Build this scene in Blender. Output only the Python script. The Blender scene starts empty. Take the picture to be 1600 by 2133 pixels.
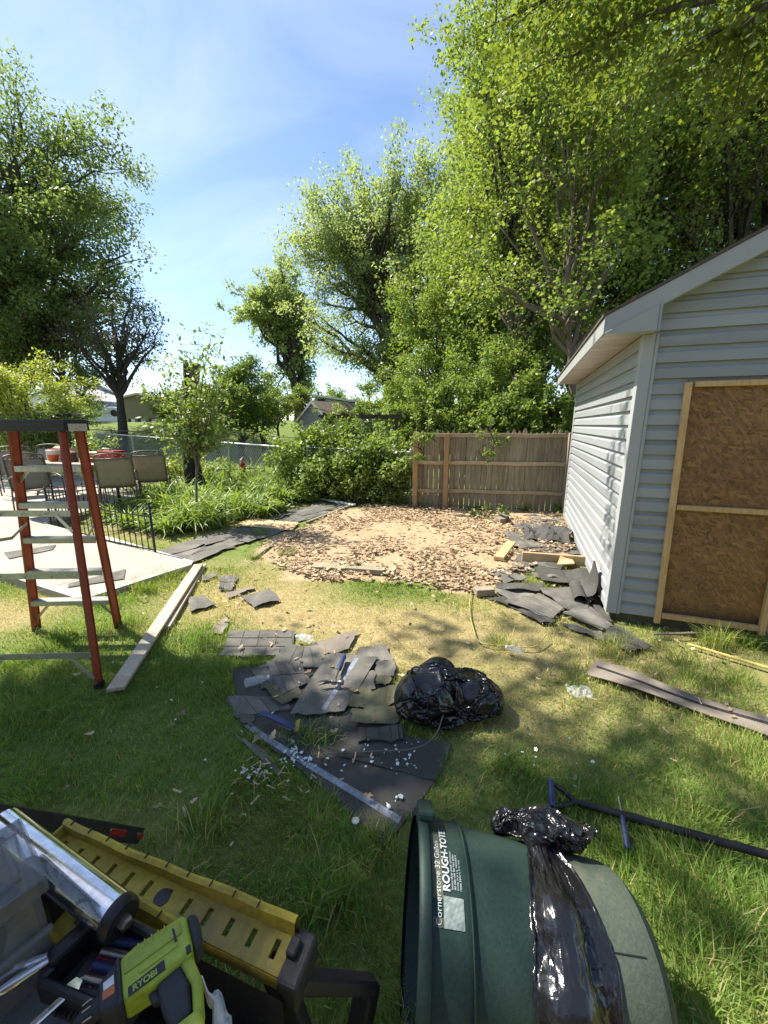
import bpy, math, random
import numpy as np
from mathutils import Vector, Matrix

# ------------------------------------------------------------------ camera, world, sun, exposure
sc = bpy.context.scene
COL = sc.collection
R = math.radians
EYE = 1.75
FPX, CX, CY = 804.0, 800.0, 1066.5          # measured from the photograph (1600 x 2133)
PITCH = math.atan((CY - 885.0) / FPX)
cam_d = bpy.data.cameras.new('camera')
cam = bpy.data.objects.new('camera', cam_d)
COL.objects.link(cam)
cam.location = (0, 0, EYE)
cam.rotation_euler = (math.pi / 2 - PITCH, 0, 0)
cam_d.sensor_fit = 'VERTICAL'
cam_d.sensor_height = 24.0
cam_d.lens = FPX / 2133.0 * 24.0
cam_d.clip_start = 0.02
cam_d.clip_end = 2000
sc.camera = cam

SUN_AZ = Vector((-0.90, 0.43, 0)).normalized()
SUN_EL = R(52)
sun_dir = Vector((SUN_AZ.x * math.cos(SUN_EL), SUN_AZ.y * math.cos(SUN_EL), math.sin(SUN_EL)))
world = bpy.data.worlds.new('World')
sc.world = world
world.use_nodes = True
wn, wl = world.node_tree.nodes, world.node_tree.links
wn.clear()
wo = wn.new('ShaderNodeOutputWorld')
bg = wn.new('ShaderNodeBackground')
bg.inputs['Strength'].default_value = 0.100
sky = wn.new('ShaderNodeTexSky')
sky.sky_type = 'NISHITA'
sky.sun_disc = False
sky.sun_elevation = SUN_EL
sky.sun_rotation = math.atan2(SUN_AZ.x, SUN_AZ.y)
sky.air_density = 1.0
sky.dust_density = 0.35
sky.ozone_density = 2.2
# thin high cirrus, laid out on the sky dome itself
tc = wn.new('ShaderNodeTexCoord')
mp = wn.new('ShaderNodeMapping')
mp.inputs['Rotation'].default_value = (0.3, 0.5, 0.6)
mp.inputs['Scale'].default_value = (0.9, 3.6, 2.0)
nz = wn.new('ShaderNodeTexNoise')
nz.inputs['Scale'].default_value = 1.5
nz.inputs['Detail'].default_value = 7
nz.inputs['Roughness'].default_value = 0.55
nz.inputs['Distortion'].default_value = 0.6
rp = wn.new('ShaderNodeValToRGB')
rp.color_ramp.elements[0].position = 0.44
rp.color_ramp.elements[0].color = (0, 0, 0, 1)
rp.color_ramp.elements[1].position = 0.85
rp.color_ramp.elements[1].color = (0.42, 0.42, 0.42, 1)
mx = wn.new('ShaderNodeMixRGB')
mx.inputs['Color2'].default_value = (6.2, 6.6, 7.2, 1)
wl.new(tc.outputs['Generated'], mp.inputs['Vector'])
wl.new(mp.outputs['Vector'], nz.inputs['Vector'])
wl.new(nz.outputs['Fac'], rp.inputs['Fac'])
wl.new(rp.outputs['Color'], mx.inputs['Fac'])
wl.new(sky.outputs['Color'], mx.inputs['Color1'])
wl.new(mx.outputs['Color'], bg.inputs['Color'])
wl.new(bg.outputs['Background'], wo.inputs['Surface'])

sd = bpy.data.lights.new('sun', 'SUN')
sd.energy = 5.0
sd.angle = R(0.6)
sd.color = (1.0, 0.93, 0.82)
sun = bpy.data.objects.new('sun', sd)
COL.objects.link(sun)
sun.rotation_euler = sun_dir.to_track_quat('Z', 'Y').to_euler()

sc.view_settings.view_transform = 'Standard'
sc.view_settings.look = 'None'
sc.view_settings.gamma = 1.0
sc.view_settings.use_curve_mapping = False
sc.view_settings.exposure = 1.22
sc.render.engine = 'CYCLES'
sc.cycles.use_denoising = True
sc.cycles.max_bounces = 6
sc.cycles.transparent_max_bounces = 10
sc.cycles.diffuse_bounces = 4
sc.cycles.transmission_bounces = 6

rng = np.random.default_rng(7)
random.seed(7)

# ------------------------------------------------------------------ measuring: photo pixel -> place in the yard
def ray(x, y):
    u = (x - CX) / FPX
    v = -(y - CY) / FPX
    return Vector((u, math.cos(PITCH) + v * math.sin(PITCH), -math.sin(PITCH) + v * math.cos(PITCH)))
def G(x, y, z=0.0):                 # point at height z
    r = ray(x, y)
    t = (z - EYE) / r.z
    return Vector((r.x * t, r.y * t, z))
def W(x, y, Y):                     # point at distance Y in front
    r = ray(x, y)
    t = Y / r.y
    return Vector((r.x * t, Y, EYE + r.z * t))

# ------------------------------------------------------------------ numpy noise
def _hash(ix, iy, s):
    n = (ix.astype(np.int64) * 374761393 + iy.astype(np.int64) * 668265263 + s * 1442695041) & 0x7fffffff
    n = ((n ^ (n >> 13)) * 1274126177) & 0x7fffffff
    return ((n ^ (n >> 16)) & 0xffff) / 65535.0
def vn(x, y, s=0):
    x = np.asarray(x, float); y = np.asarray(y, float)
    ix, iy = np.floor(x), np.floor(y)
    fx, fy = x - ix, y - iy
    fx = fx * fx * (3 - 2 * fx); fy = fy * fy * (3 - 2 * fy)
    a = _hash(ix, iy, s); b = _hash(ix + 1, iy, s); c = _hash(ix, iy + 1, s); d = _hash(ix + 1, iy + 1, s)
    return (a * (1 - fx) + b * fx) * (1 - fy) + (c * (1 - fx) + d * fx) * fy
def fbm(x, y, s=0, o=4):
    r = 0; a = 0.5
    for k in range(o):
        r = r + a * vn(np.asarray(x) * 2 ** k, np.asarray(y) * 2 ** k, s + k * 17); a *= 0.5
    return r / (1 - 0.5 ** o)
def sstep(a, b, x):
    t = np.clip((np.asarray(x, float) - a) / (b - a), 0, 1)
    return t * t * (3 - 2 * t)
def inpoly(x, y, poly):
    x = np.asarray(x); y = np.asarray(y)
    r = np.zeros(x.shape, bool)
    n = len(poly)
    for i in range(n):
        x0, y0 = poly[i][0], poly[i][1]; x1, y1 = poly[(i + 1) % n][0], poly[(i + 1) % n][1]
        c = ((y0 > y) != (y1 > y)) & (x < (x1 - x0) * (y - y0) / (y1 - y0 + 1e-12) + x0)
        r ^= c
    return r
def TZ(x, y):                       # lie of the land
    x = np.asarray(x, float); y = np.asarray(y, float)
    near = 1 - sstep(8, 14, y)
    z = 0.016 * (fbm(x * 0.9, y * 0.9, 3, 3) - 0.5) * near
    z = z + 0.22 * sstep(10, 20, y) + 1.75 * sstep(19, 31, y) + 0.5 * sstep(31, 70, y)
    return z
def tz(x, y):
    return float(TZ(x, y))
def onland(px, py, dz=0.0):
    p = G(px, py)
    p.z = tz(p.x, p.y) + dz
    return p

# ------------------------------------------------------------------ materials
MATS = {}
def _mix(nt, a, b, fac):
    m = nt.nodes.new('ShaderNodeMixRGB')
    for k, v in (('Color1', a), ('Color2', b), ('Fac', fac)):
        if hasattr(v, 'is_output'): nt.links.new(v, m.inputs[k])
        elif isinstance(v, (int, float)): m.inputs[k].default_value = v
        else: m.inputs[k].default_value = (*v, 1)
    return m.outputs['Color']
def _noise(nt, vec, scale, detail=4, rough=0.55, dist=0.0):
    n = nt.nodes.new('ShaderNodeTexNoise')
    n.inputs['Scale'].default_value = scale; n.inputs['Detail'].default_value = detail
    n.inputs['Roughness'].default_value = rough; n.inputs['Distortion'].default_value = dist
    nt.links.new(vec, n.inputs['Vector'])
    return n.outputs['Fac']
def _ramp(nt, f, a, b, c0=(0, 0, 0), c1=(1, 1, 1)):
    r = nt.nodes.new('ShaderNodeValToRGB')
    r.color_ramp.elements[0].position = a; r.color_ramp.elements[0].color = (*c0, 1)
    r.color_ramp.elements[1].position = b; r.color_ramp.elements[1].color = (*c1, 1)
    nt.links.new(f, r.inputs['Fac'])
    return r.outputs['Color']
def newmat(name):
    m = bpy.data.materials.new(name); m.use_nodes = True
    nt = m.node_tree
    p = nt.nodes['Principled BSDF']
    MATS[name] = m
    return m, nt, p
def pm(name, c1, c2=None, scale=8, rough=0.6, bump=0.2, metal=0.0, stretch=(1, 1, 1), stain=None, stain_amt=0.5, spec=0.4, fine=60, rr=0.12, grain=1.0):
    """general worn surface: two tones, fine grain, optional stains, bump"""
    m, nt, p = newmat(name)
    c2 = c2 or tuple(v * 0.72 for v in c1)
    t = nt.nodes.new('ShaderNodeTexCoord'); mpn = nt.nodes.new('ShaderNodeMapping')
    mpn.inputs['Scale'].default_value = stretch
    oi = nt.nodes.new('ShaderNodeObjectInfo')
    ad = nt.nodes.new('ShaderNodeVectorMath'); ad.operation = 'ADD'
    mu = nt.nodes.new('ShaderNodeMath'); mu.operation = 'MULTIPLY'; mu.inputs[1].default_value = 37.0
    nt.links.new(oi.outputs['Random'], mu.inputs[0])
    nt.links.new(t.outputs['Object'], ad.inputs[0]); nt.links.new(mu.outputs[0], ad.inputs[1])
    nt.links.new(ad.outputs[0], mpn.inputs['Vector'])
    v = mpn.outputs['Vector']
    n1 = _noise(nt, v, scale, 5, 0.6, 0.3); n2 = _noise(nt, v, fine, 3)
    f = _ramp(nt, n1, 0.32, 0.7)
    c = _mix(nt, c1, c2, f)
    g = _ramp(nt, n2, 0.3, 0.75, (1 - 0.22 * grain,) * 3, (1 + 0.15 * grain,) * 3)
    mm = nt.nodes.new('ShaderNodeMixRGB'); mm.blend_type = 'MULTIPLY'; mm.inputs['Fac'].default_value = 1.0
    nt.links.new(c, mm.inputs['Color1']); nt.links.new(g, mm.inputs['Color2'])
    c = mm.outputs['Color']
    # each object a slightly different tone
    hs = nt.nodes.new('ShaderNodeHueSaturation')
    mr = nt.nodes.new('ShaderNodeMapRange'); mr.inputs['To Min'].default_value = 0.86; mr.inputs['To Max'].default_value = 1.14
    nt.links.new(oi.outputs['Random'], mr.inputs['Value']); nt.links.new(mr.outputs['Result'], hs.inputs['Value'])
    nt.links.new(c, hs.inputs['Color']); c = hs.outputs['Color']
    if stain:
        n3 = _noise(nt, v, scale * 0.45, 6, 0.65, 0.8)
        s = _ramp(nt, n3, 0.48, 0.68, (0, 0, 0), (stain_amt,) * 3)
        c = _mix(nt, c, stain, s)
    nt.links.new(c, p.inputs['Base Color'])
    rm = nt.nodes.new('ShaderNodeMapRange')
    rm.inputs['To Min'].default_value = max(0.03, rough - rr); rm.inputs['To Max'].default_value = min(1, rough + rr)
    nt.links.new(n1, rm.inputs['Value']); nt.links.new(rm.outputs['Result'], p.inputs['Roughness'])
    p.inputs['Metallic'].default_value = metal
    p.inputs['Specular IOR Level'].default_value = spec
    if bump:
        b = nt.nodes.new('ShaderNodeBump'); b.inputs['Strength'].default_value = bump; b.inputs['Distance'].default_value = 0.01
        nt.links.new(n2, b.inputs['Height']); nt.links.new(b.outputs['Normal'], p.inputs['Normal'])
    return m
def leafmat(name, lo, hi, trans=0.45, tcol=None, rough=0.45):
    """leaf: reflects and lets light through; tone differs from leaf to leaf (attribute rnd)"""
    m, nt, p = newmat(name)
    a = nt.nodes.new('ShaderNodeAttribute'); a.attribute_name = 'rnd'
    c = _ramp(nt, a.outputs['Fac'], 0.0, 1.0, lo, hi)
    nt.links.new(c, p.inputs['Base Color'])
    p.inputs['Roughness'].default_value = rough
    p.inputs['Specular IOR Level'].default_value = 0.35
    tr = nt.nodes.new('ShaderNodeBsdfTranslucent')
    tcol = tcol or (1.5, 1.45, 0.6)
    mm = nt.nodes.new('ShaderNodeMixRGB'); mm.blend_type = 'MULTIPLY'; mm.inputs['Fac'].default_value = 1.0
    mm.inputs['Color2'].default_value = (*tcol, 1)
    nt.links.new(c, mm.inputs['Color1']); nt.links.new(mm.outputs['Color'], tr.inputs['Color'])
    ms = nt.nodes.new('ShaderNodeMixShader'); ms.inputs['Fac'].default_value = trans
    nt.links.new(p.outputs[0], ms.inputs[1]); nt.links.new(tr.outputs[0], ms.inputs[2])
    nt.links.new(ms.outputs[0], nt.nodes['Material Output'].inputs['Surface'])
    return m

# ------------------------------------------------------------------ mesh building
def tag(o, label=None, cat=None, group=None, kind=None):
    if label: o['label'] = label
    if cat: o['category'] = cat
    if group: o['group'] = group
    if kind: o['kind'] = kind
    return o
def thing(name, label, cat, loc=(0, 0, 0), rz=0.0, group=None):
    o = bpy.data.objects.new(name, None); COL.objects.link(o)
    o.empty_display_size = 0.1
    o.location = loc; o.rotation_euler = (0, 0, rz)
    return tag(o, label, cat, group)
def link(name, me, mat=None, parent=None, world_coords=True):
    o = bpy.data.objects.new(name, me); COL.objects.link(o)
    if mat is not None and not me.materials:
        me.materials.append(MATS[mat] if isinstance(mat, str) else mat)
    if parent is not None:
        o.parent = parent
        if world_coords: o.matrix_parent_inverse = parent_inv(parent)
    return o
def wmat(o):
    return o.matrix_basis.copy() if o.parent is None else wmat(o.parent) @ o.matrix_parent_inverse @ o.matrix_basis
def parent_inv(p):
    return wmat(p).inverted()
def np_mesh(name, verts, faces_flat, counts, smooth=False):
    me = bpy.data.meshes.new(name)
    verts = np.asarray(verts, np.float32).reshape(-1, 3)
    faces_flat = np.asarray(faces_flat, np.int32).ravel(); counts = np.asarray(counts, np.int32)
    me.vertices.add(len(verts)); me.vertices.foreach_set('co', verts.ravel())
    me.loops.add(len(faces_flat)); me.loops.foreach_set('vertex_index', faces_flat)
    me.polygons.add(len(counts))
    st = np.concatenate([[0], np.cumsum(counts)[:-1]]).astype(np.int32)
    me.polygons.foreach_set('loop_start', st)
    me.polygons.foreach_set('loop_total', counts)
    me.polygons.foreach_set('use_smooth', np.full(len(counts), smooth))
    me.update(calc_edges=True)
    return me
class MB:
    """collects shapes of ONE part"""
    def __init__(s): s.v = []; s.f = []
    def add(s, vs, fs):
        n = len(s.v); s.v += [tuple(q) for q in vs]; s.f += [tuple(i + n for i in f) for f in fs]; return s
    def box(s, c, size, rot=None):
        hx, hy, hz = size[0] / 2, size[1] / 2, size[2] / 2
        vs = [Vector((x, y, z)) for x in (-hx, hx) for y in (-hy, hy) for z in (-hz, hz)]
        if rot is not None: vs = [rot @ q for q in vs]
        c = Vector(c)
        return s.add([q + c for q in vs], [(0, 1, 3, 2), (4, 6, 7, 5), (0, 4, 5, 1), (2, 3, 7, 6), (0, 2, 6, 4), (1, 5, 7, 3)])
    def beam(s, a, b, w, h, up=(0, 0, 1)):
        a, b = Vector(a), Vector(b)
        d = (b - a); L = d.length; d.normalize()
        up = Vector(up)
        if abs(d.dot(up)) > 0.98: up = Vector((0, 1, 0))
        x = d.cross(up).normalized(); z = x.cross(d)
        rot = Matrix((x, d, z)).transposed()
        return s.box((a + b) / 2, (w, L, h), rot)
    def tube(s, pts, rad, n=6, cap=True):
        pts = [Vector(q) for q in pts]
        m = len(pts)
        if not hasattr(rad, '__len__'): rad = [rad] * m
        base = len(s.v)
        ref = None
        for i in range(m):
            d = (pts[min(i + 1, m - 1)] - pts[max(i - 1, 0)])
            if d.length < 1e-9: d = Vector((0, 0, 1))
            d.normalize()
            if ref is None:
                ref = Vector((0, 0, 1)) if abs(d.z) < 0.9 else Vector((1, 0, 0))
            x = (ref - d * ref.dot(d))
            if x.length < 1e-6: x = d.orthogonal()
            x.normalize(); ref = x; y = d.cross(x)
            for k in range(n):
                a = 2 * math.pi * k / n
                s.v.append(tuple(pts[i] + (x * math.cos(a) + y * math.sin(a)) * rad[i]))
        for i in range(m - 1):
            for k in range(n):
                k2 = (k + 1) % n
                s.f.append((base + i * n + k, base + i * n + k2, base + (i + 1) * n + k2, base + (i + 1) * n + k))
        if cap:
            s.f.append(tuple(base + k for k in reversed(range(n))))
            s.f.append(tuple(base + (m - 1) * n + k for k in range(n)))
        return s
    def lathe(s, c, axis, prof, n=24, cap=True):
        """prof: (distance along axis, radius)"""
        c = Vector(c); axis = Vector(axis).normalized()
        x = axis.orthogonal().normalized(); y = axis.cross(x)
        b = len(s.v)
        for t, r in prof:
            for k in range(n):
                a = 2 * math.pi * k / n
                s.v.append(tuple(c + axis * t + (x * math.cos(a) + y * math.sin(a)) * max(r, 1e-4)))
        for i in range(len(prof) - 1):
            for k in range(n):
                k2 = (k + 1) % n
                s.f.append((b + i * n + k, b + i * n + k2, b + (i + 1) * n + k2, b + (i + 1) * n + k))
        if cap:
            s.f.append(tuple(b + k for k in reversed(range(n))))
            s.f.append(tuple(b + (len(prof) - 1) * n + k for k in range(n)))
        return s
    def prism(s, poly, vec):
        n = len(poly); vec = Vector(vec)
        vs = [Vector(q) for q in poly]; vs += [q + vec for q in vs]
        fs = [tuple(reversed(range(n))), tuple(range(n, 2 * n))]
        fs += [(i, (i + 1) % n, n + (i + 1) % n, n + i) for i in range(n)]
        return s.add(vs, fs)
    def grid(s, P, thick=None):
        """P: rows of points; thick: vector for a sheet with a back"""
        r, c = len(P), len(P[0]); b = len(s.v)
        for row in P: s.v += [tuple(q) for q in row]
        for i in range(r - 1):
            for j in range(c - 1):
                s.f.append((b + i * c + j, b + i * c + j + 1, b + (i + 1) * c + j + 1, b + (i + 1) * c + j))
        if thick is not None:
            t = Vector(thick); b2 = len(s.v)
            for row in P: s.v += [tuple(Vector(q) + t) for q in row]
            for i in range(r - 1):
                for j in range(c - 1):
                    s.f.append((b2 + i * c + j, b2 + (i + 1) * c + j, b2 + (i + 1) * c + j + 1, b2 + i * c + j + 1))
            edge = [i * 1 for i in range(c)] + [i * c + c - 1 for i in range(1, r)] + [(r - 1) * c + j for j in range(c - 2, -1, -1)] + [i * c for i in range(r - 2, 0, -1)]
            for k in range(len(edge)):
                a0, a1 = edge[k], edge[(k + 1) % len(edge)]
                s.f.append((b + a1, b + a0, b2 + a0, b2 + a1))
        return s
    def mesh(s, name, smooth=False):
        me = bpy.data.meshes.new(name)
        me.from_pydata(s.v, [], s.f); me.update()
        if smooth:
            me.polygons.foreach_set('use_smooth', [True] * len(me.polygons))
        return me
    def build(s, name, mat, parent=None, smooth=False, bevel=0.0, seg=1, world_coords=True, fix=True):
        me = s.mesh(name, smooth)
        if fix:
            import bmesh
            bm = bmesh.new(); bm.from_mesh(me); bmesh.ops.recalc_face_normals(bm, faces=bm.faces); bm.to_mesh(me); bm.free()
        o = link(name, me, mat, parent, world_coords)
        if bevel:
            b = o.modifiers.new('edge', 'BEVEL'); b.width = bevel; b.segments = seg; b.limit_method = 'ANGLE'; b.angle_limit = R(40)
        if smooth:
            try: me.set_sharp_from_angle(angle=R(45))
            except Exception: pass
        return o
def curve_pts(ctrl, n=24):
    """Catmull-Rom through the control points"""
    P = [Vector(c) for c in ctrl]; P = [P[0] * 2 - P[1]] + P + [P[-1] * 2 - P[-2]]
    out = []
    segs = len(P) - 3
    for i in range(segs):
        a, b, c, d = P[i:i + 4]
        m = max(2, n // segs)
        for k in range(m):
            t = k / m
            out.append(0.5 * ((2 * b) + (c - a) * t + (2 * a - 5 * b + 4 * c - d) * t * t + (3 * b - a - 3 * c + d) * t ** 3))
    out.append(P[-2])
    return out
def text_mesh(body, size, bold=0.0):
    cu = bpy.data.curves.new('lettering', 'FONT'); cu.body = body; cu.size = size; cu.offset = bold
    o = bpy.data.objects.new('lettering_source', cu)
    COL.objects.link(o)
    dg = bpy.context.evaluated_depsgraph_get()
    me = bpy.data.meshes.new_from_object(o.evaluated_get(dg))
    bpy.data.objects.remove(o); 
    me.materials.clear()
    return me
# ------------------------------------------------------------------ plastic film settled by a short cloth run (heap bag, bag over the can)
CAN_C = Vector((.085, .825, .292)); CAN_A = Vector((1, -.07, -.085)).normalized(); CAN_L = .62
CAN_F = Vector((0, 0, 1)).cross(CAN_A).normalized(); CAN_U = CAN_A.cross(CAN_F).normalized()
def can_r(s):
    return .288 - .058 * s / CAN_L - (.006 if s > .125 else 0) - (.03 * max(0, (s - (CAN_L - .05)) / .05) ** 2 if s > CAN_L - .05 else 0)
def CS(s, a, off=0.0):
    r = can_r(s) + off
    return CAN_C + CAN_A * s + (CAN_F * math.sin(a) + CAN_U * math.cos(a)) * r
def settle(me, frames, bodies, mass=.3, tension=15, shear=5, bend=.02, shrink=0.0, pins=None, rest=None, damp=1.0, quality=5):
    tmp = []
    def put(m):
        o = bpy.data.objects.new('film', m); COL.objects.link(o); tmp.append(o); return o
    for b in bodies:
        o = put(b); o.modifiers.new('c', 'COLLISION'); o.collision.thickness_outer = .006; o.collision.cloth_friction = 10
    o = put(me)
    if rest is not None:
        o.shape_key_add(name='Basis'); k = o.shape_key_add(name='rest')
        k.data.foreach_set('co', np.asarray(rest, np.float32).ravel()); k.value = 0
    m = o.modifiers.new('cloth', 'CLOTH'); s = m.settings
    s.quality = quality; s.mass = mass; s.tension_stiffness = tension; s.compression_stiffness = tension; s.shear_stiffness = shear; s.bending_stiffness = bend; s.air_damping = damp; s.shrink_min = shrink
    if rest is not None: s.rest_shape_key = o.data.shape_keys.key_blocks['rest']
    if pins is not None:
        g = o.vertex_groups.new(name='pin'); g.add(pins, 1.0, 'REPLACE'); s.vertex_group_mass = 'pin'
    m.collision_settings.distance_min = .004
    m.point_cache.frame_start = 1; m.point_cache.frame_end = frames
    for f in range(1, frames + 1): sc.frame_set(f)
    e = o.evaluated_get(bpy.context.evaluated_depsgraph_get())
    n = len(me.vertices); co = np.empty(n * 3, np.float32); e.data.vertices.foreach_get('co', co)
    polys = [tuple(p.vertices) for p in me.polygons]
    for q in tmp: bpy.data.objects.remove(q)
    sc.frame_set(1)
    return co.reshape(-1, 3), polys
def ball(sub, c, r):
    import bmesh
    bm = bmesh.new(); bmesh.ops.create_icosphere(bm, subdivisions=sub, radius=1)
    for v in bm.verts: v.co = Vector((v.co.x * r[0] + c[0], v.co.y * r[1] + c[1], v.co.z * r[2] + c[2]))
    me = bpy.data.meshes.new('ball'); bm.to_mesh(me); bm.free(); return me
def floor_mesh():
    me = bpy.data.meshes.new('floor'); me.from_pydata([(-3, -3, 0), (3, -3, 0), (3, 3, 0), (-3, 3, 0)], [], [(0, 1, 2, 3)]); return me
def film_mesh(name, co, polys):
    me = bpy.data.meshes.new(name); me.from_pydata([tuple(map(float, q)) for q in co], [], polys); me.update()
    me.polygons.foreach_set('use_smooth', [True] * len(me.polygons)); return me
def film_sims():
    lumps = [((-.10, .0, .10), (.13, .13, .12)), ((.12, .02, .08), (.14, .13, .10)), ((-.04, .07, .19), (.08, .08, .09)), ((.22, -.02, .06), (.09, .10, .07)), ((-.20, .0, .12), (.07, .09, .10))]
    heap = settle(ball(6, (0, 0, .235), (.30, .25, .22)), 17, [ball(3, c, r) for c, r in lumps] + [floor_mesh()], bend=.02, shrink=-.2)
    # the empty bag: a sleeve gathered at the neck and hanging down the near side of the can
    NA, NS = 90, 56; rg = np.random.default_rng(3); init, rest = [], []
    for i in range(NA + 1):
        q = i / NA; a = .62 - 2.25 * q
        w = .035 + .085 * min(1, q * 2.2) ** .75; off = .045 + .035 * math.sin(min(1, q * 1.2) * math.pi); mid = .372 - .050 * q
        for j in range(NS + 1):
            u = j / NS * 2 - 1
            init.append(tuple(CS(mid + u * w, a, off * (.55 + .45 * math.sqrt(max(0, 1 - u * u))) + .006 * math.sin(u * 11 + q * 4)) + Vector(rg.normal(size=3) * .001)))
            rest.append((u * .158, q * .70, 0))
    F = [(i * (NS + 1) + j, i * (NS + 1) + j + 1, (i + 1) * (NS + 1) + j + 1, (i + 1) * (NS + 1) + j) for i in range(NA) for j in range(NS)]
    me = bpy.data.meshes.new('sleeve'); me.from_pydata(init, [], F)
    pins = list(range(NS + 1)) + [NA * (NS + 1) + j for j in range(0, NS + 1, 2)]
    import bmesh
    def can_body():
        m_ = MB().lathe(CAN_C, CAN_A, [(s_, can_r(s_)) for s_ in (0, .1, .2, .3, .4, .5, .57, .6)], 40).mesh('can_body')
        bm = bmesh.new(); bm.from_mesh(m_); bmesh.ops.recalc_face_normals(bm, faces=bm.faces); bm.to_mesh(m_); bm.free(); return m_
    stuffing = [ball(3, tuple(CS(.345, -.25, .0)), (.05, .06, .05)), ball(3, tuple(CS(.335, -.75, .0)), (.065, .07, .055))]
    sleeve = settle(me, 18, [can_body(), floor_mesh()] + stuffing, mass=.25, tension=14, shear=5, bend=.12, pins=pins, rest=rest, damp=2.0)
    lumps = [ball(3, tuple(G(1055, 1715, .45)), (.060, .025, .030)), ball(3, tuple(G(1110, 1740, .49)), (.020, .045, .040)), ball(3, tuple(G(1175, 1742, .47)), (.055, .030, .045)), ball(3, tuple(G(1245, 1785, .41)), (.05, .045, .030))]
    c = G(1155, 1750, .475)
    mouth = settle(ball(6, tuple(c), (.175, .090, .085)), 9, [can_body(), floor_mesh()] + lumps, bend=.03, shrink=-.30, damp=1.2)
    return heap, sleeve, mouth
FILM_HEAP, FILM_SLEEVE, FILM_MOUTH = film_sims()
# ================================================================== materials of the setting
pm('siding', (0.298, 0.318, 0.324), (0.278, 0.298, 0.304), 3, 0.42, 0.0, grain=0.12, stretch=(1, 1, 6), stain=(0.42, 0.43, 0.40), stain_amt=0.25, fine=140)
pm('trim', (0.355, 0.368, 0.366), (0.335, 0.348, 0.346), 4, 0.4, 0.0, grain=0.08, stain=(0.45, 0.45, 0.42), stain_amt=0.25)
pm('soffit', (0.60, 0.54, 0.48), (0.50, 0.42, 0.35), 5, 0.5, 0.05, stain=(0.30, 0.22, 0.16), stain_amt=0.45)
pm('roofing', (0.075, 0.065, 0.058), (0.11, 0.09, 0.075), 12, 0.9, 0.5, stain=(0.16, 0.09, 0.05), stain_amt=0.6)
pm('new_lumber', (0.62, 0.42, 0.20), (0.48, 0.30, 0.13), 5, 0.6, 0.2, stretch=(9, 9, 1.2), stain=(0.30, 0.17, 0.07), stain_amt=0.35)
pm('new_lumber_flat', (0.52, 0.38, 0.20), (0.42, 0.29, 0.15), 5, 0.6, 0.2, stretch=(3, 3, 3), stain=(0.34, 0.22, 0.10), stain_amt=0.3)
pm('grey_lumber', (0.40, 0.34, 0.27), (0.30, 0.25, 0.19), 6, 0.75, 0.35, stretch=(4, 4, 4), stain=(0.20, 0.17, 0.12), stain_amt=0.45)
pm('pale_board', (0.46, 0.40, 0.31), (0.37, 0.31, 0.24), 5, 0.65, 0.25, stain=(0.42, 0.22, 0.12), stain_amt=0.65)
pm('picket_wood', (0.29, 0.24, 0.15), (0.21, 0.175, 0.115), 3.0, 0.8, 0.4, stretch=(10, 10, 1.0), stain=(0.46, 0.41, 0.31), stain_amt=0.55)
pm('fence_rail', (0.52, 0.41, 0.26), (0.34, 0.25, 0.15), 5, 0.75, 0.3, stretch=(2, 8, 8))
pm('skid', (0.10, 0.095, 0.06), (0.06, 0.06, 0.04), 6, 0.8, 0.3)
pm('concrete', (0.36, 0.33, 0.28), (0.29, 0.265, 0.22), 2.2, 0.8, 0.25, stain=(0.24, 0.205, 0.155), stain_amt=0.5, fine=90)
pm('concrete_edge', (0.52, 0.485, 0.43), (0.44, 0.41, 0.35), 3, 0.8, 0.25, stain=(0.36, 0.32, 0.25), stain_amt=0.4)
pm('black_iron', (0.012, 0.012, 0.013), (0.02, 0.02, 0.02), 20, 0.45, 0.1)
pm('galvanised', (0.52, 0.53, 0.53), (0.40, 0.40, 0.39), 10, 0.45, 0.05, metal=0.7)
pm('rusty_pipe', (0.16, 0.12, 0.09), (0.10, 0.08, 0.06), 14, 0.7, 0.1)
pm('arbor_wood', (0.10, 0.075, 0.055), (0.06, 0.05, 0.04), 6, 0.85, 0.3)
pm('grey_clapboard', (0.50, 0.48, 0.45), (0.45, 0.43, 0.40), 3, 0.6, 0.1)
pm('brown_shingle_roof', (0.24, 0.19, 0.155), (0.18, 0.145, 0.12), 5, 0.9, 0.3)
pm('white_paint', (0.78, 0.78, 0.76), (0.70, 0.70, 0.68), 3, 0.5, 0.05)
pm('teal_paint', (0.33, 0.46, 0.46), (0.40, 0.52, 0.52), 2, 0.6, 0.05)
pm('blue_siding', (0.36, 0.42, 0.48), (0.32, 0.38, 0.44), 3, 0.6, 0.05)
pm('tan_wall', (0.30, 0.25, 0.20), (0.25, 0.21, 0.17), 3, 0.7, 0.05)
pm('window_glass', (0.03, 0.04, 0.05), (0.02, 0.03, 0.04), 2, 0.08, 0, spec=0.7)

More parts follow.
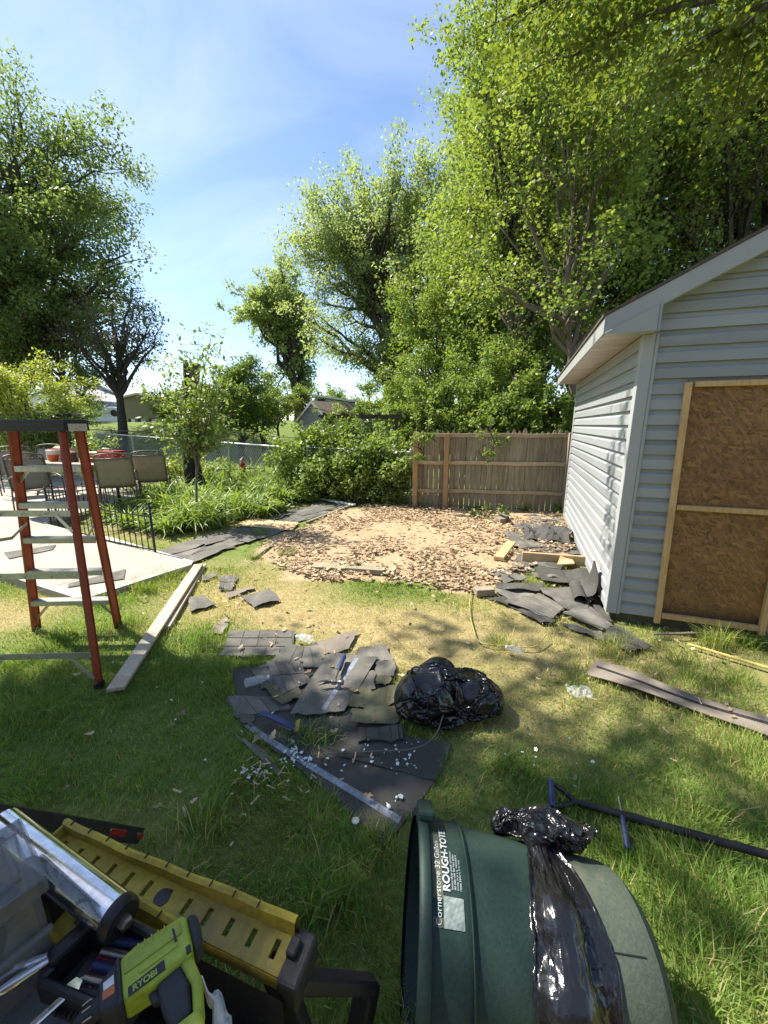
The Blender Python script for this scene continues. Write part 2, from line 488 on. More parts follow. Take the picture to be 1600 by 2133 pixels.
# oriented strand board: overlapping flakes of wood, three layers turned different ways
def osb():
    m, nt, p = newmat('strand_board')
    t = nt.nodes.new('ShaderNodeTexCoord')
    col = None; hgt = None
    tones = [((0.25, 0.125, 0.042), (0.095, 0.044, 0.016)), ((0.33, 0.175, 0.062), (0.14, 0.07, 0.024)), ((0.15, 0.075, 0.027), (0.29, 0.155, 0.056))]
    for k, (ang, st) in enumerate(((0.6, (16, 0.4, 4.2)), (1.75, (14, 0.4, 3.6)), (2.6, (18, 0.4, 4.6)))):
        mpn = nt.nodes.new('ShaderNodeMapping'); mpn.vector_type = 'TEXTURE'; mpn.inputs['Rotation'].default_value = (0, ang, 0); mpn.inputs['Scale'].default_value = tuple(1 / q for q in st)
        nt.links.new(t.outputs['Object'], mpn.inputs['Vector'])
        vo = nt.nodes.new('ShaderNodeTexVoronoi'); vo.inputs['Scale'].default_value = 4.2
        nt.links.new(mpn.outputs['Vector'], vo.inputs['Vector'])
        sp = nt.nodes.new('ShaderNodeSeparateColor'); nt.links.new(vo.outputs['Color'], sp.inputs['Color'])
        c = _mix(nt, tones[k][0], tones[k][1], sp.outputs[0])
        if col is None: col = c
        else:
            f = _ramp(nt, sp.outputs[1], 0.52, 0.56)
            col = _mix(nt, col, c, f)
    n = _noise(nt, t.outputs['Object'], 1.6, 5, 0.6)
    col = _mix(nt, col, (0.09, 0.05, 0.022), _ramp(nt, n, 0.5, 0.8, (0, 0, 0), (0.45,) * 3))
    # darker towards the lower edge
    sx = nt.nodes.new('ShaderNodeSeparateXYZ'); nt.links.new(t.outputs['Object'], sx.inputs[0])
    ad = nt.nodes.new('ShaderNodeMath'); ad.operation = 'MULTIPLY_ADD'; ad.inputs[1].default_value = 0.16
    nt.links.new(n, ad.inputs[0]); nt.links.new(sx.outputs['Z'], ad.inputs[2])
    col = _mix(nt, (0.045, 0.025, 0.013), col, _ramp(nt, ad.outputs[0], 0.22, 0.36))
    nt.links.new(col, p.inputs['Base Color']); p.inputs['Roughness'].default_value = 0.62
    b = nt.nodes.new('ShaderNodeBump'); b.inputs['Strength'].default_value = 0.35; b.inputs['Distance'].default_value = 0.004
    bw = nt.nodes.new('ShaderNodeRGBToBW'); nt.links.new(col, bw.inputs[0]); nt.links.new(bw.outputs[0], b.inputs['Height'])
    nt.links.new(b.outputs['Normal'], p.inputs['Normal'])
osb()

# ================================================================== ground: one sheet to the horizon
DIRT = [G(*q) for q in ((742, 1052), (905, 1056), (1060, 1060), (1180, 1068), (1182, 1090), (1200, 1150), (1090, 1200), (985, 1240), (920, 1232), (830, 1218), (650, 1205), (525, 1172), (585, 1130), (660, 1085))]
PATIO = [G(400, 1185), G(172, 1263), G(0, 1211), Vector((-12.5, 5.2, 0)), Vector((-12.5, 12.3, 0)), Vector((-5.75, 12.3, 0)), Vector((-5.75, 6.33, 0)), G(206, 1131)]
SHED_O = Vector((2.06, 3.26, 0)); SEX = Vector((0.944, -0.3299, 0)); SEY = Vector((0.3299, 0.944, 0))
SHED_W, SHED_D = 2.44, 3.96
SHED = [SHED_O, SHED_O + SEX * SHED_W, SHED_O + SEX * SHED_W + SEY * SHED_D, SHED_O + SEY * SHED_D]
BED = [G(325, 1162), G(206, 1133), Vector((-5.65, 6.35, 0)), Vector((-5.6, 10.4, 0)), Vector((-3.4, 11.0, 0)), Vector((-2.2, 9.9, 0)), G(735, 1046), G(640, 1058), G(500, 1090), G(430, 1108)]
PATH = [G(322, 1166), G(430, 1108), G(500, 1090), G(640, 1058), G(735, 1046), G(655, 1085), G(580, 1130), G(505, 1182), G(410, 1186)]

def ground():
    def axis(n, lo, hi, fine):
        t = np.linspace(-1, 1, n)
        s = np.sinh(t * 4.6) / math.sinh(4.6)
        return np.where(s < 0, -s * lo, s * hi) + fine * t
    xs = np.sort(axis(300, -900, 900, 7.5)); ys = np.sort(axis(300, -60, 1200, 8.0)) + 4.0
    X, Y = np.meshgrid(xs, ys)
    n = X.shape
    Z = TZ(X, Y)
    wob = 0.25 * (fbm(X * 1.6, Y * 1.6, 21, 3) - 0.5)
    soil = np.zeros(n)
    d = inpoly(X + wob, Y + wob * 0.7, DIRT)
    soil[d] = 1
    mound = np.where(d, 0.05 * fbm(X * 1.5, Y * 1.5, 5, 4), 0)
    Z = Z + mound - 0.012
    v = np.stack([X, Y, Z], -1).reshape(-1, 3)
    idx = np.arange(n[0] * n[1]).reshape(n)
    q = np.stack([idx[:-1, :-1], idx[:-1, 1:], idx[1:, 1:], idx[1:, :-1]], -1).reshape(-1, 4)
    me = np_mesh('ground', v, q, np.full(len(q), 4), True)
    a = me.attributes.new('soil', 'FLOAT', 'POINT'); a.data.foreach_set('value', soil.ravel().astype(np.float32))
    dry = np.clip(dryness(X, Y), 0, 1) * (1 - sstep(8.5, 12, Y))
    a = me.attributes.new('dry', 'FLOAT', 'POINT'); a.data.foreach_set('value', dry.ravel().astype(np.float32))
    m, nt, p = newmat('earth_and_turf')
    t = nt.nodes.new('ShaderNodeTexCoord'); vec = t.outputs['Object']
    n1 = _noise(nt, vec, 1.1, 6, 0.6); n2 = _noise(nt, vec, 16, 6, 0.7); n3 = _noise(nt, vec, 90, 4, 0.7)
    turf = _mix(nt, (0.085, 0.130, 0.028), (0.19, 0.235, 0.060), _ramp(nt, n2, 0.3, 0.7))
    straw = _mix(nt, (0.38, 0.31, 0.15), (0.25, 0.19, 0.09), _ramp(nt, n2, 0.35, 0.7))
    at = nt.nodes.new('ShaderNodeAttribute'); at.attribute_name = 'dry'
    c = _mix(nt, turf, straw, at.outputs['Fac'])
    sand = _mix(nt, (0.46, 0.345, 0.215), (0.35, 0.255, 0.155), _ramp(nt, n1, 0.35, 0.7))
    sand = _mix(nt, sand, (0.27, 0.18, 0.10), _ramp(nt, n2, 0.5, 0.75))
    so = nt.nodes.new('ShaderNodeAttribute'); so.attribute_name = 'soil'
    ad = nt.nodes.new('ShaderNodeMath'); ad.operation = 'MULTIPLY_ADD'; ad.inputs[1].default_value = 0.6; 
    sb = nt.nodes.new('ShaderNodeMath'); sb.operation = 'SUBTRACT'; sb.inputs[1].default_value = 0.5
    nt.links.new(n2, sb.inputs[0]); nt.links.new(sb.outputs[0], ad.inputs[0]); nt.links.new(so.outputs['Fac'], ad.inputs[2])
    c = _mix(nt, c, sand, _ramp(nt, ad.outputs[0], 0.4, 0.6))
    g = _ramp(nt, n3, 0.3, 0.7, (0.72,) * 3, (1.2,) * 3)
    mm = nt.nodes.new('ShaderNodeMixRGB'); mm.blend_type = 'MULTIPLY'; mm.inputs['Fac'].default_value = 1
    nt.links.new(c, mm.inputs['Color1']); nt.links.new(g, mm.inputs['Color2'])
    nt.links.new(mm.outputs['Color'], p.inputs['Base Color'])
    p.inputs['Roughness'].default_value = 0.95; p.inputs['Specular IOR Level'].default_value = 0.15
    b = nt.nodes.new('ShaderNodeBump'); b.inputs['Strength'].default_value = 0.8; b.inputs['Distance'].default_value = 0.03
    nt.links.new(n2, b.inputs['Height']); nt.links.new(b.outputs['Normal'], p.inputs['Normal'])
    o = link('ground', me, m); tag(o, kind='structure')
def dryness(x, y):
    """how straw-coloured and thin the turf is; worn patches of the real lawn"""
    d = (fbm(np.asarray(x) * 0.75, np.asarray(y) * 0.75, 31, 4) - 0.5) * 3.4 + 0.24
    d = d + 0.85 * np.exp(-(((x - 1.7) / 1.5) ** 2 + ((y - 2.3) / 1.1) ** 2))     # trampled ground by the shed
    d = d + 0.85 * np.exp(-(((x + 0.2) / 1.3) ** 2 + ((y - 3.35) / 0.5) ** 2))    # in front of the leaf pile
    d = d + 0.55 * np.exp(-(((x + 3.6) / 0.9) ** 2 + ((y - 3.2) / 0.55) ** 2))    # by the patio corner
    d = d - 0.55 * np.exp(-(((x + 1.2) / 1.1) ** 2 + ((y - 1.7) / 0.75) ** 2))    # lush shaded lawn
    d = d - 0.3 * np.exp(-(((x - 0.2) / 1.0) ** 2 + ((y - 1.0) / 0.5) ** 2))
    d = d - 0.7 * sstep(10, 13, y)
    return d
ground()

# ================================================================== patio slab (raised concrete)
def patio():
    z = lambda q: 0.055 + 0.022 * max(0, (-2.4 - q.x))
    top = [Vector((q.x, q.y, z(q))) for q in PATIO]
    mb = MB(); n = len(top)
    mb.add(top + [Vector((q.x, q.y, -0.1)) for q in top], [tuple(range(n)), tuple(reversed(range(n, 2 * n)))] + [(i, n + i, n + (i + 1) % n, (i + 1) % n) for i in range(n)])
    o = mb.build('patio', 'concrete'); tag(o, kind='structure')
    # smoother, paler band along the exposed edges
    for a, b, side in ((0, 1, 1), (1, 2, 1), (7, 0, 1)):
        A, B = top[a], top[b]; d = (B - A).normalized(); nrm = Vector((-d.y, d.x, 0))
        c = sum((q for q in top), Vector()) / n
        if (c - A).dot(nrm) < 0: nrm = -nrm
        w = 0.085
        P = [[A + Vector((0, 0, 0.004)), B + Vector((0, 0, 0.004))], [A + nrm * w + d * w + Vector((0, 0, 0.004)), B + nrm * w - d * w + Vector((0, 0, 0.004))]]
        MB().grid(P).build('edge_band', 'concrete_edge', o)
    # control joints scored into the slab
    pm('joint', (0.30, 0.26, 0.20), None, 8, 0.9, 0)
    for pa, pb in (((0, 1163), (130, 1121)), ((60, 1233), (205, 1190))):
        a = G(*pa, 0.1); b = G(*pb, 0.1); a.z = z(a) + 0.003; b.z = z(b) + 0.003
        d = (b - a).normalized(); nn = Vector((-d.y, d.x, 0)) * 0.004
        MB().grid([[a - nn, b - nn], [a + nn, b + nn]]).build('slab_joint', 'joint', o)
    return z
PZ = patio()

# ================================================================== shed
def shed():
    r = thing('shed', 'pale blue-grey vinyl-sided garden shed with strand board door', 'shed', SHED_O)
    S = lambda a, b, z: SHED_O + SEX * a + SEY * b + Vector((0, 0, z))
    z0, ze, h, pitch = 0.09, 2.45, 0.1165, 0.507
    zt = lambda a: ze + pitch * min(a, SHED_W - a)
    # core walls behind the cladding
    prof = [S(0.012, 0.012, z0), S(SHED_W - 0.012, 0.012, z0), S(SHED_W - 0.012, 0.012, ze), S(SHED_W - 0.012, 0.012, ze + 0.12), S(SHED_W / 2, 0.012, ze + 0.12 + pitch * SHED_W / 2), S(0.012, 0.012, ze + 0.12), S(0.012, 0.012, ze)]
    MB().prism(prof, SEY * (SHED_D - 0.024)).build('wall_core', 'siding', r)
    # one lapped vinyl course: stepped section
    sec = [(-0.02, 0.0), (0.023, 0.002), (0.020, 0.074), (0.003, 0.090), (0.001, 1.0)]
    def course(name, f, z, hh, a0, a1, cut0=0.0, cut1=0.0):
        """f(a, out, z) -> point; cut: slope of a raked end"""
        pts = []
        for out, fz in sec:
            zz = min(fz if fz < 1 else hh, hh)
            pts.append([f(a0 + cut0 * zz, out, z + zz), f(a1 - cut1 * zz, out, z + zz)])
        MB().grid(pts).build(name, 'siding', r, fix=False)
    side = lambda a, out, z: S(-out, a, z)
    front = lambda a, out, z: S(a, -out, z)
    right = lambda a, out, z: S(SHED_W + out, a, z)
    back = lambda a, out, z: S(a, SHED_D + out, z)
    n = 20; hh = (ze + 0.01 - z0) / n
    joints = [1.9, 2.5, 1.2, 2.9]
    for k in range(n):
        z = z0 + k * hh
        course('siding_course', side, z, hh, SHED_D - 0.02, 0.02)
        course('siding_course', right, z, hh, 0.02, SHED_D - 0.02)
        course('siding_course', back, z, hh, SHED_W - 0.02, 0.02)
        if z < 2.05:
            course('siding_course', front, z, hh, 0.02, 0.376 - 0.028 * z); course('siding_course', front, z, hh, 1.14, SHED_W - 0.02)
        else:
            course('siding_course', front, z, hh, 0.02, SHED_W - 0.02)
    k = n
    while z0 + k * hh < ze + 0.15 + pitch * SHED_W / 2 - 0.08:
        z = z0 + k * hh; a0 = max(0.02, (z - ze - 0.15) / pitch); cu = 0 if z < ze + 0.14 else 1 / pitch
        course('siding_course', front, z, hh, a0, SHED_W - a0, cu, cu)
        k += 1
    # corner posts
    def post(a, b, sx, sy):
        mb = MB(); w, t = 0.062, 0.027
        p = [S(a - sx * t, b - sy * t, 0), S(a + sx * w, b - sy * t, 0), S(a + sx * w, b + sy * 0, 0), S(a, b, 0), S(a, b + sy * w, 0), S(a - sx * t, b + sy * w, 0)]
        mb.prism([q + Vector((0, 0, z0 - 0.012)) for q in p], (0, 0, ze - z0 + 0.0))
        mb.build('corner_post', 'trim', r, bevel=0.004)
        mb = MB(); mb.prism([S(a + sx * (w + 0.001), b - sy * 0.033, z0 - 0.012), S(a + sx * (w + 0.022), b - sy * 0.033, z0 - 0.012), S(a + sx * (w + 0.022), b, z0 - 0.012), S(a + sx * (w + 0.001), b, z0 - 0.012)], (0, 0, ze - z0)).build('corner_channel', 'trim', r, bevel=0.003)
    post(0, 0, 1, 1); post(SHED_W, 0, -1, 1); post(0, SHED_D, 1, -1); post(SHED_W, SHED_D, -1, -1)
    # roof slabs and eaves
    ov, rk, fh = 0.315, 0.125, 0.135
    ridge = ze + pitch * SHED_W / 2 + 0.285
    for s in (0, 1):
        A = lambda a: a if s == 0 else SHED_W - a
        e = S(A(-ov - 0.02), -rk - 0.03, ze + 0.135 - pitch * (ov + 0.02)); 
        lo, hi = ridge - pitch * (SHED_W / 2 + ov + 0.025), ridge
        p = [S(A(-ov - 0.025), -rk - 0.02, lo), S(A(SHED_W / 2), -rk - 0.02, hi), S(A(SHED_W / 2), -rk - 0.02, hi + 0.022), S(A(-ov - 0.025), -rk - 0.02, lo + 0.022)]
        MB().prism(p, SEY * (SHED_D + 2 * rk + 0.04)).build('roof_deck', 'roofing', r)
        # rake boards front and back
        for b in (-rk - 0.012, SHED_D + rk):
            q = [S(A(-ov), b, lo + 0.008 - fh), S(A(SHED_W / 2), b, hi - 0.006 - fh), S(A(SHED_W / 2), b, hi - 0.002), S(A(-ov), b, lo + 0.010)]
            MB().prism(q, SEY * 0.012).build('rake_board', 'trim', r, bevel=0.002)
        # rake soffit
        q = [S(A(-ov + 0.005), -rk, lo + 0.012 - fh), S(A(SHED_W / 2), -rk, hi - fh), S(A(SHED_W / 2), -rk, hi - fh + 0.006), S(A(-ov + 0.005), -rk, lo + 0.018 - fh)]
        MB().prism(q, SEY * (rk - 0.004)).build('rake_soffit', 'trim', r)
        # eave fascia
        q = [S(A(-ov - 0.012), -rk - 0.012, lo - fh + 0.012), S(A(-ov), -rk - 0.012, lo - fh + 0.012), S(A(-ov), -rk - 0.012, lo + 0.012), S(A(-ov - 0.012), -rk - 0.012, lo + 0.004)]
        MB().prism(q, SEY * (SHED_D + 2 * rk + 0.024)).build('eave_fascia', 'trim', r, bevel=0.002)
        # vented soffit strips, one by one
        zs = lo - fh + 0.016; b = -rk + 0.002; w = 0.1
        while b < SHED_D + rk - 0.02:
            c = MB(); b1 = min(b + w - 0.005, SHED_D + rk - 0.004)
            c.prism([S(A(-ov + 0.002), b, zs), S(A(-0.006), b, zs + 0.012), S(A(-0.006), b, zs + 0.018), S(A(-ov + 0.002), b, zs + 0.006)], SEY * (b1 - b)).build('soffit_strip', 'soffit', r)
            b += w
        # boxed return at the foot of the front rake
        q = [S(A(-ov + 0.004), -rk - 0.022, ze - 0.012), S(A(0.03), -rk - 0.022, ze - 0.012), S(A(0.03), -rk - 0.022, lo + pitch * (ov + 0.03) - fh + 0.02), S(A(-ov + 0.004), -rk - 0.022, lo - fh + 0.022)]
        MB().prism(q, SEY * (rk + 0.02)).build('eave_return', 'trim', r, bevel=0.002)
        q = [S(A(0.031), -rk - 0.026, ze - 0.016), S(A(0.046), -rk - 0.026, ze - 0.016), S(A(0.046), -rk - 0.026, lo + pitch * (ov + 0.046) - fh + 0.014), S(A(0.031), -rk - 0.026, lo + pitch * (ov + 0.031) - fh + 0.014)]
        MB().prism(q, SEY * (rk + 0.02)).build('return_channel', 'trim', r)
    # frieze under the side soffit
    MB().box(S(-0.012, SHED_D / 2, ze - 0.05), (0.012, SHED_D - 0.1, 0.07), Matrix((SEX, SEY, Vector((0, 0, 1)))).transposed()).build('frieze', 'soffit', r)
    # floor skids
    for b in (0.06, 1.3, 2.6, 3.9):
        MB().beam(S(0.03, b, 0.035), S(SHED_W - 0.03, b, 0.035), 0.09, 0.09).build('skid', 'skid', r)
    # door: strand board in a frame of new two-by-fours
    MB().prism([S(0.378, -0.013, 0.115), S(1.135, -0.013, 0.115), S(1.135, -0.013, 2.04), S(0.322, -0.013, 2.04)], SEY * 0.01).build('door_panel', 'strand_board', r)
    f = 0.038
    def stud(name, a0, z0_, a1, z1_, w=0.045):
        d = (S(a1, 0, z1_) - S(a0, 0, z0_)).normalized(); side_ = d.cross(SEY).normalized() * w / 2
        A, B = S(a0, -0.014 - f, z0_), S(a1, -0.014 - f, z1_)
        MB().prism([A - side_, A + side_, B + side_, B - side_], SEY * f).build(name, 'new_lumber', r, bevel=0.003)
    stud('door_stud', 0.375, 0.05, 0.318, 2.07)
    stud('door_stud', 1.10, 0.075, 1.085, 2.03)
    stud('door_rail', 0.36, 2.055, 1.10, 2.055, 0.04)
    stud('door_rail', 0.375, 1.09, 1.07, 1.09, 0.04)
    stud('door_rail', 0.40, 0.125, 1.075, 0.125, 0.045)
    # vent slot of light: rear gable vent not seen
    return S
SH = shed()

# ================================================================== stockade fence, seen from its rail side
def wood_fence():
    A, B = G(858, 1056), G(1183, 1068)
    A.y -= 0.05
    r = thing('wooden_fence', 'weathered wooden stockade fence with two pale new posts', 'fence', A)
    d = (B - A); L = d.length; d.normalize(); nb = Vector((-d.y, d.x, 0))        # away from the camera
    def P(s, off=0.0, z=0.0):
        bow = 0.07 * math.sin(math.pi * s / L)
        return A + d * s + nb * (off + bow) + Vector((0, 0, z))
    rot = Matrix((d, nb, Vector((0, 0, 1)))).transposed()
    n = 29; w = L / n
    pr = random.Random(3)
    for k in range(n):
        s = (k + 0.5) * w; ww = w - pr.uniform(0.004, 0.012); h = 1.63 + pr.uniform(-0.03, 0.03) - 0.03 * math.sin(k * 0.9)
        lean = pr.uniform(-0.006, 0.006)
        p = [(-ww / 2, 0.0), (ww / 2, 0.0), (ww / 2 + lean, h - 0.085), (ww * 0.10 + lean, h), (-ww * 0.10 + lean, h), (-ww / 2 + lean, h - 0.085)]
        off = 0.035 + pr.uniform(0, 0.008)
        MB().prism([P(s + q[0], off, q[1]) for q in p], nb * 0.016).build('picket', 'picket_wood', r)
    for z in (1.505, 0.94, 0.34):
        mb = MB(); m = 8
        rows = [[P(L * i / m, -0.005, z + 0.008 * math.sin(i * 1.7 + z * 9)), P(L * i / m, -0.005, z + 0.075 + 0.008 * math.sin(i * 1.7 + z * 9))] for i in range(m + 1)]
        mb.grid(rows, nb * 0.035).build('rail', 'fence_rail', r, bevel=0.003)
    pm('fresh_post', (0.44, 0.28, 0.13), (0.35, 0.21, 0.095), 5, 0.65, 0.25, stretch=(8, 8, 1), stain=(0.25, 0.16, 0.08), stain_amt=0.4)
    for s, h, mt in ((0.06, 1.57, 'fresh_post'), (0.70, 1.58, 'fresh_post'), (L - 0.10, 1.60, 'picket_wood')):
        MB().box(P(s, -0.06, h / 2), (0.095, 0.095, h), rot).build('post', mt, r, bevel=0.004)
wood_fence()

# ================================================================== chain-link fences on the left
def chain_fence(name, label, ctrl, nposts, mat='galvanised', cell=0.11, hgt=1.2, drop=0.0):
    pts = curve_pts(ctrl, 24) if len(ctrl) > 2 else [Vector(ctrl[0]).lerp(Vector(ctrl[1]), i / 12) for i in range(13)]
    r = thing(name, label, 'fence', pts[0] - Vector((0, 0, hgt)))
    MB().tube(pts, 0.021, 8).build('top_rail', mat, r, smooth=True)
    # arc length table
    seg = [0]
    for a, b in zip(pts, pts[1:]): seg.append(seg[-1] + (b - a).length)
    L = seg[-1]
    def at(s):
        s = max(0, min(L, s))
        for i in range(len(pts) - 1):
            if s <= seg[i + 1] + 1e-9:
                return pts[i].lerp(pts[i + 1], (s - seg[i]) / max(1e-9, seg[i + 1] - seg[i]))
        return pts[-1]
    for k in range(nposts):
        p = at(L * k / (nposts - 1)); 
        MB().tube([p - Vector((0, 0, hgt + 0.2)), p + Vector((0, 0, 0.03))], 0.026, 8).build('post', mat, r, smooth=True)
        MB().lathe(p + Vector((0, 0, 0.02)), (0, 0, 1), [(0, 0.03), (0.03, 0.032), (0.05, 0.018), (0.056, 0.002)], 8).build('post_cap', mat, r, smooth=True)
    mb = MB(); n = int(L / cell); rows = int(hgt / cell)
    for k in range(-rows, n + 1):
        for sg in (1, -1):
            q = []
            for j in range(rows + 1):
                s = (k + j) * cell if sg > 0 else (k + rows - j) * cell
                if 0 <= s <= L: q.append(at(s) + Vector((0, 0, -j * cell - 0.01)))
            if len(q) > 1: mb.tube([q[0], q[-1]] if (q[0] - q[-1]).length < 0.4 else q[::3] + [q[-1]], 0.0028, 3, False)
    o = mb.build('wire_mesh', mat, r, fix=False)
chain_fence('chain_link_fence', 'silver chain-link fence with bright pipe rail beyond the flower bed', [W(604, 932, 9.8), W(440, 920, 12.0), W(200, 902, 16)], 5)
chain_fence('chain_link_fence', 'rusty brown chain-link fence across the neighbouring lawn', [W(640, 912, 15.5), W(545, 908, 16.5), W(452, 905, 17.2), W(385, 903, 18), W(145, 893, 20)], 6, 'rusty_pipe', 0.14)
chain_fence('chain_link_fence', 'short chain-link fence buried in vines next to wooden fence', [W(640, 932, 9.3), W(856, 942, 8.45)], 3, 'galvanised', 0.09, 1.05)

# ================================================================== neighbouring buildings
def clap(r, a, b, z0, z1, n, mat, nrm, apex=None):
    """lapped boards between a and b; apex: height of a gable point above z1"""
    a, b = Vector(a), Vector(b); d = b - a; hh = (z1 - z0) / n
    m = n + (int(apex / hh) if apex else 0)
    for k in range(m):
        z = z0 + k * hh
        f0 = f1 = 0.0
        if z >= z1 - 1e-6: f0 = (z - z1) / apex * 0.5
        if z + hh > z1 + 1e-6: f1 = min(0.5, (z + hh - z1) / apex * 0.5)
        p = [[a + d * f0 + nrm * 0.02 + Vector((0, 0, z)), b - d * f0 + nrm * 0.02 + Vector((0, 0, z))], [a + d * f1 + Vector((0, 0, z + hh)), b - d * f1 + Vector((0, 0, z + hh))]]
        MB().grid(p).build('board', mat, r, fix=False)
def house(name, label, cat, c, wdt, dep, z0, zw, rise, rz, wall, roof, n=0, ov=0.2, windows=(), flat=0.0):
    """gable faces local -y; c = middle of the gable base"""
    r = thing(name, label, cat, c)
    ca, sa = math.cos(rz), math.sin(rz)
    ex, ey = Vector((ca, sa, 0)), Vector((-sa, ca, 0))
    S = lambda x, y, z: Vector((c[0], c[1], 0)) + ex * x + ey * y + Vector((0, 0, z))
    h = wdt / 2
    MB().prism([S(-h + .03, .03, z0), S(h - .03, .03, z0), S(h - .03, .03, zw - flat), S(0, .03, zw + rise - 0.03), S(-h + .03, .03, zw)], ey * (dep - .06)).build('wall', wall, r)
    if n:
        clap(r, S(-h, 0, 0), S(h, 0, 0), z0, zw, n, wall, -ey, rise)
        clap(r, S(-h, dep, 0), S(-h, 0, 0), z0, zw, n, wall, -ex)
        clap(r, S(h, 0, 0), S(h, dep, 0), z0, zw, n, wall, ex)
    for s in (-1, 1):
        k = rise / h
        a = [S(s * (h + ov), -ov, zw - k * ov), S(0, -ov, zw + rise), S(0, -ov, zw + rise + 0.05), S(s * (h + ov), -ov, zw - k * ov + 0.05)]
        MB().prism(a, ey * (dep + 2 * ov)).build('roof', roof, r)
        q = [S(s * (h + ov), -ov - .02, zw - k * ov - .1), S(0, -ov - .02, zw + rise - .1), S(0, -ov - .02, zw + rise + .04), S(s * (h + ov), -ov - .02, zw - k * ov + .04)]
        MB().prism(q, ey * 0.018).build('barge_board', 'white_paint', r)
    for (x, z, w_, h_) in windows:
        f = MB().box(S(x, -0.03, z), (w_ + .12, 0.05, h_ + .12), Matrix((ex, ey, Vector((0, 0, 1)))).transposed()).build('window', 'white_paint', r)
        MB().box(S(x, -0.06, z), (w_, 0.02, h_), Matrix((ex, ey, Vector((0, 0, 1)))).transposed()).build('pane', 'window_glass', f)
    return r
c = W(654, 885, 21.0)
g1 = house('garden_shed', 'small grey clapboard shed with brown gable roof behind the arbor', 'shed', (c.x, 21.0, 0.3), 2.0, 3.2, 0.2, 2.08, 0.86, R(-32), 'grey_clapboard', 'brown_shingle_roof', 14, 0.14)
_c, _s = math.cos(R(-32)), math.sin(R(-32))
q = Vector((c.x, 21.0, 0)) + Vector((_s, -_c, 0)) * 0.05
MB().box(q + Vector((0, 0, 2.55)), (0.26, 0.05, 0.3), Matrix.Rotation(R(-32), 3, 'Z')).build('gable_vent', 'grey_clapboard', g1)
# mono-pitch teal building behind it
def monopitch():
    a = W(655, 820, 27); b = W(752, 836, 27)
    r = thing('outbuilding', 'teal outbuilding with pale sloping flat roof behind grey shed', 'building', (a.x, 27, 0.9))
    MB().prism([Vector((a.x, 27, 0.8)), Vector((b.x, 27, 0.8)), Vector((b.x, 27, b.z - .2)), Vector((a.x, 27, a.z - .2))], (0, 4, 0)).build('wall', 'teal_paint', r)
    for k in range(4):
        zz = 2.0 + k * 0.42
        MB().box(((a.x + b.x) / 2, 26.98, zz), (b.x - a.x - .1, 0.04, 0.02)).build('board_joint', 'white_paint', r)
    MB().prism([Vector((a.x - .3, 26.5, a.z - .14)), Vector((b.x + .3, 26.5, b.z - .17)), Vector((b.x + .3, 26.5, b.z - .05)), Vector((a.x - .3, 26.5, a.z - .02))], (0, 5, 0)).build('roof', 'white_paint', r)
    MB().box((a.x + 0.45, 26.96, a.z - .5), (0.5, 0.05, 0.3)).build('window', 'window_glass', r)
monopitch()
c = W(215, 866, 46)
house('house', 'blue-grey house with white trim far behind the dark-trunked tree', 'house', (c.x, 46, 2.2), 6.0, 8, 2.1, 4.6, 1.7, R(12), 'blue_siding', 'grey_clapboard', 10, 0.2, ((-1.4, 3.6, .8, 1.0), (1.3, 3.6, .8, 1.0)))
c = W(296, 878, 33)
t = house('low_shed', 'long tan shed on blocks with low rusty roof on the far lawn', 'shed', (c.x, 33, 2.1), 3.4, 2.6, 2.25, 3.95, 0.32, R(-8), 'tan_wall', 'brown_shingle_roof', 0, 0.15)
for x in (-1.4, -0.5, 0.5, 1.4):
    MB().box((c.x + x, 33.2 - x * 0.14, 2.1), (0.25, 0.4, 0.34)).build('block', 'concrete', t)
c = W(120, 868, 40)
house('house', 'white house with porch partly hidden behind the round yellow-green maple', 'house', (c.x, 40, 2.2), 6.5, 7, 2.1, 4.2, 1.4, R(-6), 'white_paint', 'grey_clapboard', 9, 0.25, ((1.8, 3.2, .9, 1.0), (-0.6, 3.2, .9, 1.0)))
c = W(490, 875, 52)
house('house', 'distant pale house glimpsed between the sapling and bushy tree', 'house', (c.x, 52, 2.3), 7, 7, 2.2, 4.8, 1.8, R(20), 'white_paint', 'grey_clapboard', 9, 0.25, ((1.6, 3.6, .9, 1.0), (-1.0, 3.6, .9, 1.0)))
# parked cars beyond the hill
def car(px, py, Y, label, col):
    p = W(px, py, Y); r = thing('parked_car', label, 'car', (p.x, Y, p.z), 0)
    pm('car_' + col[0], col[1], None, 2, 0.25, 0, spec=0.6, rr=0.05)
    b = [(-2.1, .3), (2.1, .3), (2.1, .75), (1.3, .9), (-2.1, .92)]
    MB().prism([p + Vector((x, -.85, z)) for x, z in b], (0, 1.7, 0)).build('body', 'car_' + col[0], r, bevel=0.06, seg=2)
    cb = [(-1.7, .9), (0.95, .9), (.35, 1.42), (-1.2, 1.44)]
    MB().prism([p + Vector((x, -.72, z)) for x, z in cb], (0, 1.44, 0)).build('cabin', 'window_glass', r, bevel=0.05, seg=2)
    MB().prism([p + Vector((x, -.70, z)) for x, z in [(-1.25, 1.43), (.38, 1.43), (.3, 1.48), (-1.15, 1.49)]], (0, 1.4, 0)).build('car_roof', 'car_' + col[0], r, bevel=0.02)
    for x in (-1.35, 1.35):
        for y in (-.8, .8):
            MB().lathe(p + Vector((x, y - .1, .32)), (0, 1, 0), [(0, .3), (.03, .32), (.17, .32), (.2, .3)], 14).build('wheel', 'black_iron', r)
car(222, 868, 39, 'white car parked beside the blue-grey house', ('white', (0.7, 0.72, 0.74)))
car(150, 868, 37, 'silver car parked near the white house porch', ('silver', (0.42, 0.44, 0.46)))

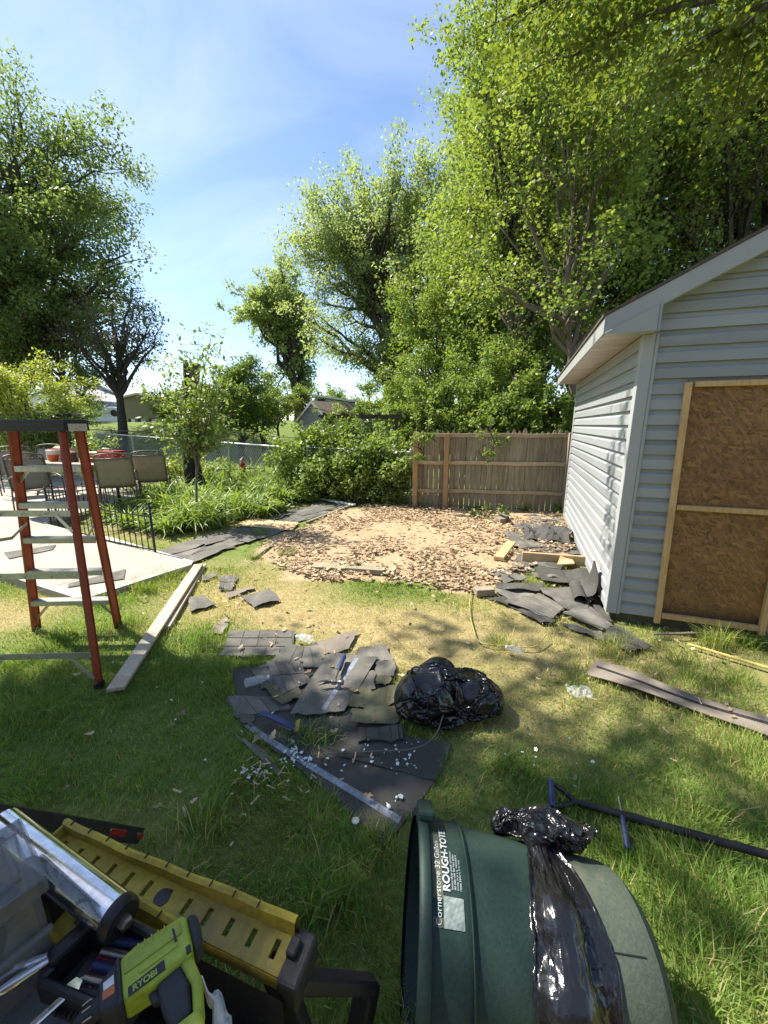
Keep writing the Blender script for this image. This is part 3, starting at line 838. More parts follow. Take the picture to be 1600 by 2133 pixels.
# unseen house added behind the viewer: it keeps half the sky off everything that faces it
def sky_block_house():
    pm('brick_wall', (0.16, 0.10, 0.075), (0.12, 0.075, 0.055), 9, .9, .3)
    r = thing('sky_block_dwelling', 'unseen brick house added behind the viewer to block sky', 'house', (0, -5.2, 0))
    MB().box((0, -7.2, 2.3), (18, 4, 4.6)).build('wall', 'brick_wall', r)
    for s_ in (1, -1): MB().prism([(-9.4, -7.2 + s_ * 2.5, 4.5), (9.4, -7.2 + s_ * 2.5, 4.5), (9.4, -7.2, 6.0), (-9.4, -7.2, 6.0)], (0, 0, .12)).build('roof', 'brown_shingle_roof', r)
    for x in (-6, -2.5, 3.5, 6.5):
        f = MB().box((x, -5.19, 1.7), (1.2, .06, 1.3)).build('window', 'white_paint', r); MB().box((x, -5.15, 1.7), (1.05, .02, 1.15)).build('pane', 'window_glass', f)
    f = MB().box((.6, -5.19, 1.05), (1.0, .06, 2.1)).build('door', 'white_paint', r); MB().lathe((.95, -5.15, 1.0), (0, 1, 0), [(0, .02), (.05, .03), (.07, .02)], 12).build('handle', 'steel_knob', f)
pm('steel_knob', (0.5, 0.48, 0.42), None, 6, .3, 0, metal=.9)
sky_block_house()
# ================================================================== vegetation
leafmat('leaf_maple', (0.115, 0.190, 0.045), (0.320, 0.405, 0.120), 0.50, (1.3, 1.25, 0.6))
leafmat('leaf_olive', (0.070, 0.110, 0.022), (0.210, 0.265, 0.055), 0.46, (1.4, 1.35, 0.5))
leafmat('leaf_mid', (0.095, 0.165, 0.042), (0.260, 0.350, 0.100), 0.50, (1.45, 1.4, 0.6))
leafmat('leaf_grey', (0.150, 0.205, 0.085), (0.350, 0.420, 0.200), 0.54, (1.45, 1.45, 0.8))
leafmat('leaf_dark', (0.085, 0.135, 0.048), (0.230, 0.300, 0.105), 0.50, (1.45, 1.45, 0.7))
leafmat('leaf_purple', (0.075, 0.075, 0.060), (0.150, 0.150, 0.100), 0.35, (1.2, 1.0, 0.8))
leafmat('leaf_lime', (0.200, 0.270, 0.050), (0.430, 0.480, 0.120), 0.45, (1.35, 1.3, 0.5))
leafmat('leaf_vine', (0.105, 0.180, 0.045), (0.290, 0.370, 0.100), 0.40, (1.4, 1.35, 0.5))
leafmat('leaf_lily', (0.110, 0.200, 0.040), (0.290, 0.390, 0.110), 0.38, (1.35, 1.3, 0.5), 0.35)
pm('bark', (0.085, 0.070, 0.055), (0.045, 0.038, 0.030), 9, 0.9, 0.6, stretch=(1, 1, 0.3))
pm('bark_pale', (0.20, 0.17, 0.135), (0.12, 0.10, 0.08), 9, 0.9, 0.5, stretch=(1, 1, 0.3))
pm('bark_black', (0.012, 0.011, 0.010), (0.022, 0.020, 0.018), 9, 0.95, 0.6)

def leaf_mesh(name, C, N, size, rg, aspect=0.62, up=0.55, lobed=False, tone=None, droop=0.25):
    """C: leaf positions (n,3); size: array or number; N unused hint directions (n,3) the leaf points along"""
    n = len(C)
    size = np.broadcast_to(np.asarray(size, float), (n,)) * rg.uniform(0.5, 1.35, n)
    d = rg.normal(size=(n, 3)); 
    if N is not None: d = d * 0.7 + N
    d[:, 2] -= droop
    d /= np.linalg.norm(d, axis=1, keepdims=True) + 1e-9
    nn = rg.normal(size=(n, 3)); nn[:, 2] = np.abs(nn[:, 2]) + up * 2
    nn -= d * np.sum(nn * d, 1, keepdims=True); nn /= np.linalg.norm(nn, axis=1, keepdims=True) + 1e-9
    sd_ = np.cross(d, nn)
    L = size[:, None]
    if lobed:
        pr = [(0, 0), (0.18, 0.42), (0.45, 0.30), (0.62, 0.50), (0.72, 0.16), (1.0, 0.0), (0.72, -0.16), (0.62, -0.50), (0.45, -0.30), (0.18, -0.42)]
        vs = [C + d * L * a + sd_ * L * b + nn * L * (-0.25 * abs(b)) for a, b in pr]
        k = len(pr)
        V = np.stack(vs, 1).reshape(-1, 3)
        F = (np.arange(n)[:, None] * k + np.arange(k)[None]).ravel(); cnt = np.full(n, k)
    else:
        w = aspect / 2
        vs = [C, C + d * L * 0.45 + sd_ * L * w - nn * L * 0.06, C + d * L - nn * L * 0.10, C + d * L * 0.45 - sd_ * L * w - nn * L * 0.06]
        V = np.stack(vs, 1).reshape(-1, 3); k = 4
        F = np.arange(n * 4); cnt = np.full(n, 4)
    me = np_mesh(name, V, F, cnt)
    a = me.attributes.new('rnd', 'FLOAT', 'POINT')
    r_ = rg.uniform(0, 1, n) * 0.75 + 0.12
    if tone is not None: r_ = np.clip(r_ * 0.6 + tone * 0.4 + 0.0, 0, 1)
    a.data.foreach_set('value', np.repeat(r_, k).astype(np.float32))
    return me

def bez(a, b, c, n):
    return [a * (1 - t) ** 2 + b * 2 * t * (1 - t) + c * t * t for t in [i / n for i in range(n + 1)]]

def tree(name, label, base, top, tr, cc, cr, limbs, leaves, lsize, lmat, bmat='bark', seed=1, group=None, spread=0.13, subs=6, t0=0.3, lobed=False, up=0.55,
         leader=True, shell=0.55, gap=0.0, multi=1, outdir=None, cat='tree', droop=0.25, low=-0.9, sublen=0.34, extra=None):
    """trunk base->top; crown ellipsoid cc, cr; limbs reach into it, leaves gather on the twigs"""
    rr = random.Random(seed); rg = np.random.default_rng(seed)
    base, top, cc, cr = Vector(base), Vector(top), Vector(cc), Vector(cr)
    T = thing(name, label, cat, base, 0, group)
    Rm = (cr.x + cr.y + cr.z) / 3
    wood = MB()
    stems = []
    for m in range(multi):
        tp = top + Vector((rr.uniform(-1, 1), rr.uniform(-1, 1), rr.uniform(-.5, .2))) * (0.35 * Rm if m else 0)
        b0 = base + Vector((rr.uniform(-1, 1), rr.uniform(-1, 1), 0)) * (tr * 1.6 if multi > 1 else 0)
        pts = []
        for i in range(11):
            t = i / 10
            w_ = math.sin(t * math.pi) * 0.06 * (tp - b0).length
            pts.append(b0.lerp(tp, t) + Vector((w_ * rr.uniform(-.35, .35), w_ * rr.uniform(-.35, .35), 0)))
        pts = curve_pts(pts[::2], 20)
        n = len(pts)
        rad = [tr * (1.25 if i == 0 else 1) * (1 - 0.88 * (i / (n - 1)) ** 0.9) for i in range(n)]
        rad[0] = tr * 1.35
        wood.tube([pts[0] - Vector((0, 0, 0.3))] + pts, [rad[0] * 1.1] + rad, 9)
        stems.append((pts, rad))
    C = []; D = []; TN = []
    def clump(p, sig, m, dirv, tn):
        q = rg.normal(size=(m, 3)); q *= (rg.random((m, 1)) ** .45 * 1.75) / np.linalg.norm(q, axis=1, keepdims=True); q = q * sig * np.array([1, 1, 0.8]) + np.array(p)
        C.append(q); D.append(np.tile(np.array(dirv), (m, 1))); TN.append(np.full(m, tn))
    subp = []
    for k in range(limbs):
        pts, rad = stems[k % multi]
        n = len(pts)
        t = t0 + (1 - t0) * ((k + rr.random()) / limbs)
        i = min(n - 2, int(t * (n - 1)))
        s = pts[i]
        for _ in range(30):
            v = Vector((rr.gauss(0, 1), rr.gauss(0, 1), rr.gauss(0, 1))).normalized() * (shell + (1 - shell) * rr.random() ** 0.6)
            tgt = cc + Vector((v.x * cr.x, v.y * cr.y, v.z * cr.z))
            if v.z < low: continue
            if tgt.z > s.z - 0.15 * cr.z and (outdir is None or v.dot(Vector(outdir)) > -0.2): break
        mid = s.lerp(tgt, 0.5) + Vector((0, 0, (tgt - s).length * rr.uniform(-0.02, 0.16)))
        L = bez(s, mid, tgt, 7)
        for j in range(1, 7): L[j] = L[j] + Vector((rr.gauss(0, 1), rr.gauss(0, 1), rr.gauss(0, 1))) * 0.02 * (tgt - s).length
        r0 = min(rad[i] * 0.75, tr * 0.5)
        wood.tube(L, [max(0.008, r0 * (1 - 0.9 * (j / 7))) for j in range(8)], 5, False)
        tn0 = rr.random()
        for q in range(subs):
            u = 0.28 + 0.72 * (q + rr.random()) / subs
            j = min(6, int(u * 7)); sp = L[j].lerp(L[j + 1], u * 7 - j) if j < 7 else L[7]
            od = (sp - cc); od = Vector((od.x / cr.x, od.y / cr.y, od.z / cr.z))
            dv = (L[j + 1] - L[j]).normalized() * 0.6 + Vector((rr.gauss(0, .6), rr.gauss(0, .6), rr.gauss(0.15, .5))) + od * 0.35
            dv.normalize()
            ln = Rm * sublen * rr.uniform(0.55, 1.2)
            e = sp + dv * ln
            mp_ = sp.lerp(e, .5) + Vector((0, 0, ln * 0.08))
            Q = bez(sp, mp_, e, 3)
            rs = max(0.005, r0 * (1 - .85 * u) * 0.5)
            wood.tube(Q, [rs, rs * .75, rs * .5, rs * .25], 4, False)
            subp.append((Q, dv, ln, tn0))
    leaves = leaves * 1.3; lsize = lsize * .85
    per = max(1, int(leaves / (len(subp) * 3)))
    for Q, dv, ln, tn0 in subp:
        if rr.random() < gap: continue
        for p, wgt in ((Q[1], 0.7), (Q[2], 1.0), (Q[3], 1.3)):
            clump(p, .82 * spread * Rm * rr.uniform(0.6, 1.15), max(1, int(per * wgt * rr.uniform(.6, 1.4))), dv, min(1, max(0, tn0 * .6 + rr.random() * .4)))
    wood.build('trunk', bmat, T, smooth=True, fix=False)
    C = np.concatenate(C); D = np.concatenate(D); TN = np.concatenate(TN)
    keep = C[:, 2] > base.z + 0.25
    C, D, TN = C[keep], D[keep], TN[keep]
    link('crown', leaf_mesh('crown', C, D * 0.6, lsize, rg, lobed=lobed, up=up, tone=TN, droop=droop), lmat, T)
    return T

def at(px, Y, dz=0.0):             # base of something standing at distance Y on the land
    x = (px - CX) / FPX * Y * 1.0
    p = W(px, 885, Y)
    return Vector((p.x, Y, tz(p.x, Y) + dz))
def ell(px, py, Y):                # a point in the air
    return W(px, py, Y)

# ---- left
b = at(12, 24.0)
tree('large_tree', 'huge dark shade tree filling the upper left edge', b, ell(20, 340, 24), 0.62, ell(-15, 512, 24), (8.7, 6.5, 10.2), 70, 88000, 0.21, 'leaf_dark', seed=11, subs=10, t0=0.16, spread=0.075, shell=0.45, sublen=0.26)
b = at(246, 21.0)
tree('small_tree', 'thin-leaved tree with forked dark trunk on far lawn', b, ell(252, 700, 21), 0.30, ell(255, 700, 21), (2.7, 2.6, 2.7), 26, 4200, 0.14, 'leaf_purple', seed=5, subs=8, t0=0.42, spread=0.13, shell=0.6)
b = at(130, 23.0)
tree('background_tree', 'dark leafy tree behind the round yellow-green maple', b, ell(120, 640, 23), 0.25, ell(110, 700, 23), (3.2, 3, 2.6), 22, 8000, 0.20, 'leaf_dark', seed=6, subs=7, t0=0.2, spread=0.13)
b = at(55, 12.0)
tree('maple_bush', 'round yellow-green Japanese maple bush behind the step ladder', b, ell(50, 790, 12), 0.07, ell(40, 820, 12), (2.0, 1.6, 0.95), 30, 20000, 0.085, 'leaf_lime', seed=8, subs=8, t0=0.1, spread=0.12, multi=3, cat='bush', up=1.6, shell=0.5)
b = at(20, 11.2)
tree('dark_shrub', 'dark green shrub in the shade under the maple bush', b, ell(20, 900, 11.2), 0.06, ell(25, 905, 11.2), (1.9, 1.2, 0.75), 18, 7000, 0.10, 'leaf_dark', seed=9, subs=7, t0=0.1, spread=0.14, multi=3, cat='bush', low=-1)
# ---- middle distance
for k, (px, Y, py, rx, rz, mt, lb) in enumerate(((448, 17.5, 835, 1.3, 1.2, 'leaf_vine', 'light green shrub behind the charred stump'), (545, 21, 850, 1.4, 1.0, 'leaf_mid', 'rounded shrub between bushy tree and grey shed'), (372, 24, 845, 1.8, 1.3, 'leaf_mid', 'shrub on the far lawn beside the tan shed'), (170, 30, 850, 1.6, 0.9, 'leaf_vine', 'low shrub in front of the white house'), (835, 17, 850, 1.6, 1.2, 'leaf_vine', 'broad bright shrub right of the arbor, before the wood'))):
    c = W(px, py, Y); tree('far_shrub', lb, at(px, Y), c + Vector((0, 0, rz * .3)), .06, c, (rx, rx * .8, rz), 18, 5500, .13, mt, 'bark', 300 + k, None, .16, 7, .2, multi=3, cat='shrub', low=-1)
for k in range(11):
    px = (-60, 40, 130, 215, 300, 380, 455, 530, 600, 690, 770)[k]; Y = 62 + (k * 7) % 16; top = (818, 806, 822, 812, 825, 815, 808, 818, 800, 806, 798)[k]
    c = W(px, top + 30, Y); tree('horizon_tree', ('far tree on the skyline, %s' % ('left of the ladder top', 'behind the maple bush', 'over the white house', 'over the blue-grey house', 'above the tan shed', 'behind the sapling', 'left of the bushy tree', 'right of the bushy tree', 'behind the fruit tree', 'behind the teal outbuilding', 'under the silver maple')[k]), at(px, Y), c + Vector((0, 0, 1.5)), .25, c, (4.2, 3, 2.9), 14, 2600, .42, 'leaf_mid' if k % 2 else 'leaf_dark', 'bark', 330 + k, 'trees on the skyline', .15, 6, .2, low=-1)
b = at(498, 19.0)
tree('bushy_tree', 'dense conical green tree standing on the neighbouring lawn', b, ell(492, 770, 19), 0.16, ell(495, 838, 19), (1.75, 1.7, 2.0), 34, 15000, 0.13, 'leaf_mid', seed=12, subs=8, t0=0.12, spread=0.13, shell=0.4, low=-1)
b = at(612, 33.0)
tree('tall_tree', 'loose tall tree with dark forked trunk behind the little orchard', b, ell(590, 620, 33), 0.42, ell(578, 700, 33), (3.0, 3.0, 5.8), 38, 24000, 0.27, 'leaf_grey', seed=14, subs=8, t0=0.25, spread=0.10, multi=2, shell=0.5)
b = at(577, 22.5)
tree('orchard_tree', 'low flat-topped fruit tree next to grey garden shed', b, ell(580, 835, 22.5), 0.09, ell(582, 838, 22.5), (1.5, 1.3, 0.75), 18, 6000, 0.12, 'leaf_vine', seed=15, subs=7, t0=0.35, spread=0.15, up=1.2)
b = at(628, 23.0)
tree('orchard_tree', 'narrow upright light green tree touching the grey shed', b, ell(628, 810, 23), 0.07, ell(628, 845, 23), (0.65, 0.6, 1.5), 16, 3600, 0.12, 'leaf_vine', seed=16, subs=6, t0=0.15, spread=0.16)
b = at(838, 26.0)
tree('silver_maple', 'tall silver-leaved maple with several trunks at picture centre', b, ell(790, 450, 26), 0.42, ell(782, 590, 26), (5.6, 4.4, 6.9), 72, 62000, 0.19, 'leaf_grey', seed=21, subs=9, t0=0.2, spread=0.085, multi=4, shell=0.5, sublen=0.28, outdir=(-0.2, 0, 0.25))
b = at(952, 24.0)
tree('silver_maple', 'slender tree with dark upright forks right of the silver maple', b, ell(950, 420, 24), 0.26, ell(945, 500, 24), (2.6, 2.6, 6.0), 30, 15000, 0.20, 'leaf_grey', 'bark', seed=22, subs=8, t0=0.3, spread=0.10, multi=2)
# ---- wood on the right, behind the fence
def wood_tree(px, Y, ptop, pr, cpx, cpy, cr, leaves, mat, label, seed, tr=0.2, ls=0.14, limbs=34, **k):
    return tree('woodland_tree', label, at(px, Y), ell(ptop[0], ptop[1], Y), tr, ell(cpx, cpy, Y), cr, limbs, leaves, ls, mat, 'bark', seed, 'trees of the wood behind the fence', **k)
wood_tree(905, 15.5, (930, 640), 0, 925, 690, (2.4, 2.0, 2.3), 17000, 'leaf_vine', 'rounded light green tree overhanging the left end of wooden fence', 31, 0.13, 0.13, t0=0.2, subs=8, spread=0.12)
wood_tree(1050, 14.5, (1050, 420), 0, 1045, 490, (2.4, 2.2, 4.6), 26000, 'leaf_maple', 'yellow-green maple whose edge meets the open sky', 32, 0.16, 0.13, 44, t0=0.12, subs=9, spread=0.10)
wood_tree(1085, 11.5, (1080, 80), 0, 1115, 225, (2.3, 2.4, 4.4), 26000, 'leaf_maple', 'tallest yellow-green maple against the sky top centre', 33, 0.17, 0.12, 46, t0=0.3, subs=9, spread=0.10)
wood_tree(1130, 15.5, (1110, 300), 0, 1120, 380, (3.2, 2.6, 6.0), 24000, 'leaf_mid', 'mid green tree deep in the wood above the fence', 34, 0.24, 0.15, 44, t0=0.1, subs=8, spread=0.10)
wood_tree(1330, 15.0, (1330, 260), 0, 1330, 330, (3.8, 2.6, 6.2), 28000, 'leaf_mid', 'big dark-trunked tree of the wood above the shed roof', 35, 0.30, 0.15, 44, t0=0.08, subs=9, spread=0.10)
wood_tree(1560, 14.0, (1550, 150), 0, 1560, 280, (4.2, 3.0, 6.0), 28000, 'leaf_olive', 'broad dark tree behind the shed at the right edge', 36, 0.30, 0.15, 44, t0=0.08, subs=9, spread=0.10)
wood_tree(1250, 19.0, (1250, 250), 0, 1250, 420, (6.0, 3.0, 7.5), 24000, 'leaf_dark', 'dark tree at the back of the wood', 37, 0.35, 0.22, 44, t0=0.05, subs=8, spread=0.11)
wood_tree(1580, 19.0, (1580, 200), 0, 1600, 380, (6.5, 3.0, 8.0), 24000, 'leaf_dark', 'shadowed tree at the back of the wood beyond the shed gable', 38, 0.35, 0.22, 44, t0=0.05, subs=8, spread=0.11)
wood_tree(1010, 18.5, (1010, 450), 0, 1020, 600, (3.2, 2.6, 4.5), 15000, 'leaf_dark', 'dim tree filling the gap behind the fence maples', 39, 0.22, 0.20, 36, t0=0.05, subs=8, spread=0.12)
# leaning pale-barked young maple in front
tree('young_maple', 'slim leaning maple rising over the shed eave', at(1212, 9.6), ell(1182, 300, 9.2), 0.15, ell(1150, 420, 9.4), (2.1, 1.6, 3.3), 34, 11000, 0.095, 'leaf_maple', 'bark_pale', 41, None, 0.12, 7, 0.42, lobed=True, shell=0.45)
for k, (px, Y, tp, tr, lb) in enumerate(((975, 13.5, (985, 560), 0.07, 'bare thin trunk between the fence maples, nearest the arbor'), (1035, 13.0, (1050, 560), 0.08, 'dark straight trunk behind the middle of the wooden fence'), (1075, 13.8, (1085, 480), 0.10, 'thicker dark trunk behind the right part of the wooden fence'), (1110, 12.6, (1165, 500), 0.07, 'leaning thin trunk next to the back of the shed'))):
    tree('understorey_tree', lb, at(px, Y), ell(*tp, Y), tr, ell(tp[0], tp[1] + 120, Y), (1.1, 1.0, 1.7), 12, 3400, 0.12, 'leaf_mid', 'bark', 50 + k, None, 0.16, 6, 0.5)
# shrubs crowding the back of the fence
sh = [(885, 10.6, 858, 1.0, 0.75, 'leaf_vine', 'leafy shrub behind the first pale post of wooden fence'), (955, 10.2, 850, 1.1, 0.8, 'leaf_vine', 'bright shrub leaning over the left half of wooden fence'),
      (1035, 10.4, 846, 1.0, 0.9, 'leaf_mid', 'bushy shrub over the middle of the wooden fence'), (1105, 10.0, 852, 0.9, 0.8, 'leaf_vine', 'light green shrub over the right half of wooden fence'),
      (1165, 9.6, 865, 0.7, 0.7, 'leaf_mid', 'small-leaved shrub squeezed between fence and shed corner'), (1010, 12.2, 770, 1.5, 1.3, 'leaf_mid', 'tall shrub rising behind the middle of the fence'),
      (1120, 11.8, 760, 1.4, 1.5, 'leaf_vine', 'tall shrub rising behind the fence close to shed eave'), (880, 13.0, 800, 1.3, 1.1, 'leaf_vine', 'rounded shrub to the right of the arbor')]
for k, (px, Y, py, rx, rz, mt, lb) in enumerate(sh):
    c = ell(px, py, Y)
    tree('fence_shrub', lb, at(px, Y), c + Vector((0, 0, rz * .4)), 0.05, c, (rx, rx * .8, rz), 18, 6500, 0.105, mt, 'bark', 60 + k, 'shrubs behind the wooden fence', 0.16, 7, 0.25, multi=3, cat='shrub', low=-1)
# overhead boughs of a big maple that stands beside the camera's right, out of view behind the shed
def boughs():
    base = Vector((6.6, 3.2, 0)); T = thing('overhanging_maple', 'maple whose dark boughs hang into the top right corner', 'tree', base)
    rr = random.Random(77); rg = np.random.default_rng(77)
    wood = MB()
    tp = [base - Vector((0, 0, .3)), base + Vector((0, 0.1, 2.5)), base + Vector((-.1, .2, 5)), base + Vector((-.2, .3, 7.5)), base + Vector((0.1, .2, 10))]
    tp = curve_pts(tp, 16); wood.tube(tp, [0.34 * (1 - .8 * i / (len(tp) - 1)) for i in range(len(tp))], 10)
    C, D = [], []
    ends = [(W(1010, 60, 7.6), 5.2), (W(1130, 130, 7.0), 4.8), (W(1420, 120, 5.6), 4.6), (W(1230, -40, 6.2), 5.6), (W(1540, 60, 5.0), 4.8), (W(1150, 10, 8.4), 5.8), (W(1500, 200, 7.4), 4.6), (W(1080, -120, 6.5), 6.4), (W(1380, -150, 5.5), 6.4), (Vector((9.5, 6, 8.5)), 6.5), (Vector((8.5, 1, 8)), 6.5), (Vector((7.5, 5.5, 9.5)), 7.5)]
    for e, h in ends:
        s = base + Vector((0, 0.15, h + 0.3))
        L = bez(s, s.lerp(e, .5) + Vector((0, 0, 0.7)), e, 9)
        for j in range(1, 9): L[j] += Vector((rr.gauss(0, .07), rr.gauss(0, .07), rr.gauss(0, .06)))
        wood.tube(L, [0.085 * (1 - .88 * j / 9) for j in range(10)], 6, False)
        for q in range(13):
            u = .3 + .7 * (q + rr.random()) / 13; j = min(8, int(u * 9)); sp = L[j].lerp(L[j + 1], u * 9 - j)
            dv = ((L[j + 1] - L[j]).normalized() * .5 + Vector((rr.gauss(0, .7), rr.gauss(0, .7), rr.gauss(-.05, .35)))).normalized()
            ln = rr.uniform(.5, 1.15); Q = bez(sp, sp + dv * ln * .5 + Vector((0, 0, .08)), sp + dv * ln - Vector((0, 0, .12)), 4)
            wood.tube(Q, [.014, .011, .009, .006, .003], 4, False)
            for p in Q[1:]:
                m = rr.randint(26, 44); C.append(rg.normal(size=(m, 3)) * np.array([.2, .2, .12]) + np.array(p)); D.append(np.tile(np.array(dv), (m, 1)))
    wood.build('trunk', 'bark', T, smooth=True, fix=False)
    C = np.concatenate(C); D = np.concatenate(D)
    link('crown', leaf_mesh('crown', C, D * .5, 0.072, rg, lobed=True, up=.8, droop=.6), 'leaf_olive', T)
boughs()
# the neighbouring shade tree whose canopy dapples the lawn from the left, above the frame
def shade_tree():
    base = Vector((-7.6, 1.2, 0)); T = thing('shade_tree', 'tree standing left of view whose shade dapples the lawn', 'tree', base)
    rr = random.Random(5); rg = np.random.default_rng(5)
    wood = MB(); tp = curve_pts([base - Vector((0, 0, .3)), base + Vector((.1, .2, 3)), base + Vector((.5, .8, 6)), base + Vector((1.2, 1.4, 9.5))], 12)
    wood.tube(tp, [.36 * (1 - .8 * i / (len(tp) - 1)) for i in range(len(tp))], 10)
    C = []; D = []
    k = Vector((sun_dir.x / sun_dir.z, sun_dir.y / sun_dir.z, 0))
    for (gx, gy, gz, z, sg, m) in SHADE:
        p = Vector((gx, gy, 0)) + k * (z - gz) + Vector((0, 0, z))
        dep = p.y * math.cos(PITCH) - (p.z - EYE) * math.sin(PITCH); upv = p.y * math.sin(PITCH) + (p.z - EYE) * math.cos(PITCH)
        if dep > 0 and upv / dep < 1.62 and p.x / dep > -1.25: continue
        s = tp[min(len(tp) - 1, 5 + rr.randint(0, 5))]
        L = bez(s, s.lerp(p, .5) + Vector((0, 0, .5)), p, 6)
        wood.tube(L, [.07 * (1 - .85 * j / 6) for j in range(7)], 5, False)
        C.append(rg.normal(size=(m, 3)) * np.array([sg, sg, sg * .5]) + np.array(p)); D.append(np.zeros((m, 3)))
    wood.build('trunk', 'bark', T, smooth=True, fix=False)
    C = np.concatenate(C); D = np.concatenate(D)
    link('crown', leaf_mesh('crown', C, D, 0.13, rg, up=.8), 'leaf_mid', T)
SHADE = []
_r = random.Random(2)
for px, py, sg, m in ((40, 1480, .34, 580), (180, 1520, .34, 608), (300, 1500, .34, 635), (430, 1500, .34, 662), (400, 1440, .16, 207), (490, 1430, .16, 207), (120, 1600, .3, 358), (280, 1600, .3, 386), (440, 1590, .3, 455), (60, 1560, .3, 166), (540, 1530, .25, 256), (20, 1690, .2, 70),
                      (850, 1600, .2, 102), (980, 1540, .2, 88), (700, 1720, .16, 61), (930, 1680, .2, 88), (1130, 1560, .22, 88), (1060, 1640, .2, 74), (1300, 1600, .2, 74), (1250, 1660, .18, 61), (1430, 1560, .14, 40), (1480, 1440, .16, 47), (1400, 1400, .14, 40), (1120, 1400, .14, 40), (930, 1340, .18, 61), (1080, 1300, .16, 47), (1230, 1320, .16, 40), (1170, 1370, .14, 34), (870, 1300, .12, 27),
                      (560, 1880, .2, 115), (700, 1980, .2, 115), (430, 1860, .2, 115), (250, 1900, .3, 224), (90, 2000, .3, 258), (330, 2040, .3, 224), (900, 1960, .15, 88), (1000, 2080, .16, 108), (870, 2080, .18, 115), (1560, 1700, .16, 47), (1540, 1950, .12, 34), (560, 2080, .26, 176), (760, 1500, .14, 47), (640, 1560, .18, 74), (1180, 1980, .1, 40)):
    g = G(px, py); SHADE.append((g.x, g.y, 0.0, _r.uniform(7.2, 9.5), sg, m))
for px, py in ((40, 1780), (180, 1800), (330, 1850), (480, 1930), (120, 1900), (260, 1960), (60, 2020), (390, 2030)):
    g = G(px, py, .8); SHADE.append((g.x, g.y, .8, _r.uniform(7.5, 9), .15, 95))
for b_, z_ in ((.25, .7), (.55, 1.35), (.95, .9), (1.3, 1.7), (1.6, 1.1), (.35, 1.8), (2.3, 1.5), (3.0, .8)):
    g = SH(0, b_, 0); SHADE.append((g.x, g.y, z_, _r.uniform(7.0, 8.5), .15, 34))
shade_tree()

# ================================================================== sapling, charred snag, vines, bed
def sapling():
    base = onland(412, 1092); T = thing('sapling', 'spindly sapling with sparse leaves standing in the flower bed', 'tree', base)
    rr = random.Random(9); rg = np.random.default_rng(9); Y = base.y
    wood = MB(); C, D = [], []
    fork = ell(412, 930, Y)
    wood.tube(curve_pts([base, ell(409, 1010, Y), fork], 10), 0.020, 7)
    tips = [(415, 690), (440, 700), (370, 730), (340, 760), (395, 745), (455, 745), (470, 790), (330, 830), (355, 790), (490, 810), (300, 800), (425, 760), (385, 800), (450, 830), (365, 870), (480, 860), (430, 850), (395, 860), (320, 880), (470, 910), (505, 900), (345, 920)]
    for px, py in tips:
        e = ell(px, py, Y + rr.uniform(-.5, .5)); s = base.lerp(fork, rr.uniform(.65, 1)) 
        L = bez(s, s.lerp(e, .5) + Vector((-(e.x - s.x) * .18, 0, .12)), e, 7)
        wood.tube(L, [.013 * (1 - .85 * j / 7) for j in range(8)], 5, False)
        for p in L[2:]:
            for _ in range(3):
                dv = Vector((rr.gauss(0, 1), rr.gauss(0, 1), rr.gauss(.2, .6))).normalized(); q = p + dv * rr.uniform(.08, .22)
                wood.tube([p, q], [.004, .002], 3, False)
                m = 8; C.append(rg.normal(size=(m, 3)) * .055 + np.array(q)); D.append(np.tile(np.array(dv), (m, 1)))
    wood.build('trunk', 'bark_pale', T, smooth=True, fix=False)
    link('crown', leaf_mesh('crown', np.concatenate(C), np.concatenate(D), .085, rg, aspect=.5), 'leaf_vine', T)
sapling()
def snag():
    Y = 9.2; b = at(400, Y); T = thing('tree_stump', 'charred black tree stump with two cut prongs behind the sapling', 'tree', b)
    mb = MB()
    mb.tube(curve_pts([b - Vector((0, 0, .2)), ell(398, 960, Y), ell(397, 880, Y), ell(395, 800, Y)], 12), [.27, .25, .23, .2, .19, .18, .17, .17, .17, .17, .16, .16, .16][:13], 10)
    mb.tube(curve_pts([ell(395, 815, Y), ell(392, 785, Y), ell(386, 750, Y)], 6), [.15, .13, .12, .1, .09, .07, .05], 8)
    mb.build('trunk', 'bark_black', T, smooth=True)
    MB().tube([ell(400, 815, Y), ell(404, 790, Y), ell(408, 756, Y)], [.13, .11, .11], 9).build('prong', 'arbor_wood', T, smooth=True)
    pm('blue_cloth', (0.05, 0.07, 0.22), (0.04, 0.055, 0.17), 6, .8, .1)
    o = MB().grid([[ell(377, 900, Y - .3), ell(389, 899, Y - .3)], [ell(379, 918, Y - .32), ell(388, 920, Y - .3)], [ell(377, 945, Y - .3), ell(383, 946, Y - .3)]], (0, .02, 0)).build('blue_cloth', 'blue_cloth')
    tag(o, 'narrow blue cloth hanging on the charred stump', 'cloth')
snag()
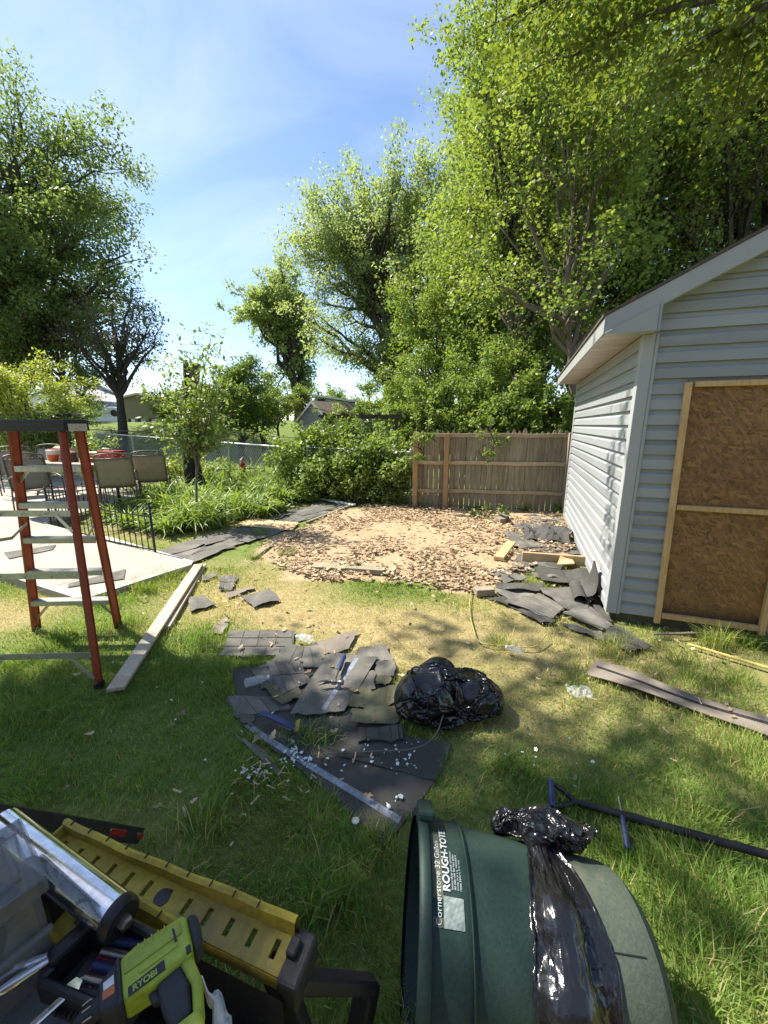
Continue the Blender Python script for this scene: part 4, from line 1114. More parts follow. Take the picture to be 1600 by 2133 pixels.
def vine_mass(name, label, spots, leaves, ls, mat, seed, cat='vine', wood_pts=(), group=None, ground=True):
    rg = np.random.default_rng(seed); rr = random.Random(seed)
    c0 = Vector(spots[0][0]); T = thing(name, label, cat, Vector((c0.x, c0.y, 0)), 0, group)
    tot = sum(s[1] ** 2 for s in spots); C = []; w = MB(); TN = []
    for c, s in spots:
        m = int(leaves * s * s / tot); sub = max(3, m // 45)
        for _ in range(sub):
            q = np.array(c) + rg.normal(size=3) * s * np.array([.75, .6, .7]); k = m // sub
            C.append(q + rg.normal(size=(k, 3)) * s * .24); TN.append(np.full(k, rr.random()))
        e = Vector(c) + Vector((rr.gauss(0, s * .4), 0, rr.gauss(0, s * .3))); b = Vector((c[0] + rr.gauss(0, .15), c[1], 0 if ground else c[2] + .25))
        w.tube(bez(b, b.lerp(e, .5) + Vector((rr.gauss(0, .2), 0, .1)), e, 6), .011, 5, False)
    for a, b in wood_pts: w.tube(bez(Vector(a), Vector(a).lerp(Vector(b), .5) + Vector((0, 0, .12)), Vector(b), 6), .012, 5, False)
    w.build('stem', 'bark', T, fix=False)
    C = np.concatenate(C); TN = np.concatenate(TN); k = C[:, 2] > .03; C = C[k]; TN = TN[k]
    link('foliage', leaf_mesh('foliage', C, None, ls, rg, up=.7, aspect=.8, tone=TN), mat, T)
rr = random.Random(4)
sp = [(ell(px, py, Y), s) for px, py, Y, s in ((596, 940, 9.6, .3), (636, 925, 9.6, .34), (680, 918, 9.6, .38), (745, 912, 9.7, .36), (805, 925, 9.4, .3), (590, 965, 9.2, .3), (720, 950, 9.3, .35), (760, 955, 9.2, .33), (800, 960, 9.1, .32), (835, 965, 8.9, .3), (660, 975, 9.2, .33), (740, 990, 9.1, .34), (800, 1000, 8.9, .33), (838, 1010, 8.7, .3), (700, 960, 8.9, .34), (750, 970, 8.75, .34), (800, 975, 8.6, .34), (835, 985, 8.5, .3), (780, 940, 8.8, .3), (650, 1015, 8.9, .3), (740, 1015, 8.7, .3), (820, 1025, 8.5, .26), (690, 1010, 9.1, .3), (770, 1025, 8.9, .27), (640, 1005, 9.2, .3), (720, 915, 9.6, .2), (770, 930, 9.4, .22), (840, 935, 9.0, .22))]
vine_mass('vine_hedge', 'tangled green vines smothering the chain-link beside the wooden fence', sp, 32000, .072, 'leaf_vine', 101)
sp = [(ell(px, py, Y), s) for px, py, Y, s in ((690, 875, 10.1, .2), (720, 868, 10.2, .22), (750, 866, 10.2, .22), (785, 872, 10.2, .15), (735, 890, 10.0, .22), (700, 900, 10.0, .2), (655, 905, 10, .2), (830, 880, 10.2, .12))]
vine_mass('climbing_vine', 'vine trailing over the top beams of the arbor', sp, 3200, .06, 'leaf_vine', 102, wood_pts=[(ell(670, 868, 10), ell(650, 895, 9.8)), (ell(700, 866, 10), ell(640, 850, 10))])
def arbor():
    a, b = ell(677, 868, 10.1), ell(826, 868, 10.1); T = thing('arbor', 'dark weathered wooden arbor overgrown with vines', 'arbor', (a.x, a.y, 0))
    for x in (a.x, b.x):
        for y in (10.1, 11.0): MB().box((x, y, (a.z + .05) / 2), (.09, .09, a.z + .05)).build('post', 'arbor_wood', T)
    for y in (10.04, 11.06): MB().box(((a.x + b.x) / 2, y, a.z), (b.x - a.x + .3, .04, .10)).build('beam', 'arbor_wood', T)
    for k in range(5): MB().box((a.x + (b.x - a.x) * k / 4, 10.55, a.z + .075), (.04, 1.4, .05)).build('rafter', 'arbor_wood', T)
    MB().box(((a.x + b.x) / 2 + .35, 10.1, a.z - .46), (1.25, .035, .06)).build('crosspiece', 'arbor_wood', T)
    MB().box(((a.x + b.x) / 2 - .1, 10.1, a.z - 1.25), (1.5, .035, .06)).build('crosspiece', 'arbor_wood', T)
arbor()
# vine sprays hanging over the fence top
for px, py, lb in ((1025, 915, 'leafy vine spray dangling over the middle of the wooden fence'), (885, 915, 'vine tendril hanging between the two pale fence posts')):
    sp = [(ell(px + dx, py + dy, 7.75), s) for dx, dy, s in ((0, -15, .16), (8, 5, .13), (-6, 25, .1), (-14, 38, .07))]
    vine_mass('vine_spray', lb, sp, 520, .055, 'leaf_vine', px, ground=False)

def strap_leaves(T, c, n, ln, wd, mat, seed, spreadr=.2):
    rg = np.random.default_rng(seed); S = 5
    az = rg.uniform(0, 2 * np.pi, n); L = ln * rg.uniform(.55, 1.15, n); rr0 = spreadr * np.sqrt(rg.uniform(0, 1, n)); a2 = rg.uniform(0, 2 * np.pi, n)
    bx = c[0] + rr0 * np.cos(a2); by = c[1] + rr0 * np.sin(a2); arch = rg.uniform(.35, 1.25, n); wd = wd * rg.uniform(.7, 1.25, n)
    V = []; t = np.linspace(0, 1, S + 1)
    out = rg.uniform(.25, .5, n)
    for i, tt in enumerate(t):
        hor = L * (out * tt + .42 * arch * tt * tt); up_ = L * (1.05 * tt - .78 * arch * tt ** 2.3); up_ = np.maximum(up_, .012)
        w_ = wd * (1 - tt ** 2.2) * (.6 + .4 * min(1, tt * 4)) + .001
        x = bx + hor * np.cos(az); y = by + hor * np.sin(az); z = c[2] + up_
        V.append(np.stack([x - np.sin(az) * w_ / 2, y + np.cos(az) * w_ / 2, z], -1)); V.append(np.stack([x, y, z - w_ * .35], -1)); V.append(np.stack([x + np.sin(az) * w_ / 2, y - np.cos(az) * w_ / 2, z], -1))
    V = np.stack(V, 1); k = V.shape[1]; b = np.arange(n)[:, None] * k; F = []
    for i in range(S):
        for j in (0, 1): F.append(b + np.array([[3 * i + j, 3 * i + j + 1, 3 * i + j + 4, 3 * i + j + 3]]))
    F = np.concatenate(F, 1).reshape(-1, 4)
    me = np_mesh('foliage', V.reshape(-1, 3), F, np.full(len(F), 4), True)
    a = me.attributes.new('rnd', 'FLOAT', 'POINT'); a.data.foreach_set('value', np.repeat(rg.uniform(.1, 1, n), k).astype(np.float32))
    link('foliage', me, mat, T)
lily = [(400, 1104, .7), (450, 1098, .75), (355, 1112, .6), (315, 1105, .6), (270, 1098, .6), (505, 1080, .8), (545, 1078, .7), (230, 1085, .6), (415, 1070, .95), (350, 1075, 1.0), (385, 1095, .85), (440, 1085, .95), (300, 1075, .8), (480, 1070, .9), (330, 1040, 1.1), (380, 1050, 1.1), (440, 1050, 1.1), (500, 1045, 1.0), (530, 1062, .9), (560, 1045, .95), (590, 1052, .8), (350, 1020, 1.1), (420, 1022, 1.1), (480, 1018, 1.1), (540, 1020, 1.05), (590, 1025, .95), (300, 1045, .95), (250, 1060, .7), (450, 1000, 1.1), (520, 1000, 1.1), (390, 1003, 1.1), (575, 1003, 1.0), (625, 1035, .8)]
spots = []
for px, py, s in lily:
    p = onland(px, py)
    if inpoly(np.array([p.x]), np.array([p.y]), PATIO)[0] or p.x < -5.5: continue
    cw = 'behind the end post of iron fence' if px < 300 else 'between iron fence and sapling' if px < 395 else 'just right of the sapling stem' if px < 460 else 'above the plywood sheet' if px < 550 else 'close to the vine hedge'
    rw = 'front row' if py > 1090 else 'second row' if py > 1065 else 'third row' if py > 1042 else 'fourth row' if py > 1015 else 'back row'
    spots.append((px, p, s, 'daylily clump %s, %s of the bed' % (cw, rw)))
for k, (px, p, s, lb) in enumerate(spots):
    same = sorted(q[0] for q in spots if q[3] == lb)
    if len(same) == 2: lb += (', left one', ', right one')[same.index(px)]
    elif len(same) == 3: lb += (', left one', ', middle one', ', right one')[same.index(px)]
    T = thing('daylily_clump', lb, 'plant', p, 0, 'daylily clumps in the bed')
    strap_leaves(T, p, 130, .86 * s, .034, 'leaf_lily', 200 + k, .22 * s)
for px, py, lb in ((620, 1040, 'broad-leaved plant at the end of the shingle path'), (700, 1038, 'pale hosta in front of the vine hedge'), (560, 1070, 'low leafy plant leaning over the shingle path'), (655, 1020, 'dark leafy plant under the vine hedge')):
    p = onland(px, py); sp = [(p + Vector((dx, dy, z)), .16) for dx, dy, z in ((0, 0, .12), (.2, .1, .18), (-.2, .05, .15), (.05, -.1, .1))]
    vine_mass('bed_plant', lb, sp, 520, .12, 'leaf_vine', px * 3, 'plant')
for px, py, s, n, lb in ((255, 985, .25, 900, 'golden-green shrub beside the patio chairs'), (378, 960, .3, 1500, 'yellowish shrub at foot of the charred stump'), (360, 985, .25, 1000, 'small leafy shrub between chairs and sapling'), (470, 975, .25, 900, 'dark little shrub by the garden gnome'), (195, 915, .3, 900, 'scraggly plant behind the patio table')):
    p = ell(px, py, 9.4); vine_mass('bed_shrub', lb, [(p, s), (p + Vector((.2, .1, -.25)), s), (p + Vector((-.2, .1, -.3)), s)], n, .06, 'leaf_lime' if 'yell' in lb or 'gold' in lb else 'leaf_vine', px * 7, 'shrub')
for px, py, n, lb in ((1012, 1080, 700, 'bright weed clump at the back of leaf pile'), (1090, 1066, 160, 'tiny weed at the foot of the wooden fence'), (1160, 1068, 200, 'small weed where the fence meets the shed'), (985, 1062, 120, 'sprig of weed below the second fence post')):
    p = onland(px, py); vine_mass('weed', lb, [(p + Vector((dx, 0, .07)), .10 if n < 500 else .13) for dx in ((-.05, .06) if n < 500 else (-.22, 0, .2, .32))], n, .05, 'leaf_vine', px * 11, 'weed')
# ================================================================== lawn
def lawn():
    m, nt, p = newmat('grass_blade')
    a = nt.nodes.new('ShaderNodeAttribute'); a.attribute_name = 'tint'
    nt.links.new(a.outputs['Color'], p.inputs['Base Color']); p.inputs['Roughness'].default_value = .5; p.inputs['Specular IOR Level'].default_value = .3
    tr = nt.nodes.new('ShaderNodeBsdfTranslucent'); mm = nt.nodes.new('ShaderNodeMixRGB'); mm.blend_type = 'MULTIPLY'; mm.inputs['Fac'].default_value = 1; mm.inputs['Color2'].default_value = (1.3, 1.3, .7, 1)
    nt.links.new(a.outputs['Color'], mm.inputs['Color1']); nt.links.new(mm.outputs['Color'], tr.inputs['Color'])
    ms = nt.nodes.new('ShaderNodeMixShader'); ms.inputs['Fac'].default_value = .42
    nt.links.new(p.outputs[0], ms.inputs[1]); nt.links.new(tr.outputs[0], ms.inputs[2]); nt.links.new(ms.outputs[0], nt.nodes['Material Output'].inputs['Surface'])
    rg = np.random.default_rng(12)
    def field(n, x0, x1, y0, y1, hs, ws):
        x = rg.uniform(x0, x1, n); y = rg.uniform(y0, y1, n)
        keep = ~inpoly(x, y, PATIO) & ~inpoly(x, y, SHED)
        wob = .18 * (fbm(x * 2.2, y * 2.2, 41, 3) - .5)
        d = inpoly(x + wob, y + wob, DIRT); keep &= ~(d & (rg.random(n) > .012))
        pt = inpoly(x, y, PATH); keep &= ~(pt & (rg.random(n) > .10)); keep &= ~(inpoly(x, y, BED) & (rg.random(n) > .6))
        q = 1.0 - .60 * np.clip(dryness(x, y), 0, 1) ** 1.0 ; clumpy = .35 + 1.1 * fbm(x * 4.5, y * 4.5, 51, 2)
        keep &= rg.random(n) < q * clumpy * 1.1
        for s in SKIP: keep &= ~(inpoly(x, y, s) & (rg.random(n) > .0))
        x = x[keep]; y = y[keep]; n = len(x)
        lush = np.clip(fbm(x * 2.0, y * 2.0, 61, 3) * 1.5 - .25, .25, 1.25) * (1 - .45 * np.clip(dryness(x, y), 0, 1))
        return x, y, hs * lush * rg.uniform(.55, 1.35, n), ws * rg.uniform(.6, 1.3, n)
    F = [field(150000, -3.4, 2.6, .35, 2.6, .105, .0042), field(120000, -5.2, 4.2, 2.6, 4.9, .095, .0055), field(50000, -5, 5, 4.9, 9.5, .09, .009), field(30000, -14, 1, 9.5, 16, .09, .016)]
    x, y, h, w = [np.concatenate([f[i] for f in F]) for i in range(4)]
    # taller tufts
    for px, py, n, hh in TUFTS:
        g = G(px, py); x = np.append(x, g.x + rg.normal(size=n) * .07); y = np.append(y, g.y + rg.normal(size=n) * .05); h = np.append(h, hh * rg.uniform(.4, 1.2, n)); w = np.append(w, np.full(n, .005))
    n = len(x); z = TZ(x, y) - .006
    az = rg.uniform(0, 2 * np.pi, n) * .65 + 2 * np.pi * fbm(x * 1.7, y * 1.7, 71, 2) * 1.6
    lean = rg.uniform(.15, 1.15, n); fa = rg.uniform(0, 2 * np.pi, n)
    dx, dy = np.cos(az), np.sin(az); sx, sy = np.cos(fa), np.sin(fa)
    P = lambda t, ww: (x + dx * h * lean * t * t + sx * ww, y + dy * h * lean * t * t + sy * ww, z + h * (t - .28 * lean * t * t))
    V = np.stack([np.stack(P(0, -w / 2), -1), np.stack(P(0, w / 2), -1), np.stack(P(.55, w * .38), -1), np.stack(P(.55, -w * .38), -1), np.stack(P(1, 0 * w), -1)], 1).reshape(-1, 3)
    b = np.arange(n) * 5
    F_ = np.stack([b, b + 1, b + 2, b + 3, b + 3, b + 2, b + 4], 1).ravel(); cnt = np.tile([4, 3], n)
    me = np_mesh('grass', V, F_, cnt)
    dr = np.clip(np.clip(dryness(x, y), 0, 1) * .8 + rg.normal(size=n) * .22, 0, 1)[:, None]
    gr = np.array([[.165, .300, .055]]) * (1 - rg.random((n, 1)) * .45) + np.array([[.08, .095, .012]]) * rg.random((n, 1))
    st = np.array([[.50, .42, .19]]) * (.6 + .6 * rg.random((n, 1)))
    dead = (rg.random(n) < .07 + .3 * dr[:, 0])[:, None]
    c = np.where(dead, st, gr * (1 - dr * .55) + np.array([[.42, .43, .14]]) * dr * .66)
    c = np.concatenate([c, np.ones((n, 1))], 1)
    col = me.attributes.new('tint', 'FLOAT_COLOR', 'POINT'); col.data.foreach_set('color', np.repeat(c, 5, 0).astype(np.float32).ravel())
    o = link('grass', me, m); tag(o, 'shaggy lawn grass, lush in the shade and straw-dry by the shed', 'grass', kind='stuff')
TUFTS = [(1490, 1345, 260, .22), (1540, 1340, 160, .2), (1290, 1345, 160, .16), (1270, 1365, 120, .14), (300, 1230, 140, .2), (350, 1205, 90, .2), (220, 1262, 160, .16), (660, 1540, 160, .10), (620, 1535, 90, .1), (595, 1155, 120, .16), (530, 1165, 120, .13), (1450, 1420, 160, .13), (1540, 1425, 130, .14), (540, 1115, 150, .15), (880, 1058, 140, .2), (940, 1058, 90, .16), (1040, 1340, 120, .12), (960, 1420, 120, .12), (1420, 1380, 100, .15), (265, 1300, 120, .15), (130, 1330, 100, .14), (1060, 1600, 200, .13), (430, 1720, 220, .13), (780, 1760, 200, .12), (700, 1890, 220, .14), (1480, 1700, 160, .13)]
SKIP = []
# ================================================================== things in the yard
pm('fibreglass', (0.36, 0.060, 0.022), (0.28, 0.045, 0.018), 8, 0.5, 0.15, stain=(0.20, 0.05, 0.03), stain_amt=0.4)
pm('aluminium', (0.60, 0.59, 0.56), (0.50, 0.49, 0.46), 12, 0.42, 0.1, metal=0.65, stain=(0.32, 0.30, 0.27), stain_amt=0.4)
pm('black_plastic', (0.012, 0.012, 0.013), (0.02, 0.02, 0.021), 10, 0.42, 0.08)
pm('shingle', (0.148, 0.143, 0.122), (0.104, 0.100, 0.086), 5, 0.92, 0.5, stain=(0.26, 0.235, 0.20), stain_amt=0.6, fine=170, grain=2.2)
pm('shingle_dark', (0.074, 0.072, 0.062), (0.050, 0.049, 0.043), 5, 0.9, 0.5, stain=(0.10, 0.093, 0.085), stain_amt=0.5, fine=260)
pm('shingle_green', (0.120, 0.120, 0.070), (0.085, 0.086, 0.050), 9, 0.92, 0.5, stain=(0.12, 0.115, 0.07), stain_amt=0.5, fine=260)
pm('shingle_back', (0.23, 0.195, 0.155), (0.17, 0.145, 0.115), 4, 0.9, 0.35, stain=(0.10, 0.09, 0.08), stain_amt=0.55, fine=200)
pm('felt', (0.052, 0.051, 0.046), (0.080, 0.077, 0.068), 6, 0.85, 0.3, stain=(0.10, 0.09, 0.08), stain_amt=0.4)
pm('release_strip', (0.30, 0.33, 0.40), (0.16, 0.17, 0.20), 22, 0.4, 0.1, stain=(0.06, 0.06, 0.065), stain_amt=0.8)
pm('tar_line', (0.018, 0.018, 0.02), (0.04, 0.038, 0.036), 26, 0.5, 0.1)
pm('steel', (0.42, 0.40, 0.37), (0.30, 0.27, 0.24), 14, 0.38, 0.1, metal=0.9, stain=(0.16, 0.09, 0.05), stain_amt=0.5)
pm('blue_grip', (0.025, 0.04, 0.115), (0.018, 0.028, 0.08), 12, 0.5, 0.1)
pm('yellow_cord', (0.42, 0.35, 0.11), (0.34, 0.28, 0.09), 14, 0.5, 0.05)
pm('yellow_plastic', (0.52, 0.39, 0.03), (0.42, 0.31, 0.03), 6, 0.5, 0.12, stain=(0.05, 0.045, 0.035), stain_amt=0.75)
pm('plywood', (0.60, 0.44, 0.25), (0.52, 0.34, 0.17), 3, 0.65, 0.15, stretch=(1, 6, 1), stain=(0.50, 0.25, 0.10), stain_amt=0.5)
pm('timber_old', (0.34, 0.30, 0.20), (0.24, 0.21, 0.14), 5, 0.85, 0.4, stain=(0.16, 0.17, 0.09), stain_amt=0.5)
pm('block', (0.34, 0.28, 0.20), (0.24, 0.20, 0.14), 7, 0.9, 0.4)
def clearmat(name, tint, alpha, rough=0.15):
    m, nt, p = newmat(name)
    p.inputs['Base Color'].default_value = (*tint, 1); p.inputs['Roughness'].default_value = rough; p.inputs['Specular IOR Level'].default_value = 0.6
    t = nt.nodes.new('ShaderNodeTexCoord'); n = _noise(nt, t.outputs['Object'], 9, 5, .65)
    tr = nt.nodes.new('ShaderNodeBsdfTransparent'); ms = nt.nodes.new('ShaderNodeMixShader')
    rm = nt.nodes.new('ShaderNodeMapRange'); rm.inputs['To Min'].default_value = alpha - .12; rm.inputs['To Max'].default_value = alpha + .18
    nt.links.new(n, rm.inputs['Value']); nt.links.new(rm.outputs['Result'], ms.inputs['Fac'])
    nt.links.new(tr.outputs[0], ms.inputs[1]); nt.links.new(p.outputs[0], ms.inputs[2]); nt.links.new(ms.outputs[0], nt.nodes['Material Output'].inputs['Surface'])
clearmat('clear_bottle', (0.75, 0.78, 0.80), 0.22, 0.12)
clearmat('cloudy_plastic', (0.16, 0.165, 0.165), 0.34, 0.3)
def bagmat():
    m, nt, p = newmat('bin_liner')
    p.inputs['Base Color'].default_value = (0.008, 0.008, 0.009, 1); p.inputs['Specular IOR Level'].default_value = 0.65
    t = nt.nodes.new('ShaderNodeTexCoord'); n = _noise(nt, t.outputs['Object'], 14, 6, .6, .5); n2 = _noise(nt, t.outputs['Object'], 5, 4, .5, 1.0)
    rm = nt.nodes.new('ShaderNodeMapRange'); rm.inputs['To Min'].default_value = .10; rm.inputs['To Max'].default_value = .36
    nt.links.new(n2, rm.inputs['Value']); nt.links.new(rm.outputs['Result'], p.inputs['Roughness'])
    b = nt.nodes.new('ShaderNodeBump'); b.inputs['Strength'].default_value = .35; b.inputs['Distance'].default_value = .012
    nt.links.new(n, b.inputs['Height']); nt.links.new(b.outputs['Normal'], p.inputs['Normal'])
bagmat()

# ---- step ladder
def ladder():
    fr, fl = onland(208, 1432), Vector((-2.70, 2.27, 0)); rr_, rl = onland(247, 1307), onland(77, 1312)
    tz_ = 1.745; tr_ = Vector((-2.175, 2.74, tz_)); tl = Vector((-2.66, 2.76, tz_))
    T = thing('step_ladder', 'red-orange fibreglass step ladder with aluminium steps and black cap', 'ladder', (fr + rl) / 2)
    d = (tr_ - tl).normalized(); n = Vector((-d.y, d.x, 0))
    def rail(a, b, w=.075, t=.026, name='rail'):      # a channel: web and two flanges
        ax = (b - a).normalized(); out = d
        mb = MB(); mb.beam(a, b, t * .35, w, up=n)
        for s in (1, -1): mb.beam(a + n * s * (w / 2), b + n * s * (w / 2), t, .006, up=n)
        return mb.build(name, 'fibreglass', T, bevel=.0015)
    o = .07
    tops = {'fr': tr_ - n * o, 'fl': tl - n * o, 'rr': tr_ + n * o, 'rl': tl + n * o}
    feet = {'fr': fr, 'fl': fl, 'rr': rr_, 'rl': rl}
    rails = {}
    for k in ('fr', 'fl', 'rr', 'rl'):
        f = feet[k] + Vector((0, 0, .012)); rails[k] = rail(f, tops[k], .050 if k[0] == 'f' else .066, .020 if k[0] == 'f' else .024)
        ax = (tops[k] - f).normalized()
        MB().beam(f - ax * .012, f + ax * .03, .028, .072, up=n).build('rubber_foot', 'black_plastic', rails[k], bevel=.004)
    P = lambda k, z: feet[k].lerp(tops[k], (z - feet[k].z) / (tz_ - feet[k].z))
    # climbing side (far): five channel steps
    for z in (.30, .585, .875, 1.165, 1.45):
        a, b = P('rl', z), P('rr', z); a = a + d * .012; b = b - d * .012
        mb = MB(); mb.beam(a, b, .076, .005, up=(0, 0, 1))
        for s in (1, -1): mb.beam(a + n * s * .038 - Vector((0, 0, .018)), b + n * s * .038 - Vector((0, 0, .018)), .004, .038)
        for q in range(5): mb.beam(a + n * (-.032 + q * .016) + Vector((0, 0, .004)), b + n * (-.032 + q * .016) + Vector((0, 0, .004)), .005, .003)
        mb.build('step', 'aluminium', T)
    # camera side: flat horizontal braces
    for z in (.235, .76, 1.17):
        a, b = P('fl', z), P('fr', z)
        MB().beam(a - n * .030, b - n * .030, .004, .042).build('brace', 'aluminium', T)
        mb = MB()
        for q in (.2, .45, .72): mb.lathe(a.lerp(b, q) - n * .040, -n, [(0, .006), (.004, .005)], 8)
        mb.build('rivet', 'steel', T)
    # diagonal knee braces
    for k, z0, s in (('fr', .08, -1), ('fl', .08, 1)):
        a = P(k, z0); b = P(k, .225) + d * s * .16; MB().beam(a - n * .034, b - n * .034, .022, .004, up=n).build('knee_brace', 'aluminium', T)
    for k, z0, s in (('rr', .10, -1), ('rl', .10, 1)):
        a = P(k, z0); b = P(k, .285) + d * s * .15; MB().beam(a, b, .022, .004, up=n).build('knee_brace', 'aluminium', T)
        a = P(k, 1.33); b = P(k, 1.44) + d * s * .10; MB().beam(a, b, .022, .004, up=n).build('knee_brace', 'aluminium', T)
        a = P('f' + k[1], 1.05); b = P('f' + k[1], 1.16) + d * s * .1; MB().beam(a - n * .034, b - n * .034, .022, .004, up=n).build('knee_brace', 'aluminium', T)
    # spreader arms
    for k, s in (('r', -1), ('l', 1)):
        a, b = P('f' + k, .98) + d * s * .02, P('r' + k, 1.0) + d * s * .02; m = a.lerp(b, .5) - Vector((0, 0, .05))
        for p, q in ((a, m), (m, b)): MB().beam(p, q, .004, .022).build('spreader', 'aluminium', T)
    # moulded cap
    mb = MB(); L = (tr_ - tl).length
    cx = (tr_ + tl) / 2; rot = Matrix((d, n, Vector((0, 0, 1)))).transposed()
    mb.box(cx + Vector((0, 0, .03)), (L + .10, .215, .018), rot)
    for s in (1, -1): mb.box(cx + n * s * .10 + Vector((0, 0, -.006)), (L + .10, .014, .062), rot); mb.box(cx + d * s * (L / 2 + .043) + Vector((0, 0, -.006)), (.014, .21, .062), rot)
    mb.build('cap', 'black_plastic', T, bevel=.004, seg=2)
    MB().box(cx + n * 0 + d * (L / 2 + .053) + Vector((0, 0, -.012)), (.004, .16, .05), rot).build('cap_plate', 'aluminium', T)
ladder()

# ---- sheets of roofing: quad given by its four corners on the ground
def sheet(T, name, corners, mat, thick=.005, warp=.008, seed=0, nx=7, ny=4, lift=0.0, rag=.006):
    rg = random.Random(seed); rows = []
    a, b, c, d = [Vector(q) for q in corners]
    ph = [rg.uniform(0, 6.3) for _ in range(4)]
    for j in range(ny + 1):
        v = j / ny; row = []
        for i in range(nx + 1):
            u = i / nx; p = a.lerp(b, u).lerp(d.lerp(c, u), v)
            if i in (0, nx) or j in (0, ny): p = p + Vector((rg.gauss(0, rag), rg.gauss(0, rag), 0))
            z = warp * (math.sin(u * 4 + ph[0]) * math.cos(v * 3 + ph[1]) + .5 * math.sin(u * 9 + ph[2]) + .5) + lift
            p.z = tz(p.x, p.y) + max(.001, z) + p.z * 0
            row.append(p + Vector((0, 0, thick)))
        rows.append(row)
    MB().grid(rows, (0, 0, -thick)).build(name, mat, T)
    return rows
SN = [0]
PG = 'shingles piled on the lawn around the hammer'
def shingle(px, label, mat='shingle', level=0, stripe=None, warp=.008, group='torn roof shingles lying about', courses=0, thick=.005, cat='shingle', rag=.006):
    SN[0] += 1; k = SN[0]
    if group == PG: warp *= .5
    c = [G(*q) for q in px]; cen = sum(c, Vector()) / len(c)
    T = thing('shingle_sheet', label, cat, (cen.x, cen.y, tz(cen.x, cen.y)), 0, group)
    rows = sheet(T, 'sheet', c, mat, thick, warp, k * 7, lift=level, rag=rag)
    SKIP.append([(q.x, q.y) for q in c])
    ny, nx = len(rows) - 1, len(rows[0]) - 1
    def S(u, v, dz):
        i = min(nx - 1, int(u * nx)); j = min(ny - 1, int(v * ny)); fu, fv = u * nx - i, v * ny - j
        p = rows[j][i].lerp(rows[j][i + 1], fu).lerp(rows[j + 1][i].lerp(rows[j + 1][i + 1], fu), fv); return p + Vector((0, 0, dz))
    if stripe:
        (u0, v0), (u1, v1), w, mt = stripe
        R_ = [[], []]
        for i in range(13):
            t = i / 12; u, v = u0 + (u1 - u0) * t, v0 + (v1 - v0) * t
            p = S(u, v, .0022); q = S(min(1, u + .002), min(1, v + .002), .0022)
            dd = (S(u1, v1, 0) - S(u0, v0, 0)); dd.z = 0; dd.normalize(); nn = Vector((-dd.y, dd.x, 0)) * w / 2
            R_[0].append(p - nn); R_[1].append(p + nn)
        MB().grid(R_).build('seal_strip', mt, T)
    if courses:          # laminated tabs lying on the sheet
        for r_ in range(courses):
            v0, v1 = r_ / courses + .02, (r_ + 1) / courses - .01; u = .02; rg = random.Random(k * 31 + r_)
            while u < .94:
                w = rg.uniform(.16, .34); u1 = min(.985, u + w - .012)
                MB().grid([[S(u, v0, .004), S(u1, v0, .004)], [S(u, v1, .0055), S(u1, v1, .0055)]], (0, 0, -.0035)).build('tab', mat, T)
                u += w
    return T
Z3 = lambda *q: [(400 + x * .4375, 1250 + y * .4375) for x, y in q]
Z5 = lambda *q: [(940 + x * .2875, 1050 + y * .2875) for x, y in q]
Z6 = lambda *q: [(300 + x * .2875, 1000 + y * .2875) for x, y in q]

ST = lambda a, b, w, m='release_strip': (a, b, w, m)
shingle(Z3((190, 330), (930, 250), (990, 680), (240, 600)), 'worn tar paper spread under the whole shingle pile', 'shingle_dark', 0.0, None, .003, PG)
shingle(Z3((240, 585), (640, 590), (1160, 865), (930, 1165)), 'large black roofing sheet with white strip, nearest the trash can', 'shingle_dark', 0, ST((.02, .03), (.31, .985), .035), .005, PG)
shingle(Z3((640, 580), (1230, 690), (1165, 860), (690, 750)), 'dark roofing sheet reaching under the black trash bag', 'shingle_dark', .006, None, .007, PG)
shingle(Z3((160, 465), (410, 470), (480, 525), (215, 565)), 'grey shingle under the pry bar at pile edge', 'shingle', .004, None, .01, PG, 1)
shingle(Z3((200, 640), (330, 700), (450, 860), (350, 780)), 'narrow torn shingle edge left of the white strip', 'shingle', .0, None, .006, PG)
shingle(Z3((180, 145), (492, 150), (470, 270), (135, 275)), 'layered grey shingle course at the top left of pile', 'shingle', .006, None, .01, PG, 3)
shingle(Z3((455, 215), (600, 230), (655, 330), (350, 330)), 'plain dusty shingle below the crumpled bottle', 'shingle', .010, None, .01, PG, 1)
shingle(Z3((565, 215), (790, 150), (745, 240), (625, 292)), 'tilted shingle beside the crumpled bottle', 'shingle_back', .016, None, .012, PG, 0)
shingle(Z3((345, 300), (520, 330), (570, 400), (430, 470)), 'greyish shingle between the two bottles', 'shingle', .018, None, .014, PG, 2)
shingle(Z3((280, 340), (380, 300), (430, 400), (330, 430)), 'small shingle scrap next to the lying bottle', 'shingle', .012, None, .01, PG)
shingle(Z3((330, 430), (500, 400), (520, 480), (420, 515)), 'moss-stained shingle corner above the pry bar', 'shingle_green', .024, None, .016, PG)
shingle(Z3((645, 258), (880, 292), (725, 548), (470, 565)), 'smooth dark shingle that the hammer lies on', 'shingle', .028, ST((.66, .08), (.58, .95), .03), .012, PG)
